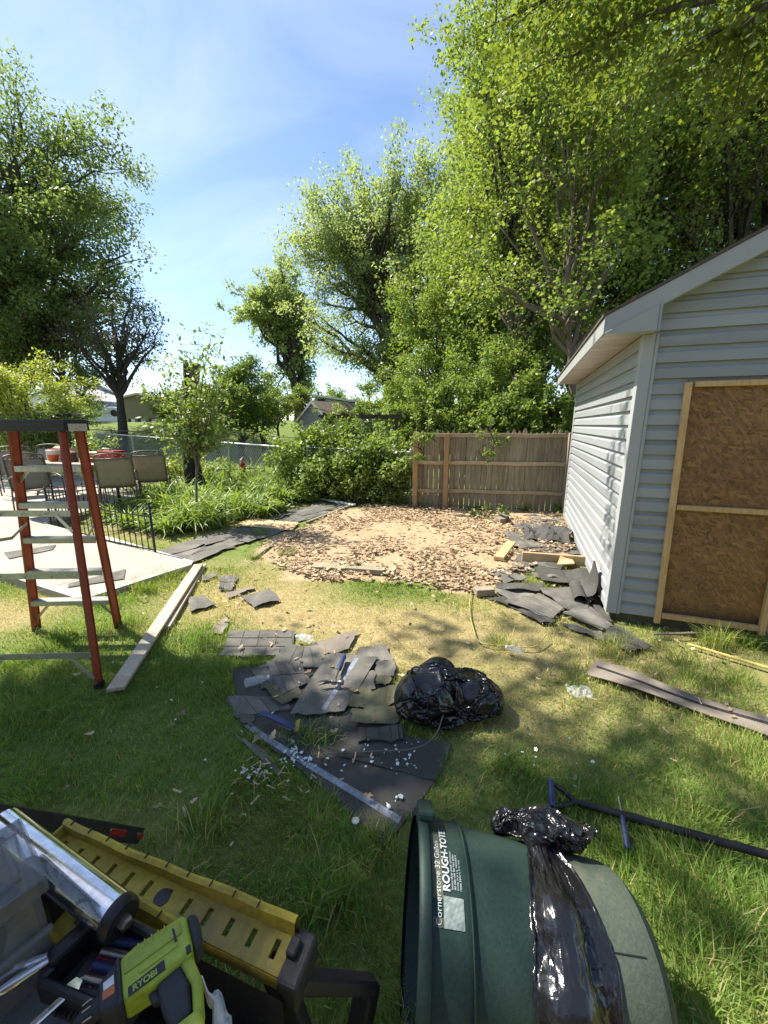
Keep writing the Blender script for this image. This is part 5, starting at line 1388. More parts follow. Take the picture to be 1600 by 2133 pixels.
for k, (q, lb) in enumerate((((790, 230), (872, 228), (872, 285), (785, 280)), ((872, 220), (930, 218), (955, 298), (874, 302)), ((874, 306), (962, 300), (957, 372), (874, 376)), ((872, 378), (945, 376), (945, 412), (872, 412)), ((775, 385), (868, 350), (872, 442), (790, 445))) and
        [(((790, 230), (872, 228), (872, 285), (785, 280)), 'small square shingle tab right of the hammer handle'), (((872, 220), (930, 218), (955, 298), (874, 302)), 'uppermost square shingle tab near the trash bag'), (((874, 306), (962, 300), (957, 372), (874, 376)), 'square shingle tab touching the top of trash bag'), (((872, 378), (945, 376), (945, 412), (872, 412)), 'narrow shingle tab between bag and green shingles'), (((775, 385), (868, 350), (872, 442), (790, 445)), 'shingle tab at right edge of the hammer shingle')]):
    shingle(Z3(*q), lb, 'shingle_green' if k == 3 else 'shingle', .012 + .004 * k, None, .008, PG)
shingle(Z3((750, 450), (852, 438), (862, 545), (752, 522)), 'mossy shingle leaning into the trash bag, left piece', 'shingle_green', .03, None, .014, PG)
shingle(Z3((838, 470), (1015, 415), (965, 520), (862, 552)), 'mossy green shingle slipping under the trash bag', 'shingle_green', .04, None, .018, PG)
shingle(Z3((755, 540), (968, 528), (988, 602), (764, 615)), 'green shingle with ragged lower edge below the bag', 'shingle_green', .034, None, .016, PG)
shingle(Z3((795, 620), (1000, 612), (1010, 685), (790, 692)), 'black shingle row under the front of the bag', 'shingle_dark', .018, None, .01, PG, 1)
shingle(Z3((225, 548), (300, 552), (290, 605), (232, 590)), 'shiny dark scrap at the end of the white strip', 'shingle', .012, None, .01, PG)
LG = 'loose shingles between plank and leaf pile'
shingle(Z6((560, 705), (680, 700), (645, 815), (540, 800)), 'rectangular grey shingle beside the long plank', 'shingle', .012, None, .006, LG, 2)
shingle(Z6((590, 832), (790, 772), (800, 792), (612, 862)), 'thin pale shingle strip next to the rectangular shingle', 'shingle_back', .008, None, .006, LG)
shingle(Z6((710, 855), (910, 795), (992, 876), (800, 930)), 'single dark shingle lying alone on the dry grass', 'shingle', .014, None, .012, LG)
shingle(Z6((330, 862), (432, 850), (522, 912), (332, 965)), 'grey broken shingle half under the long plank', 'shingle', .01, None, .01, LG)
shingle(Z6((420, 700), (520, 680), (525, 702), (432, 740)), 'little dark shingle scrap near the plank end', 'shingle', .006, None, .006, LG)
shingle([(437, 1318), (470, 1285), (478, 1296), (462, 1322)], 'brown scrap of shingle backing in the grass', 'shingle_back', .006, None, .006, LG)
# long stretch of old shingles along the bed
PA = 'old shingles laid as a path along the flower bed'
rr = random.Random(14)
path_c = [(372, 1160), (430, 1140), (480, 1122), (520, 1112), (560, 1096), (600, 1078), (640, 1068), (680, 1056)]
PL = ['shingle of the grey path touching the patio corner', 'cracked path shingle below the sapling', 'path shingle in front of the daylilies', 'path shingle in the shade by the plywood', 'path shingle under the plywood sheet', 'path shingle between plywood and leaf pile', 'path shingle near the broad-leaved plant', 'farthest path shingle by the white board']
for k, (px, py) in enumerate(path_c):
    c = G(px, py)
    for j in range(3):
        a = R(58) + rr.gauss(0, .22); L, w = rr.uniform(.75, 1.0), rr.uniform(.26, .4)
        e1 = Vector((math.cos(a), math.sin(a), 0)) * L / 2; e2 = Vector((-math.sin(a), math.cos(a), 0)) * w / 2; o = c + e2.normalized() * ((1 - j) * .24 + rr.uniform(-.05, .05)) + e1.normalized() * rr.uniform(-.2, .2)
        SN[0] += 1
        T = thing('shingle_sheet', PL[k] + (', bed side', ', middle strip', ', lawn side')[j], 'shingle', (o.x, o.y, 0), 0, PA)
        sheet(T, 'sheet', [o - e1 - e2, o + e1 - e2, o + e1 + e2, o - e1 + e2], 'shingle' if rr.random() < .8 else 'shingle_dark', .005, .009, SN[0], 6, 3, .004 + .005 * ((k * 3 + j) % 4), .02)
# heap along the shed
SGp = 'torn shingles heaped along the shed wall'
hp = [((1080, 950), (1190, 900), (1462, 1058), (1270, 1092), 'shingle_dark', .02, 'long dark shingle at the near end of the shed heap'),
      ((780, 862), (1100, 940), (1135, 1015), (900, 925), 'shingle', .004, 'grey shingle poking out toward the lawn from shed heap'),
      ((800, 818), (1000, 760), (1195, 918), (1090, 942), 'shingle', .034, 'dusty shingle next to the shed corner'),
      ((375, 730), (640, 660), (825, 788), (722, 852), 'shingle', .03, 'big flat shingle in the middle of shed heap'),
      ((465, 775), (640, 770), (765, 872), (640, 872), 'shingle_dark', .008, 'dark shingle under the big flat one'),
      ((640, 640), (1035, 655), (985, 790), (815, 795), 'shingle', .045, 'wide dusty shingle against the standing felt'),
      ((330, 600), (665, 598), (640, 665), (330, 635), 'shingle_dark', .04, 'dark curled-edge shingle beside the grey block'),
      ((795, 520), (1000, 500), (1045, 645), (880, 665), 'shingle_dark', .05, 'dark shingle at the foot of the standing felt'),
      ((240, 500), (360, 480), (565, 560), (380, 592), 'shingle', .03, 'shingle corner resting on the leaves'),
      ((245, 680), (480, 700), (560, 790), (400, 742), 'shingle_dark', .004, 'shingle at the grass edge near yellow cord'),
      ((380, 240), (485, 228), (665, 352), (500, 358), 'shingle', .06, 'pale arched shingle strip beyond the lumber piece'),
      ((618, 280), (692, 262), (785, 300), (740, 338), 'shingle', .05, 'flat grey shingle in front of the black folded felt'),
      ((475, 150), (700, 150), (685, 215), (465, 205), 'shingle', .02, 'old shingle behind the arched strip'),
      ((680, 128), (822, 150), (822, 195), (700, 195), 'shingle', .014, 'farthest shingle by the shed base'),
      ((430, 205), (690, 212), (700, 262), (520, 262), 'shingle_dark', .034, 'rumpled shingle amid the far heap'),
      ((490, 400), (600, 375), (805, 392), (700, 442), 'shingle', .02, 'shingle behind the lit board'),
      ((640, 425), (790, 380), (850, 430), (720, 450), 'shingle_dark', .034, 'dark shingle under the plywood triangle'),
      ((570, 520), (820, 505), (800, 560), (640, 560), 'shingle', .03, 'shingle just in front of the lit board'),
      ((880, 740), (1060, 730), (1170, 880), (1000, 870), 'shingle_dark', .01, 'black shingle beneath the shed corner'),
      ((560, 130), (760, 100), (800, 150), (640, 170), 'shingle', .008, 'dusty shingle on bare soil behind the heap'),
      ((700, 330), (900, 290), (930, 380), (760, 390), 'shingle', .012, 'leaf-strewn shingle at the shed base'),
      ((520, 300), (680, 330), (640, 385), (500, 370), 'shingle', .03, 'broken shingle between lumber block and lit board'),
      ((400, 440), (620, 450), (600, 505), (420, 500), 'shingle', .02, 'shingle lying among leaves left of the lit board'),
      ((860, 560), (1010, 560), (1040, 720), (900, 700), 'shingle', .03, 'shingle pressed against the wall below the felt'),
      ((300, 630), (560, 640), (700, 740), (420, 720), 'shingle', .016, 'weathered shingle between block and big flat one')]
for a, b, c, d, mt, lv, lb in hp:
    shingle(Z5(a, b, c, d), lb, mt, lv, None, .016, SGp, 1 if len(lb) % 2 else 0, rag=.009)
shingle([(1243, 1380), (1217, 1410), (1478, 1528), (1660, 1562)][0:1] + [(1660, 1530), (1652, 1562), (1217, 1410)], 'long tan shingle strip with black tar line right of bag', 'shingle_back', .02, ST((.03, .42), (.98, .42), .028, 'tar_line'), .016, 'torn roof shingles lying about')
rr = random.Random(31)
for k, nm in enumerate(('first', 'second', 'third', 'fourth', 'fifth', 'sixth', 'seventh', 'eighth', 'ninth', 'tenth')):
    b_ = .95 + k * .29; out = .42 + .16 * math.sin(k * 2.1); a = math.atan2(SEY.y, SEY.x) + rr.gauss(0, .28) + (R(70) if k % 3 == 1 else 0); L, w = rr.uniform(.5, .8), rr.uniform(.26, .36)
    o = SH(-out, b_, 0); e1 = Vector((math.cos(a), math.sin(a), 0)) * L / 2; e2 = Vector((-math.sin(a), math.cos(a), 0)) * w / 2; SN[0] += 1
    T = thing('shingle_sheet', '%s flat shingle along the shed wall, counted from the curled felt' % nm, 'shingle', (o.x, o.y, 0), 0, 'flat shingles lined along the shed wall')
    sheet(T, 'sheet', [o - e1 - e2, o + e1 - e2, o + e1 + e2, o - e1 + e2], 'shingle' if k % 2 else 'shingle_dark', .005, .016, SN[0], 6, 4, .045 + .006 * (k % 3), .012)
def felt():
    # sheet of felt standing curled against the wall
    T = thing('roofing_felt', 'black roofing felt curled up against the shed wall', 'roofing felt', SH(-.2, .7, 0), 0)
    rows = []
    for j in range(10):
        v = j / 9; row = []
        for i in range(8):
            u = i / 7; b = .26 + .30 * u
            out = .07 + .26 * (1 - v) ** 2.2 + .02 * math.sin(u * 7 + v * 3); z = .02 + (.42 * (1 - abs(u - .62) * 1.1)) * v ** 1.3 + .012 * math.sin(u * 11)
            row.append(SH(-out, b + .03 * math.sin(v * 5), z))
        rows.append(row)
    MB().grid(rows, (.006, .002, 0)).build('sheet', 'felt', T, smooth=True)
    R2 = []
    for j in range(12):
        a = j / 11 * 4.2; R2.append([SH(-.20 - .07 * math.cos(a) * (1 - j * .03), .16 + .42 * i / 4, .075 + .065 * math.sin(a) * (1 - j * .03)) for i in range(5)])
    MB().grid(R2).build('roll', 'felt', T, smooth=True, fix=False)
    T = thing('roofing_felt', 'crumpled black felt folded in the far shed heap', 'roofing felt', SH(-.35, 2.55, 0), 0)
    rg = random.Random(8); R3 = []
    for j in range(9):
        v = j / 8; R3.append([SH(-.75 + .68 * i / 10 + .04 * math.sin(v * 6 + i), 2.15 + .8 * v + .05 * math.sin(i * 1.1), .04 + .17 * abs(math.sin(i * .72 + v * 2.1)) * (0.35 + .65 * math.sin(math.pi * v)) + rg.uniform(0, .02)) for i in range(11)])
    MB().grid(R3, (0, 0, -.004)).build('sheet', 'felt', T, smooth=False)
felt()

# ---- lumber
def board(name, label, a, b, w, t, mat, z=0.0, cat='board', up=(0, 0, 1), group=None, bevel=.003):
    a, b = Vector(a), Vector(b); a.z = tz(a.x, a.y) + z + t / 2; b.z = tz(b.x, b.y) + z + t / 2
    T = MB().beam(a, b, w, t, up).build(name, mat, bevel=bevel); tag(T, label, cat, group)
    dd = (b - a).normalized(); nn = Vector((-dd.y, dd.x, 0)) * w / 2
    SKIP.append([((a - nn).x, (a - nn).y), ((a + nn).x, (a + nn).y), ((b + nn).x, (b + nn).y), ((b - nn).x, (b - nn).y)])
    return T
a, b = G(243, 1452), G(415, 1186)
board('plank', 'long bleached plank lying from lawn to patio corner', a, b, .105, .026, 'pale_board', .045)
board('plank', 'white-edged plank under the long bleached plank', a + Vector((-.13, .85, 0)), b + Vector((.02, .10, 0)), .05, .03, 'pale_board', .008)
board('timber', 'weathered timber at the front edge of leaf pile, left piece', G(652, 1186), G(722, 1190), .17, .06, 'timber_old', .01)
board('timber', 'weathered timber at the front edge of leaf pile, right piece', G(722, 1190), G(824, 1197), .15, .06, 'timber_old', .012)
board('lumber_piece', 'short yellow lumber block pointing at the leaf pile', G(1038, 1172), G(1064, 1138), .13, .05, 'new_lumber_flat', .03)
board('board', 'sunlit board on edge across the shed heap', G(1086, 1176), G(1220, 1187), .04, .13, 'new_lumber_flat', .04)
T = MB().prism([G(1160, 1178, .12), G(1197, 1176, .10), G(1188, 1158, .13), G(1170, 1152, .17)], (0, 0, .015)).build('plywood_scrap', 'plywood'); tag(T, 'small triangular plywood scrap resting on the sunlit board', 'plywood')
def plysheet():
    c = [G(488, 1099), G(608, 1109), G(622, 1094), G(527, 1083)]; cen = sum(c, Vector()) / 4
    rows = [[(c[0].lerp(c[1], i / 4)).lerp(c[3].lerp(c[2], i / 4), j / 3) + Vector((0, 0, .045 + .006 * math.sin(i + j))) for i in range(5)] for j in range(4)]
    tag(MB().grid(rows, (0, 0, -.011)).build('plywood_sheet', 'plywood'), 'pale plywood sheet lying on the shingle path', 'plywood')
plysheet()
board('board', 'white board at the far end of the shingle path', G(664, 1042), G(738, 1056), .10, .03, 'white_paint', .03)
board('edging_timber', 'thin timber edging between path and leaf pile', G(740, 1052), G(640, 1092), .05, .05, 'timber_old', .0)
board('edging_timber', 'half-buried timber edging at the leaf pile corner', G(585, 1125), G(528, 1166), .05, .04, 'timber_old', .0)
board('edging_timber', 'pale timber at the back of leaf pile', G(800, 1059), G(925, 1071), .08, .03, 'new_lumber_flat', .004)
board('edging_timber', 'yellow board on bare soil next to the shed base', G(1105, 1079), G(1172, 1074), .09, .025, 'new_lumber_flat', .004)
def blk(px, py, s, rz, label, tilt=0):
    p = onland(px, py); m = Matrix.Rotation(rz, 3, 'Z') @ Matrix.Rotation(tilt, 3, 'Y')
    tag(MB().box(p + Vector((0, 0, s[2] / 2)), s, m).build('concrete_block', 'block', bevel=.008, seg=2), label, 'block')
blk(1008, 1238, (.20, .11, .075), .15, 'grey block at the grass edge of shed heap')
blk(1042, 1092, (.14, .2, .12), .3, 'pale block with slate leaning on it')
tag(MB().box(onland(1054, 1092) + Vector((0, 0, .09)), (.03, .26, .24), Matrix.Rotation(.3, 3, 'Z') @ Matrix.Rotation(R(-38), 3, 'Y')).build('slate_slab', 'shingle', bevel=.004), 'dark slab leaning on the pale block', 'slab')
tag(MB().beam(onland(1432, 1348, .03), onland(1640, 1412, .03), .026, .022).build('yellow_pole', 'yellow_cord', bevel=.012, seg=2), 'yellow pole lying in the grass in front of door', 'pole')
tag(MB().tube(curve_pts([onland(1360, 1327, .03), onland(1420, 1330, .05), onland(1470, 1326, .04), onland(1515, 1322, .05)], 16), [.012] * 8 + [.008] * 9, 6).build('stick', 'bark_pale', smooth=True), 'bleached stick below the shed door', 'stick')
tag(MB().tube(curve_pts([onland(650, 1580, .03), onland(760, 1578, .04), onland(860, 1575, .05), onland(905, 1555, .07), onland(922, 1525, .12)], 20), .004, 5).build('twig', 'bark_pale', smooth=True), 'thin curved twig crossing the black roofing sheet', 'twig')
tag(MB().tube(curve_pts([onland(983, 1225, .02), onland(978, 1270, .02), onland(985, 1310, .02), onland(1002, 1342, .02), onland(1060, 1350, .025), (onland(1112, 1353, .03)), onland(1136, 1335, .06)], 40), .0055, 6).build('extension_cord', 'yellow_cord', smooth=True), 'yellow cord looping over the grass near shed', 'cord')

# ---- hand tools and litter on the shingles
def hammer():
    p0, p1 = G(696, 1420, .075), G(717, 1366, .075); d = (p1 - p0).normalized(); L = (p1 - p0).length
    T = thing('hammer', 'claw hammer with blue grip lying on the shingles', 'hammer', p0 - Vector((0, 0, .07))); s = Vector((-d.y, d.x, 0)); up = Vector((0, 0, 1))
    MB().tube([p0 - d * .01, p0 + d * L * .45], [.011, .009], 8).build('neck', 'steel', T, smooth=True)
    MB().tube([p0 + d * L * q for q in (.42, .46, .6, .78, .95, 1.0)], [.012, .018, .020, .017, .021, .015], 10).build('handle', 'blue_grip', T, smooth=True)
    MB().lathe(p0 - s * .012, -s, [(0, .014), (.022, .011), (.030, .015), (.052, .0165), (.055, .0145)], 12).build('face', 'steel', T, smooth=True)
    MB().box(p0, (.034, .03, .03), Matrix((s, d, up)).transposed()).build('head', 'steel', T, bevel=.004, seg=2)
    for q in (-1, 1):
        pts = [p0 + s * .012 + up * 0, p0 + s * .05 + up * q * .009 - d * .004, p0 + s * .085 + up * q * .012 - d * .018, p0 + s * .105 + up * q * .014 - d * .036]
        MB().tube(pts, [.011, .0085, .006, .002], 7).build('claw', 'steel', T, smooth=True)
hammer()
def pry():
    T = thing('pry_bar', 'flat black pry bar with yellow end beside the pile', 'pry bar', onland(575, 1500, 0))
    a = [G(538, 1488, .07), G(550, 1486, .085), G(585, 1500, .07), G(608, 1512, .06), G(617, 1517, .055)]
    c = curve_pts(a, 16); mb = MB(); rows = [[], []]
    for i, p in enumerate(c):
        dd = (c[min(i + 1, len(c) - 1)] - c[max(i - 1, 0)]).normalized(); nn = dd.cross(Vector((0, 0, 1))).normalized() * .018
        rows[0].append(p - nn); rows[1].append(p + nn)
    mb.grid(rows, (0, 0, -.006)).build('bar', 'blue_grip', T)
    k = c[-1]; MB().prism([k + Vector((-.005, -.022, 0)), k + Vector((.018, -.018, .0)), k + Vector((.02, .024, .045)), k + Vector((-.003, .022, .03))], (0, 0, -.008)).build('claw_end', 'yellow_plastic', T)
pry()
def bottle(px, py, rz, L, label, crush=0.0, seed=0):
    p = onland(px, py, .05); d = Vector((math.cos(rz), math.sin(rz), 0)); T = thing('plastic_bottle', label, 'bottle', p - Vector((0, 0, .04)), 0, 'empty plastic bottles')
    r = .03; prof = [(-L / 2, .018), (-L / 2 + .008, r), (-L * .3, r * .94), (-L * .22, r), (-L * .1, r * .92), (0, r), (L * .1, r * .92), (L * .2, r), (L * .33, r * .7), (L * .42, .014), (L * .5, .0125)]
    mb = MB().lathe(p, d, prof, 16); rg = random.Random(seed)
    if crush:
        mb.v = [(v[0] + rg.gauss(0, crush), v[1] + rg.gauss(0, crush), max(.03, v[2] + rg.gauss(0, crush))) for v in mb.v]
    mb.build('body', 'clear_bottle', T, smooth=not crush)
    MB().lathe(p + d * L * .5, d, [(0, .015), (.014, .015)], 12).build('cap', 'white_paint', T)
bottle(534, 1430, R(25), .15, 'clear bottle lying at the left edge of shingle pile')
bottle(636, 1340, R(160), .14, 'crushed clear bottle at top of the shingle pile', .007, 3)
bottle(1072, 1364, R(150), .12, 'crushed clear bottle beside the yellow cord', .006, 4)
def crumple(name, label, px, py, sx, sy, h, mat, seed, cat, lift=.01):
    p = onland(px, py, lift); rg = random.Random(seed); n = 9
    rows = [[p + Vector(((i / n - .5) * sx + rg.gauss(0, sx * .03), (j / n - .5) * sy + rg.gauss(0, sy * .03), abs(rg.gauss(0, h)))) for i in range(n + 1)] for j in range(n + 1)]
    tag(MB().grid(rows).build(name, mat, fix=False), label, cat)
crumple('plastic_wrap', 'crumpled clear plastic wrap right of the trash bag', 1207, 1445, .15, .12, .018, 'clear_bottle', 5, 'plastic wrap')
T = MB().lathe(onland(741, 1717, .02), (0, 0, 1), [(0, .016), (.004, .017), (.006, .012)], 16).build('washer', 'white_paint'); tag(T, 'white round cap on the edge of black roofing sheet', 'cap')
T = MB().lathe(onland(604, 1527, .03), (0.5, .2, .8), [(0, .008), (.012, .011), (.028, .010), (.035, .006)], 10).build('plastic_plug', 'white_paint'); tag(T, 'small white plastic piece below the pry bar', 'plastic piece')
# broken glass and paper chips: too small and many to count
def chips(name, label, mat, spots, seed, smin, smax, kind='stuff'):
    rg = random.Random(seed); mb = MB()
    for px, py, sx, sy, n, z in spots:
        for _ in range(n):
            p = onland(rg.gauss(px, sx), rg.gauss(py, sy)); p.z += z + rg.uniform(.004, .02); s = rg.uniform(smin, smax); a = rg.uniform(0, 6.3); k = rg.randint(3, 5)
            tl = Vector((rg.gauss(0, .35), rg.gauss(0, .35), 1)).normalized(); x = tl.orthogonal().normalized(); y = tl.cross(x)
            mb.prism([p + (x * math.cos(a + 6.283 * i / k) + y * math.sin(a + 6.283 * i / k)) * s * rg.uniform(.6, 1.2) for i in range(k)], tl * .0015)
    o = mb.build(name, mat, fix=False); tag(o, label, 'glass' if 'glass' in name else 'chips', kind=kind)
pm('frosted_glass', (0.62, 0.68, 0.68), (0.5, 0.56, 0.56), 10, .15, 0, spec=.8)
chips('broken_glass', 'shards of broken glass strewn over the black roofing sheet', 'frosted_glass', [(612, 1578, 16, 11, 34, .006), (640, 1590, 9, 7, 14, .008), (600, 1558, 10, 8, 8, .006), (825, 1590, 30, 16, 22, .012), (780, 1565, 40, 18, 12, .012), (530, 1620, 20, 11, 24, .02), (680, 1580, 60, 40, 14, .01), (815, 1680, 14, 12, 8, .008), (480, 1480, 150, 60, 16, .03), (1110, 1600, 60, 22, 10, .05)], 3, .003, .013)
pm('wood_splinter', (0.55, 0.42, 0.26), (0.42, 0.30, 0.17), 12, .7, .1)
def splinters():
    rg = random.Random(6); mb = MB()
    for px, py, sx, sy, n in ((540, 1630, 22, 14, 26), (640, 1580, 80, 60, 14), (1100, 1290, 90, 40, 26), (700, 1330, 160, 50, 22), (1350, 1460, 120, 90, 22), (620, 1300, 60, 60, 12), (500, 1700, 60, 40, 8), (930, 1240, 60, 20, 14)):
        for _ in range(n):
            p = onland(rg.gauss(px, sx), rg.gauss(py, sy)); p.z += rg.uniform(.015, .04); a = rg.uniform(0, 6.3); L = rg.uniform(.015, .06)
            mb.beam(p, p + Vector((math.cos(a) * L, math.sin(a) * L, rg.uniform(-.01, .015))), rg.uniform(.003, .010), .003)
    tag(mb.build('wood_splinters', 'wood_splinter', fix=False), 'wood splinters and scraps scattered over lawn', 'splinters', kind='stuff')
splinters()

# ---- dry leaves
def litter():
    leafmat('dry_leaf', (0.17, 0.110, 0.062), (0.52, 0.405, 0.255), .12, (1.2, 1, .8), .6)
    rg = np.random.default_rng(23); n = 15000
    bx = [p.x for p in DIRT]; by = [p.y for p in DIRT]
    x = rg.uniform(min(bx), max(bx), n); y = rg.uniform(min(by), max(by), n)
    wob = .3 * (fbm(x * 1.6, y * 1.6, 21, 3) - .5)
    k = inpoly(x + wob, y + wob, DIRT) & ~inpoly(x, y, SHED)
    dens = np.clip(fbm(x * 1.5 + 3, y * 1.5, 81, 4) * 5.0 - 1.7, 0.06, 1)
    c0 = G(900, 1130); dens = dens * (1 - .9 * np.exp(-(((x - c0.x + .1) / .8) ** 2 + ((y - c0.y - .3) / .7) ** 2)))
    dens = dens * (1 - .85 * sstep(6.5, 7.3, y) * sstep(.6, 1.6, x))
    k &= rg.random(n) < dens
    x, y = x[k], y[k]
    n2 = 420; xe = rg.uniform(-2.6, 3, n2); ye = rg.uniform(1.4, 4.6, n2); ke = (rg.random(n2) < .35) & ~inpoly(xe, ye, SHED) & ~inpoly(xe, ye, PATIO)
    x = np.append(x, xe[ke]); y = np.append(y, ye[ke]); m = len(x)
    inside = inpoly(x, y, DIRT)
    z = TZ(x, y) + np.where(inside, .05 * fbm(x * 1.5, y * 1.5, 5, 4) + .012, .03) + rg.uniform(0, .05, m) * np.where(inside, np.clip(fbm(x * 1.15 + 3, y * 1.15, 81, 3) * 2.2 - .6, 0, 1), .2)
    az = rg.uniform(0, 6.283, m); s = np.where(inside, .04 + .08 * rg.random(m) ** 1.6, .035 + .04 * rg.random(m)); curl = rg.uniform(.1, .75, m); tw = rg.normal(size=m) * .35
    out = [(-.5, 0), (-.2, .22), (-.05, .12), (.15, .28), (.28, .12), (.5, 0), (.28, -.12), (.15, -.28), (-.05, -.12), (-.2, -.22)]
    V = []
    for u, v in out:
        X = u * s; Yv = v * s; Zc = (curl * (u * u * 2.2 + abs(v) * 1.2) + tw * v * u * 3) * s
        V.append(np.stack([x + X * np.cos(az) - Yv * np.sin(az), y + X * np.sin(az) + Yv * np.cos(az), z + Zc], -1))
    V = np.stack(V, 1); K = len(out); b = np.arange(m)[:, None] * K
    F = np.concatenate([b + np.array([[0, 9, 1, 1]])[:, :3] * 1], 1)
    quads = [(0, 9, 1), (9, 8, 2, 1), (8, 7, 3, 2), (7, 6, 4, 3), (6, 5, 4)]
    flat = np.concatenate([b + np.array([q]) for q in quads], 1).ravel(); cnt = np.tile([len(q) for q in quads], m)
    me = np_mesh('leaf_litter', V.reshape(-1, 3), flat, cnt)
    a = me.attributes.new('rnd', 'FLOAT', 'POINT'); a.data.foreach_set('value', np.repeat(rg.random(m), K).astype(np.float32))
    tag(link('leaf_litter', me, 'dry_leaf'), 'brown fallen leaves covering the bare soil patch', 'leaves', kind='stuff')
litter()

# ---- black trash bags: crumpled skin over a lumpy body
def trash_bag():
    c = (G(840, 1530) + G(1030, 1490)) / 2; c.z = .03; c.y += .12
    T = thing('trash_bag', 'full black trash bag slumped on the shingle pile', 'trash bag', c, R(8))
    o = link('film', film_mesh('film', FILM_HEAP[0] * np.array([1.10, 1.06, 1.0]), FILM_HEAP[1]), 'bin_liner', T, False)
trash_bag()

# ---- iron garden fence: posts, rails, pickets with spear tips
def iron_fence():
    segs = [('low black iron fence panel along the patio edge', [G(325, 1161), G(209, 1136)], PZ), ('black iron fence panel half hidden behind the ladder', [G(207, 1135), G(110, 1107)], PZ),
            ('black iron fence run beside the patio chairs', [Vector((-5.62, 6.45, 0)), Vector((-5.6, 8.0, 0))], None), ('black iron fence run between the bed shrubs and patio', [Vector((-5.6, 8.05, 0)), Vector((-5.6, 9.95, 0))], None), ('far black iron fence run by the garden gnome', [Vector((-5.55, 10.0, 0)), Vector((-3.4, 10.95, 0))], None)]
    # shared picket mesh
    mb = MB(); mb.tube([(0, 0, .03), (0, 0, .66)], .0075, 6); mb.lathe((0, 0, .66), (0, 0, 1), [(0, .005), (.006, .009), (.012, .006), (.022, .010), (.05, .001)], 6)
    pk = mb.mesh('picket', True); pk.materials.append(MATS['black_iron'])
    mb = MB(); mb.tube([(0, 0, -.05), (0, 0, .70)], .017, 8); mb.lathe((0, 0, .70), (0, 0, 1), [(0, .013), (.006, .018), (.012, .010), (.02, .012), (.035, .019), (.05, .016), (.06, .004)], 10)
    pt = mb.mesh('post', True); pt.materials.append(MATS['black_iron'])
    for lb, (a, b), zf in segs:
        T = thing('iron_fence', lb, 'fence', a, 0, 'black iron garden fencing'); L = (b - a).length; z = .0
        for h in (.10, .56):
            MB().beam(a + Vector((0, 0, h)), b + Vector((0, 0, h)), .012, .018).build('rail', 'black_iron', T)
        n = max(4, int(L / .125))
        for k in range(1, n):
            o = link('picket', pk, None, T, False); o.location = (b - a) * k / n
        for k in (0, 1):
            o = link('post', pt, None, T, False); o.location = (b - a) * k
iron_fence()

# ---- patio furniture
pm('chair_sling', (0.30, 0.255, 0.18), (0.25, 0.21, 0.15), 10, .7, .2, fine=180)
pm('chair_frame', (0.13, 0.105, 0.085), (0.10, 0.08, 0.065), 10, .45, .05, metal=.4)
def chair(label, x, y, rz, z):
    T = thing('patio_chair', label, 'chair', (x, y, z), rz, 'sling chairs around the patio table')
    if chair.parts is None:
        P = []
        def part(nm, mb, mt, sm=True): P.append((nm, mb.mesh(nm, sm), mt))
        w = .29
        for s in (-1, 1):
            part('leg', MB().tube(curve_pts([(s * w, -.28, 0), (s * w, -.30, .3), (s * w, -.26, .60), (s * w, -.1, .655)], 10), .0135, 7), 'chair_frame')
            part('leg', MB().tube(curve_pts([(s * w, .30, 0), (s * w, .26, .25), (s * w, .22, .42)], 8), .0135, 7), 'chair_frame')
            part('armrest', MB().tube(curve_pts([(s * w, -.26, .60), (s * w, -.10, .66), (s * w, .12, .65), (s * w, .27, .60)], 10), .015, 7), 'chair_frame')
        part('back_frame', MB().tube(curve_pts([(-w, .20, .36), (-w, .27, .62), (-w * .98, .35, .92), (-w * .85, .375, 1.0), (0, .385, 1.03), (w * .85, .375, 1.0), (w * .98, .35, .92), (w, .27, .62), (w, .20, .36)], 32), .0135, 7), 'chair_frame')
        part('scroll_band', MB().tube([(-w * .97, .355, .93), (w * .97, .355, .93)], .009, 6).tube(curve_pts([(-.24, .365, .94), (-.18, .37, .99), (-.12, .365, .94), (-.06, .37, .99), (0, .365, .94), (.06, .37, .99), (.12, .365, .94), (.18, .37, .99), (.24, .365, .94)], 40), .006, 5), 'chair_frame')
        part('seat_frame', MB().tube([(-w, -.28, .43), (-w, .22, .38), (w, .22, .38), (w, -.28, .43), (-w, -.28, .43)], .0125, 6), 'chair_frame')
        rows = [[(-w * .96 + w * 1.92 * i / 6, .205 + (.355 - .205) * j / 6 - .02 * math.sin(math.pi * i / 6), .38 + .54 * j / 6) for i in range(7)] for j in range(7)]
        part('backrest', MB().grid(rows, (0, .004, 0)), 'chair_sling')
        rows = [[(-w * .96 + w * 1.92 * i / 6, -.28 + .5 * j / 6, .432 - .05 * j / 6 - .02 * math.sin(math.pi * i / 6)) for i in range(7)] for j in range(7)]
        part('seat', MB().grid(rows, (0, 0, -.004)), 'chair_sling')
        chair.parts = P
    for nm, me, mt in chair.parts: link(nm, me, mt, T, False)
chair.parts = None
zc = .15
c1 = W(249, 960, 7.6); c2 = W(316, 955, 8.3)
chair('patio chair seen from behind, nearest the ladder', c1.x, 7.5, R(207), zc + .06)
chair('patio chair seen from behind, beside the sapling', c2.x, 8.25, R(205), zc + .06)
c3 = W(75, 1000, 6.9); chair('patio chair seen sideways behind the ladder rungs', c3.x, 6.9, R(60), zc + .06)
c4 = W(85, 950, 9.4); chair('patio chair on the far side of the table', c4.x, 9.4, R(10), zc + .1)
c5 = W(30, 960, 8.6); chair('patio chair at the left frame edge behind ladder', c5.x, 8.6, R(40), zc + .1)
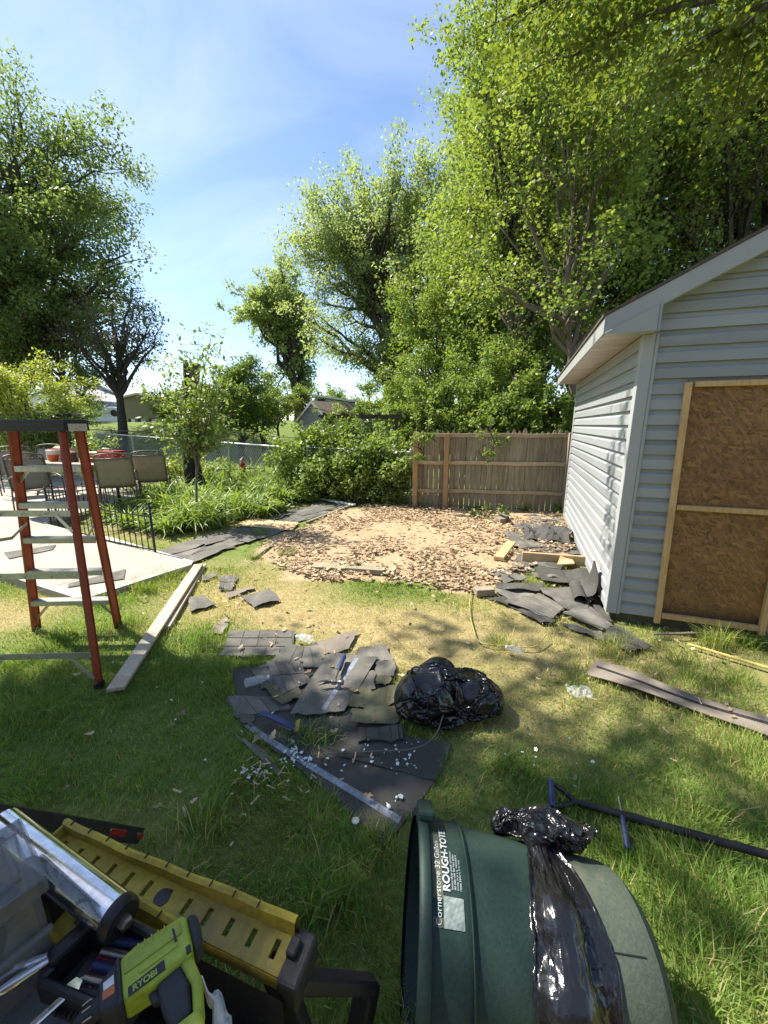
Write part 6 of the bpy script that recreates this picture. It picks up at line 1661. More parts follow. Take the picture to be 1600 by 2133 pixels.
def table():
    c = W(175, 985, 8.6); z = zc + .08; T = thing('patio_table', 'long patio table loaded with tools and buckets', 'table', (c.x, 8.6, z))
    m = Matrix.Rotation(R(-14), 3, 'Z'); S = lambda x, y, zz: Vector((c.x, 8.6, z)) + m @ Vector((x, y, 0)) + Vector((0, 0, zz))
    MB().box(S(0, 0, .72), (2.1, 1.0, .022), m).build('table_top', 'chair_sling', T, bevel=.008)
    MB().tube([S(-1.06, -.51, .715), S(1.06, -.51, .715), S(1.06, .51, .715), S(-1.06, .51, .715), S(-1.06, -.51, .715)], .018, 8).build('table_rim', 'chair_frame', T, smooth=True)
    for x in (-.85, .85):
        for y in (-.38, .38): MB().tube(curve_pts([S(x, y, .70), S(x * .9, y * .8, .4), S(x * 1.05, y * 1.1, 0)], 10), .018, 8).build('leg', 'chair_frame', T, smooth=True)
    return S, m
TS, TM = table()
pm('red_plastic', (0.42, 0.025, 0.02), (0.34, 0.02, 0.018), 8, .4, .05)
pm('orange_plastic', (0.58, 0.10, 0.02), (0.5, 0.085, 0.02), 8, .4, .05)
pm('brown_leather', (0.11, 0.055, 0.03), (0.07, 0.035, 0.02), 8, .7, .3)
pm('cardboard', (0.50, 0.38, 0.24), (0.44, 0.33, 0.2), 6, .8, .1)
pm('white_plastic', (0.62, 0.61, 0.58), (0.55, 0.54, 0.5), 6, .45, .05)
TT = .735
def tbucket(x, y, label):
    T = thing('bucket', label, 'bucket', TS(x, y, TT))
    MB().lathe(TS(x, y, TT), (0, 0, 1), [(0, .11), (.01, .12), (.15, .135), (.15, .128), (.03, .11)], 20, False).build('pail', 'orange_plastic', T, smooth=True)
    MB().lathe(TS(x, y, TT + .15), (0, 0, 1), [(0, .136), (.09, .145), (.095, .15), (.1, .14), (.09, .135)], 20, False).build('upper_band', 'white_plastic', T, smooth=True)
    rg = random.Random(4); mb = MB(); pts = []
    for i in range(60): a = i * .55; pts.append(TS(x, y, TT + .22 + .03 * math.sin(i * .9)) + Vector((math.cos(a) * (.09 + .03 * math.sin(i * .31)), math.sin(a) * .09, .02 * math.sin(i * .5))))
    mb.tube(pts, .011, 6).build('coiled_cord', 'red_plastic', T, smooth=True)
tbucket(-.62, -.1, 'orange and white bucket with coiled red cord on table')
def tboxes():
    S, m = TS, TM
    T = thing('toolbox', 'flat red toolbox at the right end of table', 'toolbox', S(.72, .1, TT)); MB().box(S(.72, .1, TT + .10), (.5, .3, .20), m).build('body', 'red_plastic', T, bevel=.015, seg=2); MB().box(S(.72, .1, TT + .22), (.46, .28, .035), m).build('lid', 'red_plastic', T, bevel=.01); MB().tube([S(.6, .0, TT + .235), S(.62, .0, TT + .275), S(.82, .0, TT + .275), S(.84, 0, TT + .235)], .012, 6).build('handle', 'black_plastic', T)
    T = thing('tool_case', 'black tool case with yellow band lying on table', 'tool case', S(.22, .15, TT)); MB().box(S(.22, .15, TT + .09), (.4, .26, .18), m).build('body', 'black_plastic', T, bevel=.012, seg=2); MB().box(S(.22, .012, TT + .13), (.4, .012, .05), m).build('band', 'yellow_plastic', T); MB().box(S(.22, .15, TT + .19), (.36, .22, .018), m).build('lid', 'white_plastic', T, bevel=.006)
    T = thing('tool_bag', 'brown leather tool bag slumped in table middle', 'tool bag', S(-.18, -.15, TT)); 
    mb = MB(); rows = []
    for j in range(7):
        v = j / 6; rows.append([S(-.18 + (.24 - .06 * v) * math.cos(a) + .015 * math.sin(a * 3 + v * 4), -.15 + (.13 - .04 * v) * math.sin(a), TT + .2 * v + .02 * math.sin(a * 2) * v) for a in [2 * math.pi * i / 16 for i in range(17)]])
    mb.grid(rows).build('body', 'brown_leather', T, smooth=True, fix=False); MB().box(S(-.12, -.15, TT + .21), (.3, .12, .07), m @ Matrix.Rotation(.3, 3, 'Y')).build('flap', 'brown_leather', T, bevel=.02, seg=2)
    T = thing('cardboard_box', 'open cardboard box standing behind the red cord bucket', 'box', S(-.75, .28, TT))
    for dx, dy, sx, sy in ((-.15, 0, .006, .24), (.15, 0, .006, .24), (0, -.12, .3, .006), (0, .12, .3, .006)): MB().box(S(-.75 + dx, .28 + dy, TT + .13), (sx, sy, .26), m).build('side', 'cardboard', T)
    MB().box(S(-.75, .12, TT + .29), (.3, .09, .006), m @ Matrix.Rotation(R(35), 3, 'X')).build('flap', 'cardboard', T)
    T = thing('bucket', 'stack of orange cups next to the tool case', 'cup stack', S(.02, .1, TT))
    for k in range(3): MB().lathe(S(.02, .1, TT + .04 * k), (0, 0, 1), [(0, .045), (.05, .055), (.055, .058), (.04, .05)], 14).build('cup', 'orange_plastic', T, smooth=True)
    T = thing('drill_case', 'small black and red power tool lying before the cases', 'power tool', S(.45, -.2, TT)); MB().box(S(.45, -.2, TT + .05), (.3, .09, .09), m @ Matrix.Rotation(.4, 3, 'Z')).build('body', 'red_plastic', T, bevel=.02, seg=2); MB().box(S(.56, -.17, TT + .04), (.1, .08, .075), m).build('grip', 'black_plastic', T, bevel=.015)
    T = thing('jug', 'white plastic jug by the cardboard box', 'jug', S(-.95, .05, TT)); MB().lathe(S(-.95, .05, TT), (0, 0, 1), [(0, .06), (.01, .075), (.15, .075), (.19, .04), (.21, .022), (.235, .022)], 16).build('body', 'white_plastic', T, smooth=True); MB().lathe(S(-.95, .05, TT + .235), (0, 0, 1), [(0, .026), (.02, .026)], 12).build('cap', 'red_plastic', T)
tboxes()
def birdbath():
    p = W(172, 862, 11.5); T = thing('bird_feeder', 'dark tray feeder on a post behind the table', 'bird feeder', (p.x, 11.5, .2))
    MB().tube([(p.x, 11.5, 0), (p.x, 11.5, p.z)], .03, 8).build('post', 'black_iron', T)
    MB().lathe((p.x - .05, 11.5, p.z - .05), (0, 0, 1), [(0, .05), (.02, .2), (.08, .24), (.08, .22), (.03, .15)], 20).build('tray', 'galvanised', T, smooth=True)
    MB().lathe((p.x - .52, 11.4, p.z - .14), (0, 0, 1), [(0, .1), (.03, .28), (.1, .3), (.13, .28), (.14, .1)], 20).build('lid', 'black_plastic', T, smooth=True)
    MB().beam((p.x, 11.5, p.z - .1), (p.x - .52, 11.4, p.z - .12), .03, .03).build('arm', 'black_iron', T)
birdbath()
def gnome():
    p = W(505, 968, 10.8); T = thing('garden_gnome', 'small garden figure in a red coat behind the iron fence', 'garden figure', (p.x, 10.8, p.z - .2))
    MB().lathe((p.x, 10.8, p.z - .45), (0, 0, 1), [(0, .07), (.25, .07), (.42, .09), (.5, .06)], 12).build('coat', 'red_plastic', T, smooth=True)
    MB().lathe((p.x, 10.8, p.z + .05), (0, 0, 1), [(0, .03), (.03, .055), (.08, .055), (.11, .02)], 12).build('head', 'cardboard', T, smooth=True)
    MB().lathe((p.x + .01, 10.8, p.z + .12), (.3, 0, 1), [(0, .07), (.02, .06), (.12, .005)], 12).build('hat', 'tan_wall', T, smooth=True)
gnome()
# grey scraps on the patio slab
for q, lb in (([(10, 1158), (118, 1140), (110, 1150), (20, 1170)], 'thin grey shingle strip on patio behind the ladder'), ([(143, 1218), (262, 1186), (258, 1206), (142, 1225)], 'grey shingle strip lying on the patio corner')):
    c = [G(x, y, .075) for x, y in q]; cen = sum(c, Vector()) / 4; T = thing('shingle_strip', lb, 'shingle', cen, 0)
    for v in c: v.z = PZ(v) + .012
    MB().grid([[c[0].lerp(c[1], i / 4) for i in range(5)], [c[3].lerp(c[2], i / 4) for i in range(5)]], (0, 0, -.006)).build('strip', 'shingle', T)
# ================================================================== foreground
pm('green_plastic', (0.020, 0.042, 0.036), (0.016, 0.034, 0.029), 3, .55, .1, spec=.25, stain=(0.055, 0.085, 0.06), stain_amt=.45, fine=120)
pm('green_plastic_dusty_sunlit', (0.075, 0.092, 0.068), (0.055, 0.074, 0.055), 4, .7, .15, spec=.25, stain=(0.19, 0.165, 0.115), stain_amt=.65, fine=120)  # paler green: dust, and on the can's end sunlight in the colour
pm('white_print', (0.60, 0.63, 0.62), (0.42, 0.46, 0.45), 30, .5, 0, stain=(0.10, 0.14, 0.12), stain_amt=.7)
pm('grey_print', (0.36, 0.40, 0.39), (0.22, 0.27, 0.25), 26, .45, 0, stain=(0.06, 0.10, 0.08), stain_amt=.8)
def can():
    T = thing('trash_can', 'dark green plastic trash can lying on its side', 'trash can', CAN_C - Vector((0, 0, .29)))
    mb = MB(); n = 72
    S = [0.0, .004, .03, .06, .09, .118, .128, .16, .22, .28, .34, .40, .46, .52, CAN_L - .05, CAN_L - .03, CAN_L - .012, CAN_L]
    rows = [[CS(s, 2 * math.pi * k / n) for k in range(n + 1)] for s in S]
    mb.grid(rows).build('body', 'green_plastic', T, smooth=True, fix=False)
    MB().grid([[CS(s, 2 * math.pi * k / n, -.006) for k in range(n + 1)] for s in (0, .1, .3, .5, CAN_L - .02)]).build('inner_wall', 'green_plastic', T, smooth=True, fix=False)
    MB().grid([[CAN_C + CAN_A * (CAN_L - .004) + (CAN_F * math.sin(2 * math.pi * k / n) + CAN_U * math.cos(2 * math.pi * k / n)) * r for k in range(n + 1)] for r in (.001, .15, can_r(CAN_L) + .001)]).build('base', 'green_plastic', T, smooth=True, fix=False)
    prof = [(-.012, -.006), (-.012, .014), (-.006, .02), (.012, .02), (.018, .014), (.018, .001)]
    MB().grid([[CAN_C + CAN_A * s + (CAN_F * math.sin(2 * math.pi * k / n) + CAN_U * math.cos(2 * math.pi * k / n)) * (.288 + o) for k in range(n + 1)] for s, o in prof]).build('rim', 'green_plastic', T, smooth=True, fix=False)
    MB().grid([[CS(s, 2 * math.pi * k / n, o) for k in range(n + 1)] for s, o in ((.120, .0), (.122, .006), (.130, .006), (.134, .0))]).build('rib', 'green_plastic', T, smooth=True, fix=False)
    # foot band paler from dust and painted-in sunlight, with moulded seam
    MB().grid([[CS(s, 2 * math.pi * k / n, .002) for k in range(n + 1)] for s in (.335, .40, .46, .52, CAN_L - .05, CAN_L - .03)]).build('dusty_sunlit_band', 'green_plastic_dusty_sunlit', T, smooth=True, fix=False)
    MB().grid([[CS(s, a, .0035) for s in (.33, .40, .48, .56)] for a in (-.405, -.418)]).build('seam', 'black_plastic', T, fix=False)
    # lug handle on the rim
    MB().box(CS(.012, .52, .03), (.05, .10, .03), Matrix((CAN_A, (CAN_F * math.cos(.52) - CAN_U * math.sin(.52)), (CAN_F * math.sin(.52) + CAN_U * math.cos(.52)))).transposed()).build('lug', 'green_plastic', T, bevel=.01, seg=2)
    # printed label: lettering runs around the can, tops towards the mouth
    a0, a1 = -.42, .36
    def wrap(me, name, mat, s_base, a_start, off):
        for v in me.vertices:
            u, w = v.co.x, v.co.y; s = s_base - w; v.co = CS(s, a_start + u / can_r(s), off)
        o = link(name, me, mat, T); return o
    wrap(text_mesh('Cornerstone 32 Gallon', .020), 'lettering', 'white_print', .044, -.43, .0022)
    wrap(text_mesh('ROUGH-TOTE', .026, .0008), 'lettering', 'white_print', .068, -.20, .0022)
    for k in range(4):
        wrap(text_mesh(('heavy duty trash container', 'do not use for hot ashes', 'made in u s a  recyclable', 'rinse before first use')[k], .0085), 'small_print', 'white_print', .0775 + k * .0075, -.18, .0022)
    # worn picture panel at the foot of the label
    MB().grid([[CS(s, a, .0018 if (i + j) % 3 else .0012) for j, a in enumerate([-.44 + .026 * q for q in range(9)])] for i, s in enumerate([.05 + .0075 * q for q in range(8)])]).build('worn_print', 'grey_print', T, fix=False)
    MB().grid([[CS(s, a, .0014) for a in (-.44, -.2, 0, .2, .33)] for s in (.022, .05)]).build('print_panel', 'green_plastic_dusty_sunlit', T, fix=False)
can()
# ---- empty black bag flung over the can
def drape():
    c = CS(.33, 0, 0); T = thing('trash_bag', 'empty glossy black bag draped over green trash can', 'trash bag', Vector((c.x, c.y, 0)))
    link('sleeve', film_mesh('sleeve', FILM_SLEEVE[0], FILM_SLEEVE[1]), 'bin_liner', T)
    o = link('gathered_mouth', film_mesh('gathered_mouth', FILM_MOUTH[0], FILM_MOUTH[1]), 'bin_liner', T)
    m = o.modifiers.new('smooth', 'SUBSURF'); m.levels = m.render_levels = 1
drape()
# ---- shovel
def shovel():
    a, b = onland(1188, 1683, .045), onland(1640, 1812, .05); T = thing('shovel', 'black long-handled shovel with D-grip lying behind the trash can', 'shovel', a)
    d = (b - a).normalized(); s = Vector((-d.y, d.x, 0))
    L = (b - a).length
    MB().tube([a, a + d * L * .12, a + d * L * .3, b + d * .5], [.013, .0155, .017, .018], 10).build('shaft', 'black_plastic', T, smooth=True)
    MB().tube([a + d * L * .28, a + d * L * .36], [.0195, .0195], 10).build('collar', 'black_plastic', T, smooth=True)
    g0, g1 = a - d * .085 + s * .052 + Vector((0, 0, .02)), a - d * .085 - s * .052
    MB().tube([g0 + s * .01, g0.lerp(g1, .5), g1 - s * .01], [.015, .0165, .015], 10).build('grip', 'blue_grip', T, smooth=True)
    for g in (g0, g1): MB().tube(curve_pts([g, g.lerp(a, .45) + (g - (g0 + g1) / 2) * .25, a + d * .02], 8), [.011] * 4 + [.0125] * 5, 8).build('yoke', 'black_plastic', T, smooth=True)
    e = b + d * .5; rows = [[e + d * (.28 * i / 6) + s * ((j / 6 - .5) * .22 * (1 if i < 5 else .7)) + Vector((0, 0, -.03 + .03 * (j / 6 - .5) ** 2 * 4)) for j in range(7)] for i in range(7)]
    MB().grid(rows, (0, 0, -.003)).build('blade', 'steel', T)
    p, q = onland(1293, 1714, .05), onland(1306, 1778, .03); T = thing('screwdriver', 'blue-handled hand tool lying against the shovel shaft', 'hand tool', q); dd = (q - p).normalized()
    MB().tube([p, p + dd * .018, p + dd * .03, p.lerp(q, .6), q - dd * .01, q], [.010, .012, .0105, .014, .0145, .008], 10).build('handle', 'blue_grip', T, smooth=True)
    MB().tube([p - dd * .012, p], .007, 8).build('ferrule', 'steel', T)
    MB().tube([p - dd * .09 - Vector((0, 0, .012)), p - dd * .01], .0035, 6).build('shank', 'steel', T)
shovel()

# ---- folding work bench
pm('work_yellow', (0.48, 0.36, 0.035), (0.34, 0.25, 0.04), 7, .6, .2, stain=(0.11, 0.085, 0.06), stain_amt=.95)
pm('work_grey', (0.22, 0.23, 0.23), (0.17, 0.175, 0.18), 5, .6, .15, stain=(0.10, 0.095, 0.085), stain_amt=.5)
pm('chrome', (0.72, 0.73, 0.75), (0.62, 0.63, 0.65), 4, .10, .02, metal=1.0, stain=(0.30, 0.29, 0.28), stain_amt=.35, rr=.06)
pm('lime_plastic', (0.32, 0.385, 0.035), (0.27, 0.33, 0.03), 6, .42, .06, stain=(0.24, 0.26, 0.05), stain_amt=.35)
pm('charcoal_rubber', (0.022, 0.023, 0.026), (0.03, 0.031, 0.034), 10, .6, .1)
pm('white_ink', (0.75, 0.75, 0.74), None, 8, .5, 0)
pm('red_ink', (0.30, 0.018, 0.018), None, 8, .5, 0)
pm('orange_ink', (0.55, 0.16, 0.05), None, 8, .5, 0)
pm('rag', (0.62, 0.62, 0.60), (0.5, 0.5, 0.48), 20, .9, .5)
BZ = .75
BA, BB = G(140, 1730, BZ), G(617, 1945, BZ)
E1 = (BB - BA).normalized(); E2 = Vector((E1.y, -E1.x, 0)); BL = (BB - BA).length
if E2.y > 0: E2 = -E2
BP = lambda s, t, z=0.0: BA + E1 * s + E2 * t + Vector((0, 0, z))
BR = Matrix((E1, E2, Vector((0, 0, 1)))).transposed()
def bench():
    T = thing('work_bench', 'folding yellow and black work bench cluttered with tools', 'work bench', Vector((BP(BL / 2, .15).x, BP(BL / 2, .15).y, 0)))
    def jaw(s0, s1, t0, w, hole=None, dip=0.0):
        n = int((s1 - s0) / .052); st = (s1 - s0) / n; sl = .012; th = .012
        mb = MB()
        y0, y1 = w * .5 - .015, w * .5 + .015
        for a, b in ((0, y0), (y1, w)): mb.box(BP((s0 + s1) / 2, t0 + (a + b) / 2, -th / 2), (s1 - s0, b - a, th), BR)
        for k in range(n + 1):
            c0 = s0 + (k - .5) * st + sl / 2 if k else s0; c1 = s0 + (k + .5) * st - sl / 2 if k < n else s1
            mb.box(BP((c0 + c1) / 2, t0 + w * .5, -th / 2), (c1 - c0, .03, th), BR)
        o = mb.build('jaw_plate', 'work_yellow', T)
        # wavy raised lip along the far edge, low lip at the near edge, end wall
        m = 26
        rows = []
        for i in range(m + 1):
            s = s0 + (s1 - s0) * i / m; wv = .0012 * math.sin(i * .9 + t0 * 50) + .004 * math.sin(i * .2 + t0 * 9)
            rows.append([BP(s, t0 + wv - .001, -.012), BP(s, t0 + wv - .008, .030), BP(s, t0 + wv, .036), BP(s, t0 + wv + .007, .031), BP(s, t0 + .006, .0)])
        MB().grid(rows).build('lip', 'work_yellow', o, smooth=True, fix=False)
        for k in range(int((s1 - s0) / .06)): MB().box(BP(s0 + .03 + k * .06, t0 + .0, .0365), (.0016, .012, .004), BR).build('lip_notch', 'black_plastic', o)
        MB().box(BP((s0 + s1) / 2, t0 + w - .002, -.02), (s1 - s0, .006, .032), BR).build('near_edge', 'work_yellow', o, bevel=.002)
        MB().box(BP(s0 + .003, t0 + w / 2, .006), (.006, w, .044), BR).build('end_wall', 'work_yellow', o, bevel=.002)
        return o
    o = jaw(0, BL, 0, .066)
    h = BP(BL * .53, .036, .0008)
    MB().lathe(h - Vector((0, 0, .001)), (0, 0, 1), [(0, .017), (.0016, .017)], 20).build('peg_hole', 'black_plastic', o)
    jaw(-.30, BL * .70, .076, .072)
    pm('work_black', (0.010, 0.010, 0.011), (0.016, 0.016, 0.017), 6, .6, .2)
    MB().box(BP(BL + .024, .035, -.018), (.044, .085, .06), BR).build('end_bracket', 'work_black', T, bevel=.006, seg=2)
    MB().box(BP(BL + .012, .028, .016), (.02, .03, .016), BR).build('latch', 'work_black', T, bevel=.003)
    # legs, and a black side panel standing for bench shade and plastic body
    e = G(775, 2050, .42)
    MB().beam(BP(BL + .03, .045, -.03), e, .040, .028).build('leg_brace', 'work_black', T, bevel=.008, seg=2)
    MB().beam(e + Vector((-.01, 0, 0)), Vector((e.x - .10, e.y - .12, 0.0)), .05, .05).build('leg', 'work_black', T, bevel=.006)
    for s, t in ((.03, .04), (BL - .03, .04), (.03, .36), (BL - .03, .36)):
        MB().beam(BP(s, t, -.02), BP(s + (-.06 if s < .1 else .06), t + (-.10 if t < .1 else .1), -BZ), .05, .035).build('leg', 'work_black', T, bevel=.005)
    MB().prism([BP(.02, .084, -.016), BP(BL + .02, .084, -.016), BP(BL + .10, .17, -.45), BP(-.05, .17, -.45)], (0, 0, -.02)).build('shade_side_panel', 'work_black', T)
    MB().box(BP(BL * .1 - .1, .40, -.030), (BL * .9 + .25, .46, .02), BR).build('shelf', 'work_grey', T, bevel=.004)
    MB().box(BP(BL * .72, .30, -.16), (BL * .6, .30, .16), BR).build('tool_tray', 'work_black', T, bevel=.01)
    MB().lathe(BP(BL * .255, .093, .038), E2, [(0, .011), (.006, .011)], 4).build('steel_clip', 'galvanised', T)
bench()
def level():
    a, b = G(-70, 1688, .73), G(290, 1741, .03); d = (b - a).normalized(); T = thing('spirit_level', 'dark spirit level with red ends leaning behind the bench', 'level', b)
    pm('level_dark', (0.045, 0.047, 0.040), (0.03, 0.032, 0.028), 6, .5, .1)
    MB().beam(a, b, .026, .055).build('bar', 'level_dark', T, bevel=.003)
    for t, w in ((.80, .10), (.985, .035), (.13, .10)):
        p = a.lerp(b, t); MB().beam(p - d * w / 2, p + d * w / 2, .0285, .020).build('vial_block', 'red_plastic', T)
        MB().beam(p - d * w / 2 + Vector((0, 0, .012)), p + d * w / 2 + Vector((0, 0, .012)), .0282, .008).build('vial_block', 'cardboard', T)
level()
def tube_roll():
    a, b = G(72, 1772, .88), G(246, 1910, .865); d = (b - a).normalized(); T = thing('metal_tube', 'shiny chrome tube with black end cap on the bench', 'tube', (a + b) / 2 - Vector((0, 0, .1)))
    MB().lathe(a - d * .12, d, [(0, .033), ((b - a).length * .98 + .12, .033)], 40).build('barrel', 'chrome', T, smooth=True)
    MB().lathe(b - d * .006, d, [(0, .0345), (.014, .0345), (.020, .030), (.020, .016)], 32).build('end_cap', 'black_plastic', T, smooth=True)
    MB().lathe(b + d * .012, d, [(0, .012), (.012, .012), (.016, .008)], 6).build('bolt', 'steel', T)
    # cradle so that the tube rests on the bench
    for q in (.15, .8): p = a.lerp(b, q); MB().box(Vector((p.x, p.y, (p.z - .033 + BZ) / 2)), (.05, .05, p.z - .031 - BZ), BR).build('stand', 'black_plastic', T)
tube_roll()
def clear_box():
    k1, k2 = G(66, 1764, .985), G(90, 1818, .985)
    u = (k2 - k1).normalized(); v = Vector((u.y, -u.x, 0)); v = v if v.x < 0 else -v
    T = thing('storage_box', 'scratched clear plastic storage box with lid, on the bench', 'storage box', k1 - Vector((0, 0, .24)))
    rot = Matrix((u, v, Vector((0, 0, 1)))).transposed()
    def P(a, b, z): return k2 + u * a + v * b + Vector((0, 0, z))
    W_, L_ = .17, .42
    c = P(-W_ / 2 + .012, L_ / 2, 0)
    MB().box(c, (W_, L_, .005), rot).build('lid', 'cloudy_plastic', T, bevel=.002)
    o = MB()
    for s in (-1, 1):
        o.box(c + u * s * (W_ / 2) + Vector((0, 0, -.012)), (.005, L_, .028), rot); o.box(c + v * s * (L_ / 2) + Vector((0, 0, -.012)), (W_, .005, .028), rot)
        o.box(c + u * s * (W_ / 2 - .03) + Vector((0, 0, .005)), (.006, L_ - .05, .006), rot); o.box(c + v * s * (L_ / 2 - .03) + Vector((0, 0, .005)), (W_ - .05, .006, .006), rot)
    o.build('lid_rim', 'cloudy_plastic', T)
    for s in (-1, 1):
        MB().box(c + u * s * (W_ / 2 - .012) + Vector((0, 0, -.115)), (.004, L_ - .02, .2), rot).build('side', 'cloudy_plastic', T)
        MB().box(c + v * s * (L_ / 2 - .012) + Vector((0, 0, -.115)), (W_ - .02, .004, .2), rot).build('side', 'cloudy_plastic', T)
    MB().box(c + Vector((0, 0, -.213)), (W_ - .02, L_ - .02, .005), rot).build('floor', 'cloudy_plastic', T)
    MB().box(c + u * (W_ / 2) + Vector((0, 0, -.105)), (.012, L_ - .01, .012), rot).build('ridge', 'cloudy_plastic', T, bevel=.003)
    rg = random.Random(3)
    o = thing('hardware_parts', 'dark loose hardware inside the clear storage box', 'hardware', c - Vector((0, 0, .2)))
    for k in range(14): MB().box(c + u * rg.uniform(-.06, .06) + v * rg.uniform(-.17, .17) + Vector((0, 0, -.19 + .1 * rg.random())), (rg.uniform(.02, .06), rg.uniform(.03, .08), rg.uniform(.02, .05)), rot @ Matrix.Rotation(rg.uniform(0, 3), 3, 'Z')).build('fitting', 'charcoal_rubber' if k % 3 else 'steel', o, bevel=.004)
clear_box()
def flat_text(body, size, org, ex, ey, mat, parent, bold=0.0, name='lettering'):
    me = text_mesh(body, size, bold)
    for v in me.vertices: v.co = org + ex * v.co.x + ey * v.co.y
    return link(name, me, mat, parent)
def case():
    z = BZ + .055; q = [G(225, 1912, z), G(345, 1975, z), G(235, 2120, z), G(85, 2058, z)]; c = sum(q, Vector()) / 4
    T = thing('socket_set_case', 'open black tool case with red maker label on the bench', 'tool case', c - Vector((0, 0, .06)))
    MB().prism([v - Vector((0, 0, .02)) for v in q], (0, 0, -.05)).build('tray', 'charcoal_rubber', T, bevel=.008, seg=2)
    for i in range(4): MB().beam(q[i], q[(i + 1) % 4], .014, .045).build('wall', 'black_plastic', T, bevel=.004)
    a, b = G(100, 2010, z + .02), G(205, 1915, z + .02)
    MB().beam(a, b, .03, .03).build('handle', 'black_plastic', T, bevel=.008, seg=2)
    ex = (G(215, 2063, z) - G(165, 2052, z)).normalized(); ey = Vector((-ex.y, ex.x, 0))
    o = G(162, 2056, z - .008)
    MB().box(o + ex * .028 + ey * .014, (.085, .062, .012), Matrix((ex, ey, Vector((0, 0, 1)))).transposed()).build('label_plate', 'black_plastic', T, bevel=.003)
    up = Vector((0, 0, .0072)); p = o + ex * .004 + ey * .018
    MB().grid([[p + up, p + ex * .05 + up], [p + ey * .022 + up, p + ex * .05 + ey * .022 + up]]).build('label', 'red_ink', T)
    flat_text('CRAFTSMAN', .0135, o - ex * .002 + ey * .0 + Vector((0, 0, .0075)), ex, ey, 'white_ink', T, .0004)
    for k in range(9): MB().box(o + ex * (-.01 + k * .0095) - ey * .024 + Vector((0, 0, .0)), (.005, .02, .01), Matrix((ex, ey, Vector((0, 0, 1)))).transposed()).build('rib', 'black_plastic', T)
    for k in range(4):
        s = G(250, 1960, z) + ex * .0 + ey * (-.018 * k) ; MB().tube([s - ex * .02, s + ex * .05], .0075, 10).build('socket', 'steel' if k % 2 else 'blue_grip', T, smooth=True)
case()
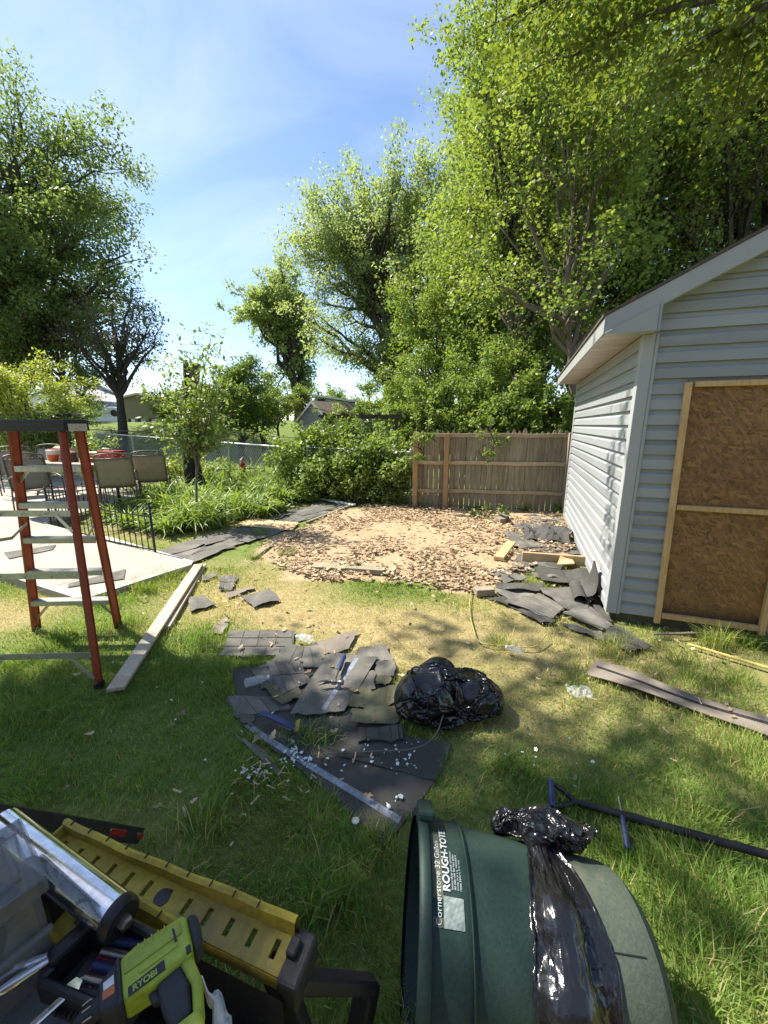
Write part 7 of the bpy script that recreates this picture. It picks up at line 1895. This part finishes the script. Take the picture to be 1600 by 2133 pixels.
def drill():
    z = .845; ch, re_ = G(178, 2118, z), G(424, 1940, z); X = (re_ - ch).normalized(); H = Vector((X.y, -X.x, 0)); H = H if H.y < 0 else -H
    U = Vector((0, 0, 1)); L = (re_ - ch).length; k = L / .24
    T = thing('cordless_drill', 'lime green cordless drill lying on its side on the bench', 'drill', (ch + re_) / 2 - Vector((0, 0, .1)))
    P = lambda x, h, u: ch + X * x * k + H * (h * 1.3) * k + U * u * k
    def slab(name, poly, u0, u1, mat, bev=.006, seg=3, parent=T):
        return MB().prism([P(x, h, u0) for x, h in poly], U * (u1 - u0) * k).build(name, mat, parent, bevel=bev * k, seg=seg)
    slab('motor_housing', [(.066, -.034), (.10, -.040), (.20, -.038), (.212, -.030), (.212, .030), (.20, .036), (.13, .040), (.066, .034)], -.034, .034, 'lime_plastic', .012)
    slab('top_ridge', [(.075, -.024), (.195, -.026), (.195, -.004), (.075, -.002)], .033, .0375, 'lime_plastic', .003)
    slab('side_ridge', [(.10, .006), (.185, .004), (.180, .012), (.104, .013)], .033, .0368, 'lime_plastic', .0015)
    for q in range(5): slab('rib', [(.105 + q * .014, -.036), (.108 + q * .014, -.036), (.108 + q * .014, -.020), (.105 + q * .014, -.020)], .030, .0385, 'lime_plastic', .0008, 1)
    slab('vent_slot', [(.176, -.020), (.181, -.020), (.183, .004), (.178, .004)], .036, .0382, 'black_plastic', 0)
    slab('rear_cap', [(.211, -.033), (.232, -.026), (.236, 0), (.232, .026), (.211, .033)], -.032, .032, 'charcoal_rubber', .010)
    slab('vent_slot', [(.196, .022), (.207, .022), (.207, .034), (.196, .034)], .030, .0345, 'black_plastic', 0)
    slab('nose', [(.026, -.020), (.048, -.030), (.068, -.035), (.068, .035), (.048, .030), (.026, .022)], -.030, .030, 'charcoal_rubber', .008)
    slab('selector_band', [(.060, -.037), (.070, -.0375), (.070, .0375), (.060, .037)], -.036, .036, 'charcoal_rubber', .006)
    slab('sticker', [(.036, -.014), (.056, -.016), (.056, -.002), (.036, -.002)], .0302, .0312, 'white_ink', 0); slab('sticker', [(.034, -.001), (.056, -.001), (.056, .012), (.034, .011)], .0302, .0312, 'orange_ink', 0)
    MB().lathe(P(.028, .001, 0), -X, [(0, .020 * k), (.010 * k, .020 * k), (.014 * k, .017 * k), (.034 * k, .016 * k), (.044 * k, .010 * k), (.05 * k, .005 * k)], 20).build('chuck', 'charcoal_rubber', T, smooth=True)
    for q in range(8): MB().beam(P(.012, .018 * math.cos(q * .785), .018 * math.sin(q * .785)), P(-.004, .0165 * math.cos(q * .785), .0165 * math.sin(q * .785)), .002, .002).build('chuck_flute', 'steel', T)
    MB().tube([P(-.02, .001, 0), P(-.075, .001, -.01)], .0035 * k, 8).build('bit', 'steel', T, smooth=True)
    slab('grip', [(.128, .030), (.182, .028), (.192, .070), (.186, .112), (.150, .116), (.134, .075)], -.021, .021, 'charcoal_rubber', .012)
    slab('trigger', [(.112, .034), (.130, .034), (.136, .060), (.120, .056)], -.010, .010, 'charcoal_rubber', .005)
    slab('handle_back', [(.176, .026), (.206, .028), (.216, .075), (.206, .125), (.185, .122), (.194, .075)], -.023, .023, 'lime_plastic', .01)
    slab('handle_base', [(.085, .112), (.200, .116), (.206, .150), (.085, .146)], -.036, .036, 'lime_plastic', .012)
    slab('battery', [(.080, .148), (.205, .152), (.205, .195), (.080, .190)], -.038, .038, 'charcoal_rubber', .010)
    slab('badge', [(.080, .020), (.152, .017), (.152, .0335), (.080, .0345)], .0335, .0352, 'charcoal_rubber', .002)
    ex = X; me_o = P(.088, .0315, .0356); flat_text('RYOBI', .017 * k, me_o, X, -H, 'lime_plastic', T, .0004)
drill()
def rag():
    c = curve_pts([G(424, 2046, .815), G(446, 2075, .81), (G(456, 2110, .80)), G(460, 2160, .79)], 14); rows = []
    for k, p in enumerate(c): rows.append([p + Vector((-.012 + .030 * i / 6, .004 * math.sin(i + k), .010 * math.sin(i * 1.1) - .02 * (i / 6) ** 2 + .003 * math.sin(k * 1.7 + i))) for i in range(7)])
    tag(MB().grid(rows, (0, 0, -.006)).build('rag', 'rag', smooth=True), 'white terry rag tucked beside the drill grip', 'rag')
rag()
def pliers():
    c = G(45, 2070, .80); T = thing('pliers', 'steel pliers lying at the bottom left bench corner', 'pliers', c)
    for s in (-1, 1):
        MB().tube(curve_pts([c + Vector((-.06, -.03 + s * .01, .02)), c + Vector((-.02, s * .012, .03)), c + Vector((.03, .03 + s * .004, .03)), c + Vector((.065, .06, .025))], 12), [.006, .007, .008, .008, .009, .009, .009, .008, .007, .006, .005, .004, .003], 8).build('jaw', 'chrome', T, smooth=True)
        MB().tube(curve_pts([c + Vector((-.06, -.03 + s * .01, .02)), c + Vector((-.10, -.06 + s * .03, .02)), c + Vector((-.13, -.11 + s * .03, .015))], 8), .009, 8).build('handle', 'black_plastic', T, smooth=True)
    T = thing('wrench', 'chrome wrench beside the pliers on the bench', 'wrench', c + Vector((.06, -.06, 0)))
    MB().beam(c + Vector((.02, -.10, .02)), c + Vector((.09, -.01, .02)), .012, .006).build('handle', 'chrome', T, bevel=.002)
    MB().lathe(c + Vector((.095, -.004, .016)), (0, 0, 1), [(0, .013), (.008, .013)], 6).build('head', 'chrome', T)
pliers()
lawn()
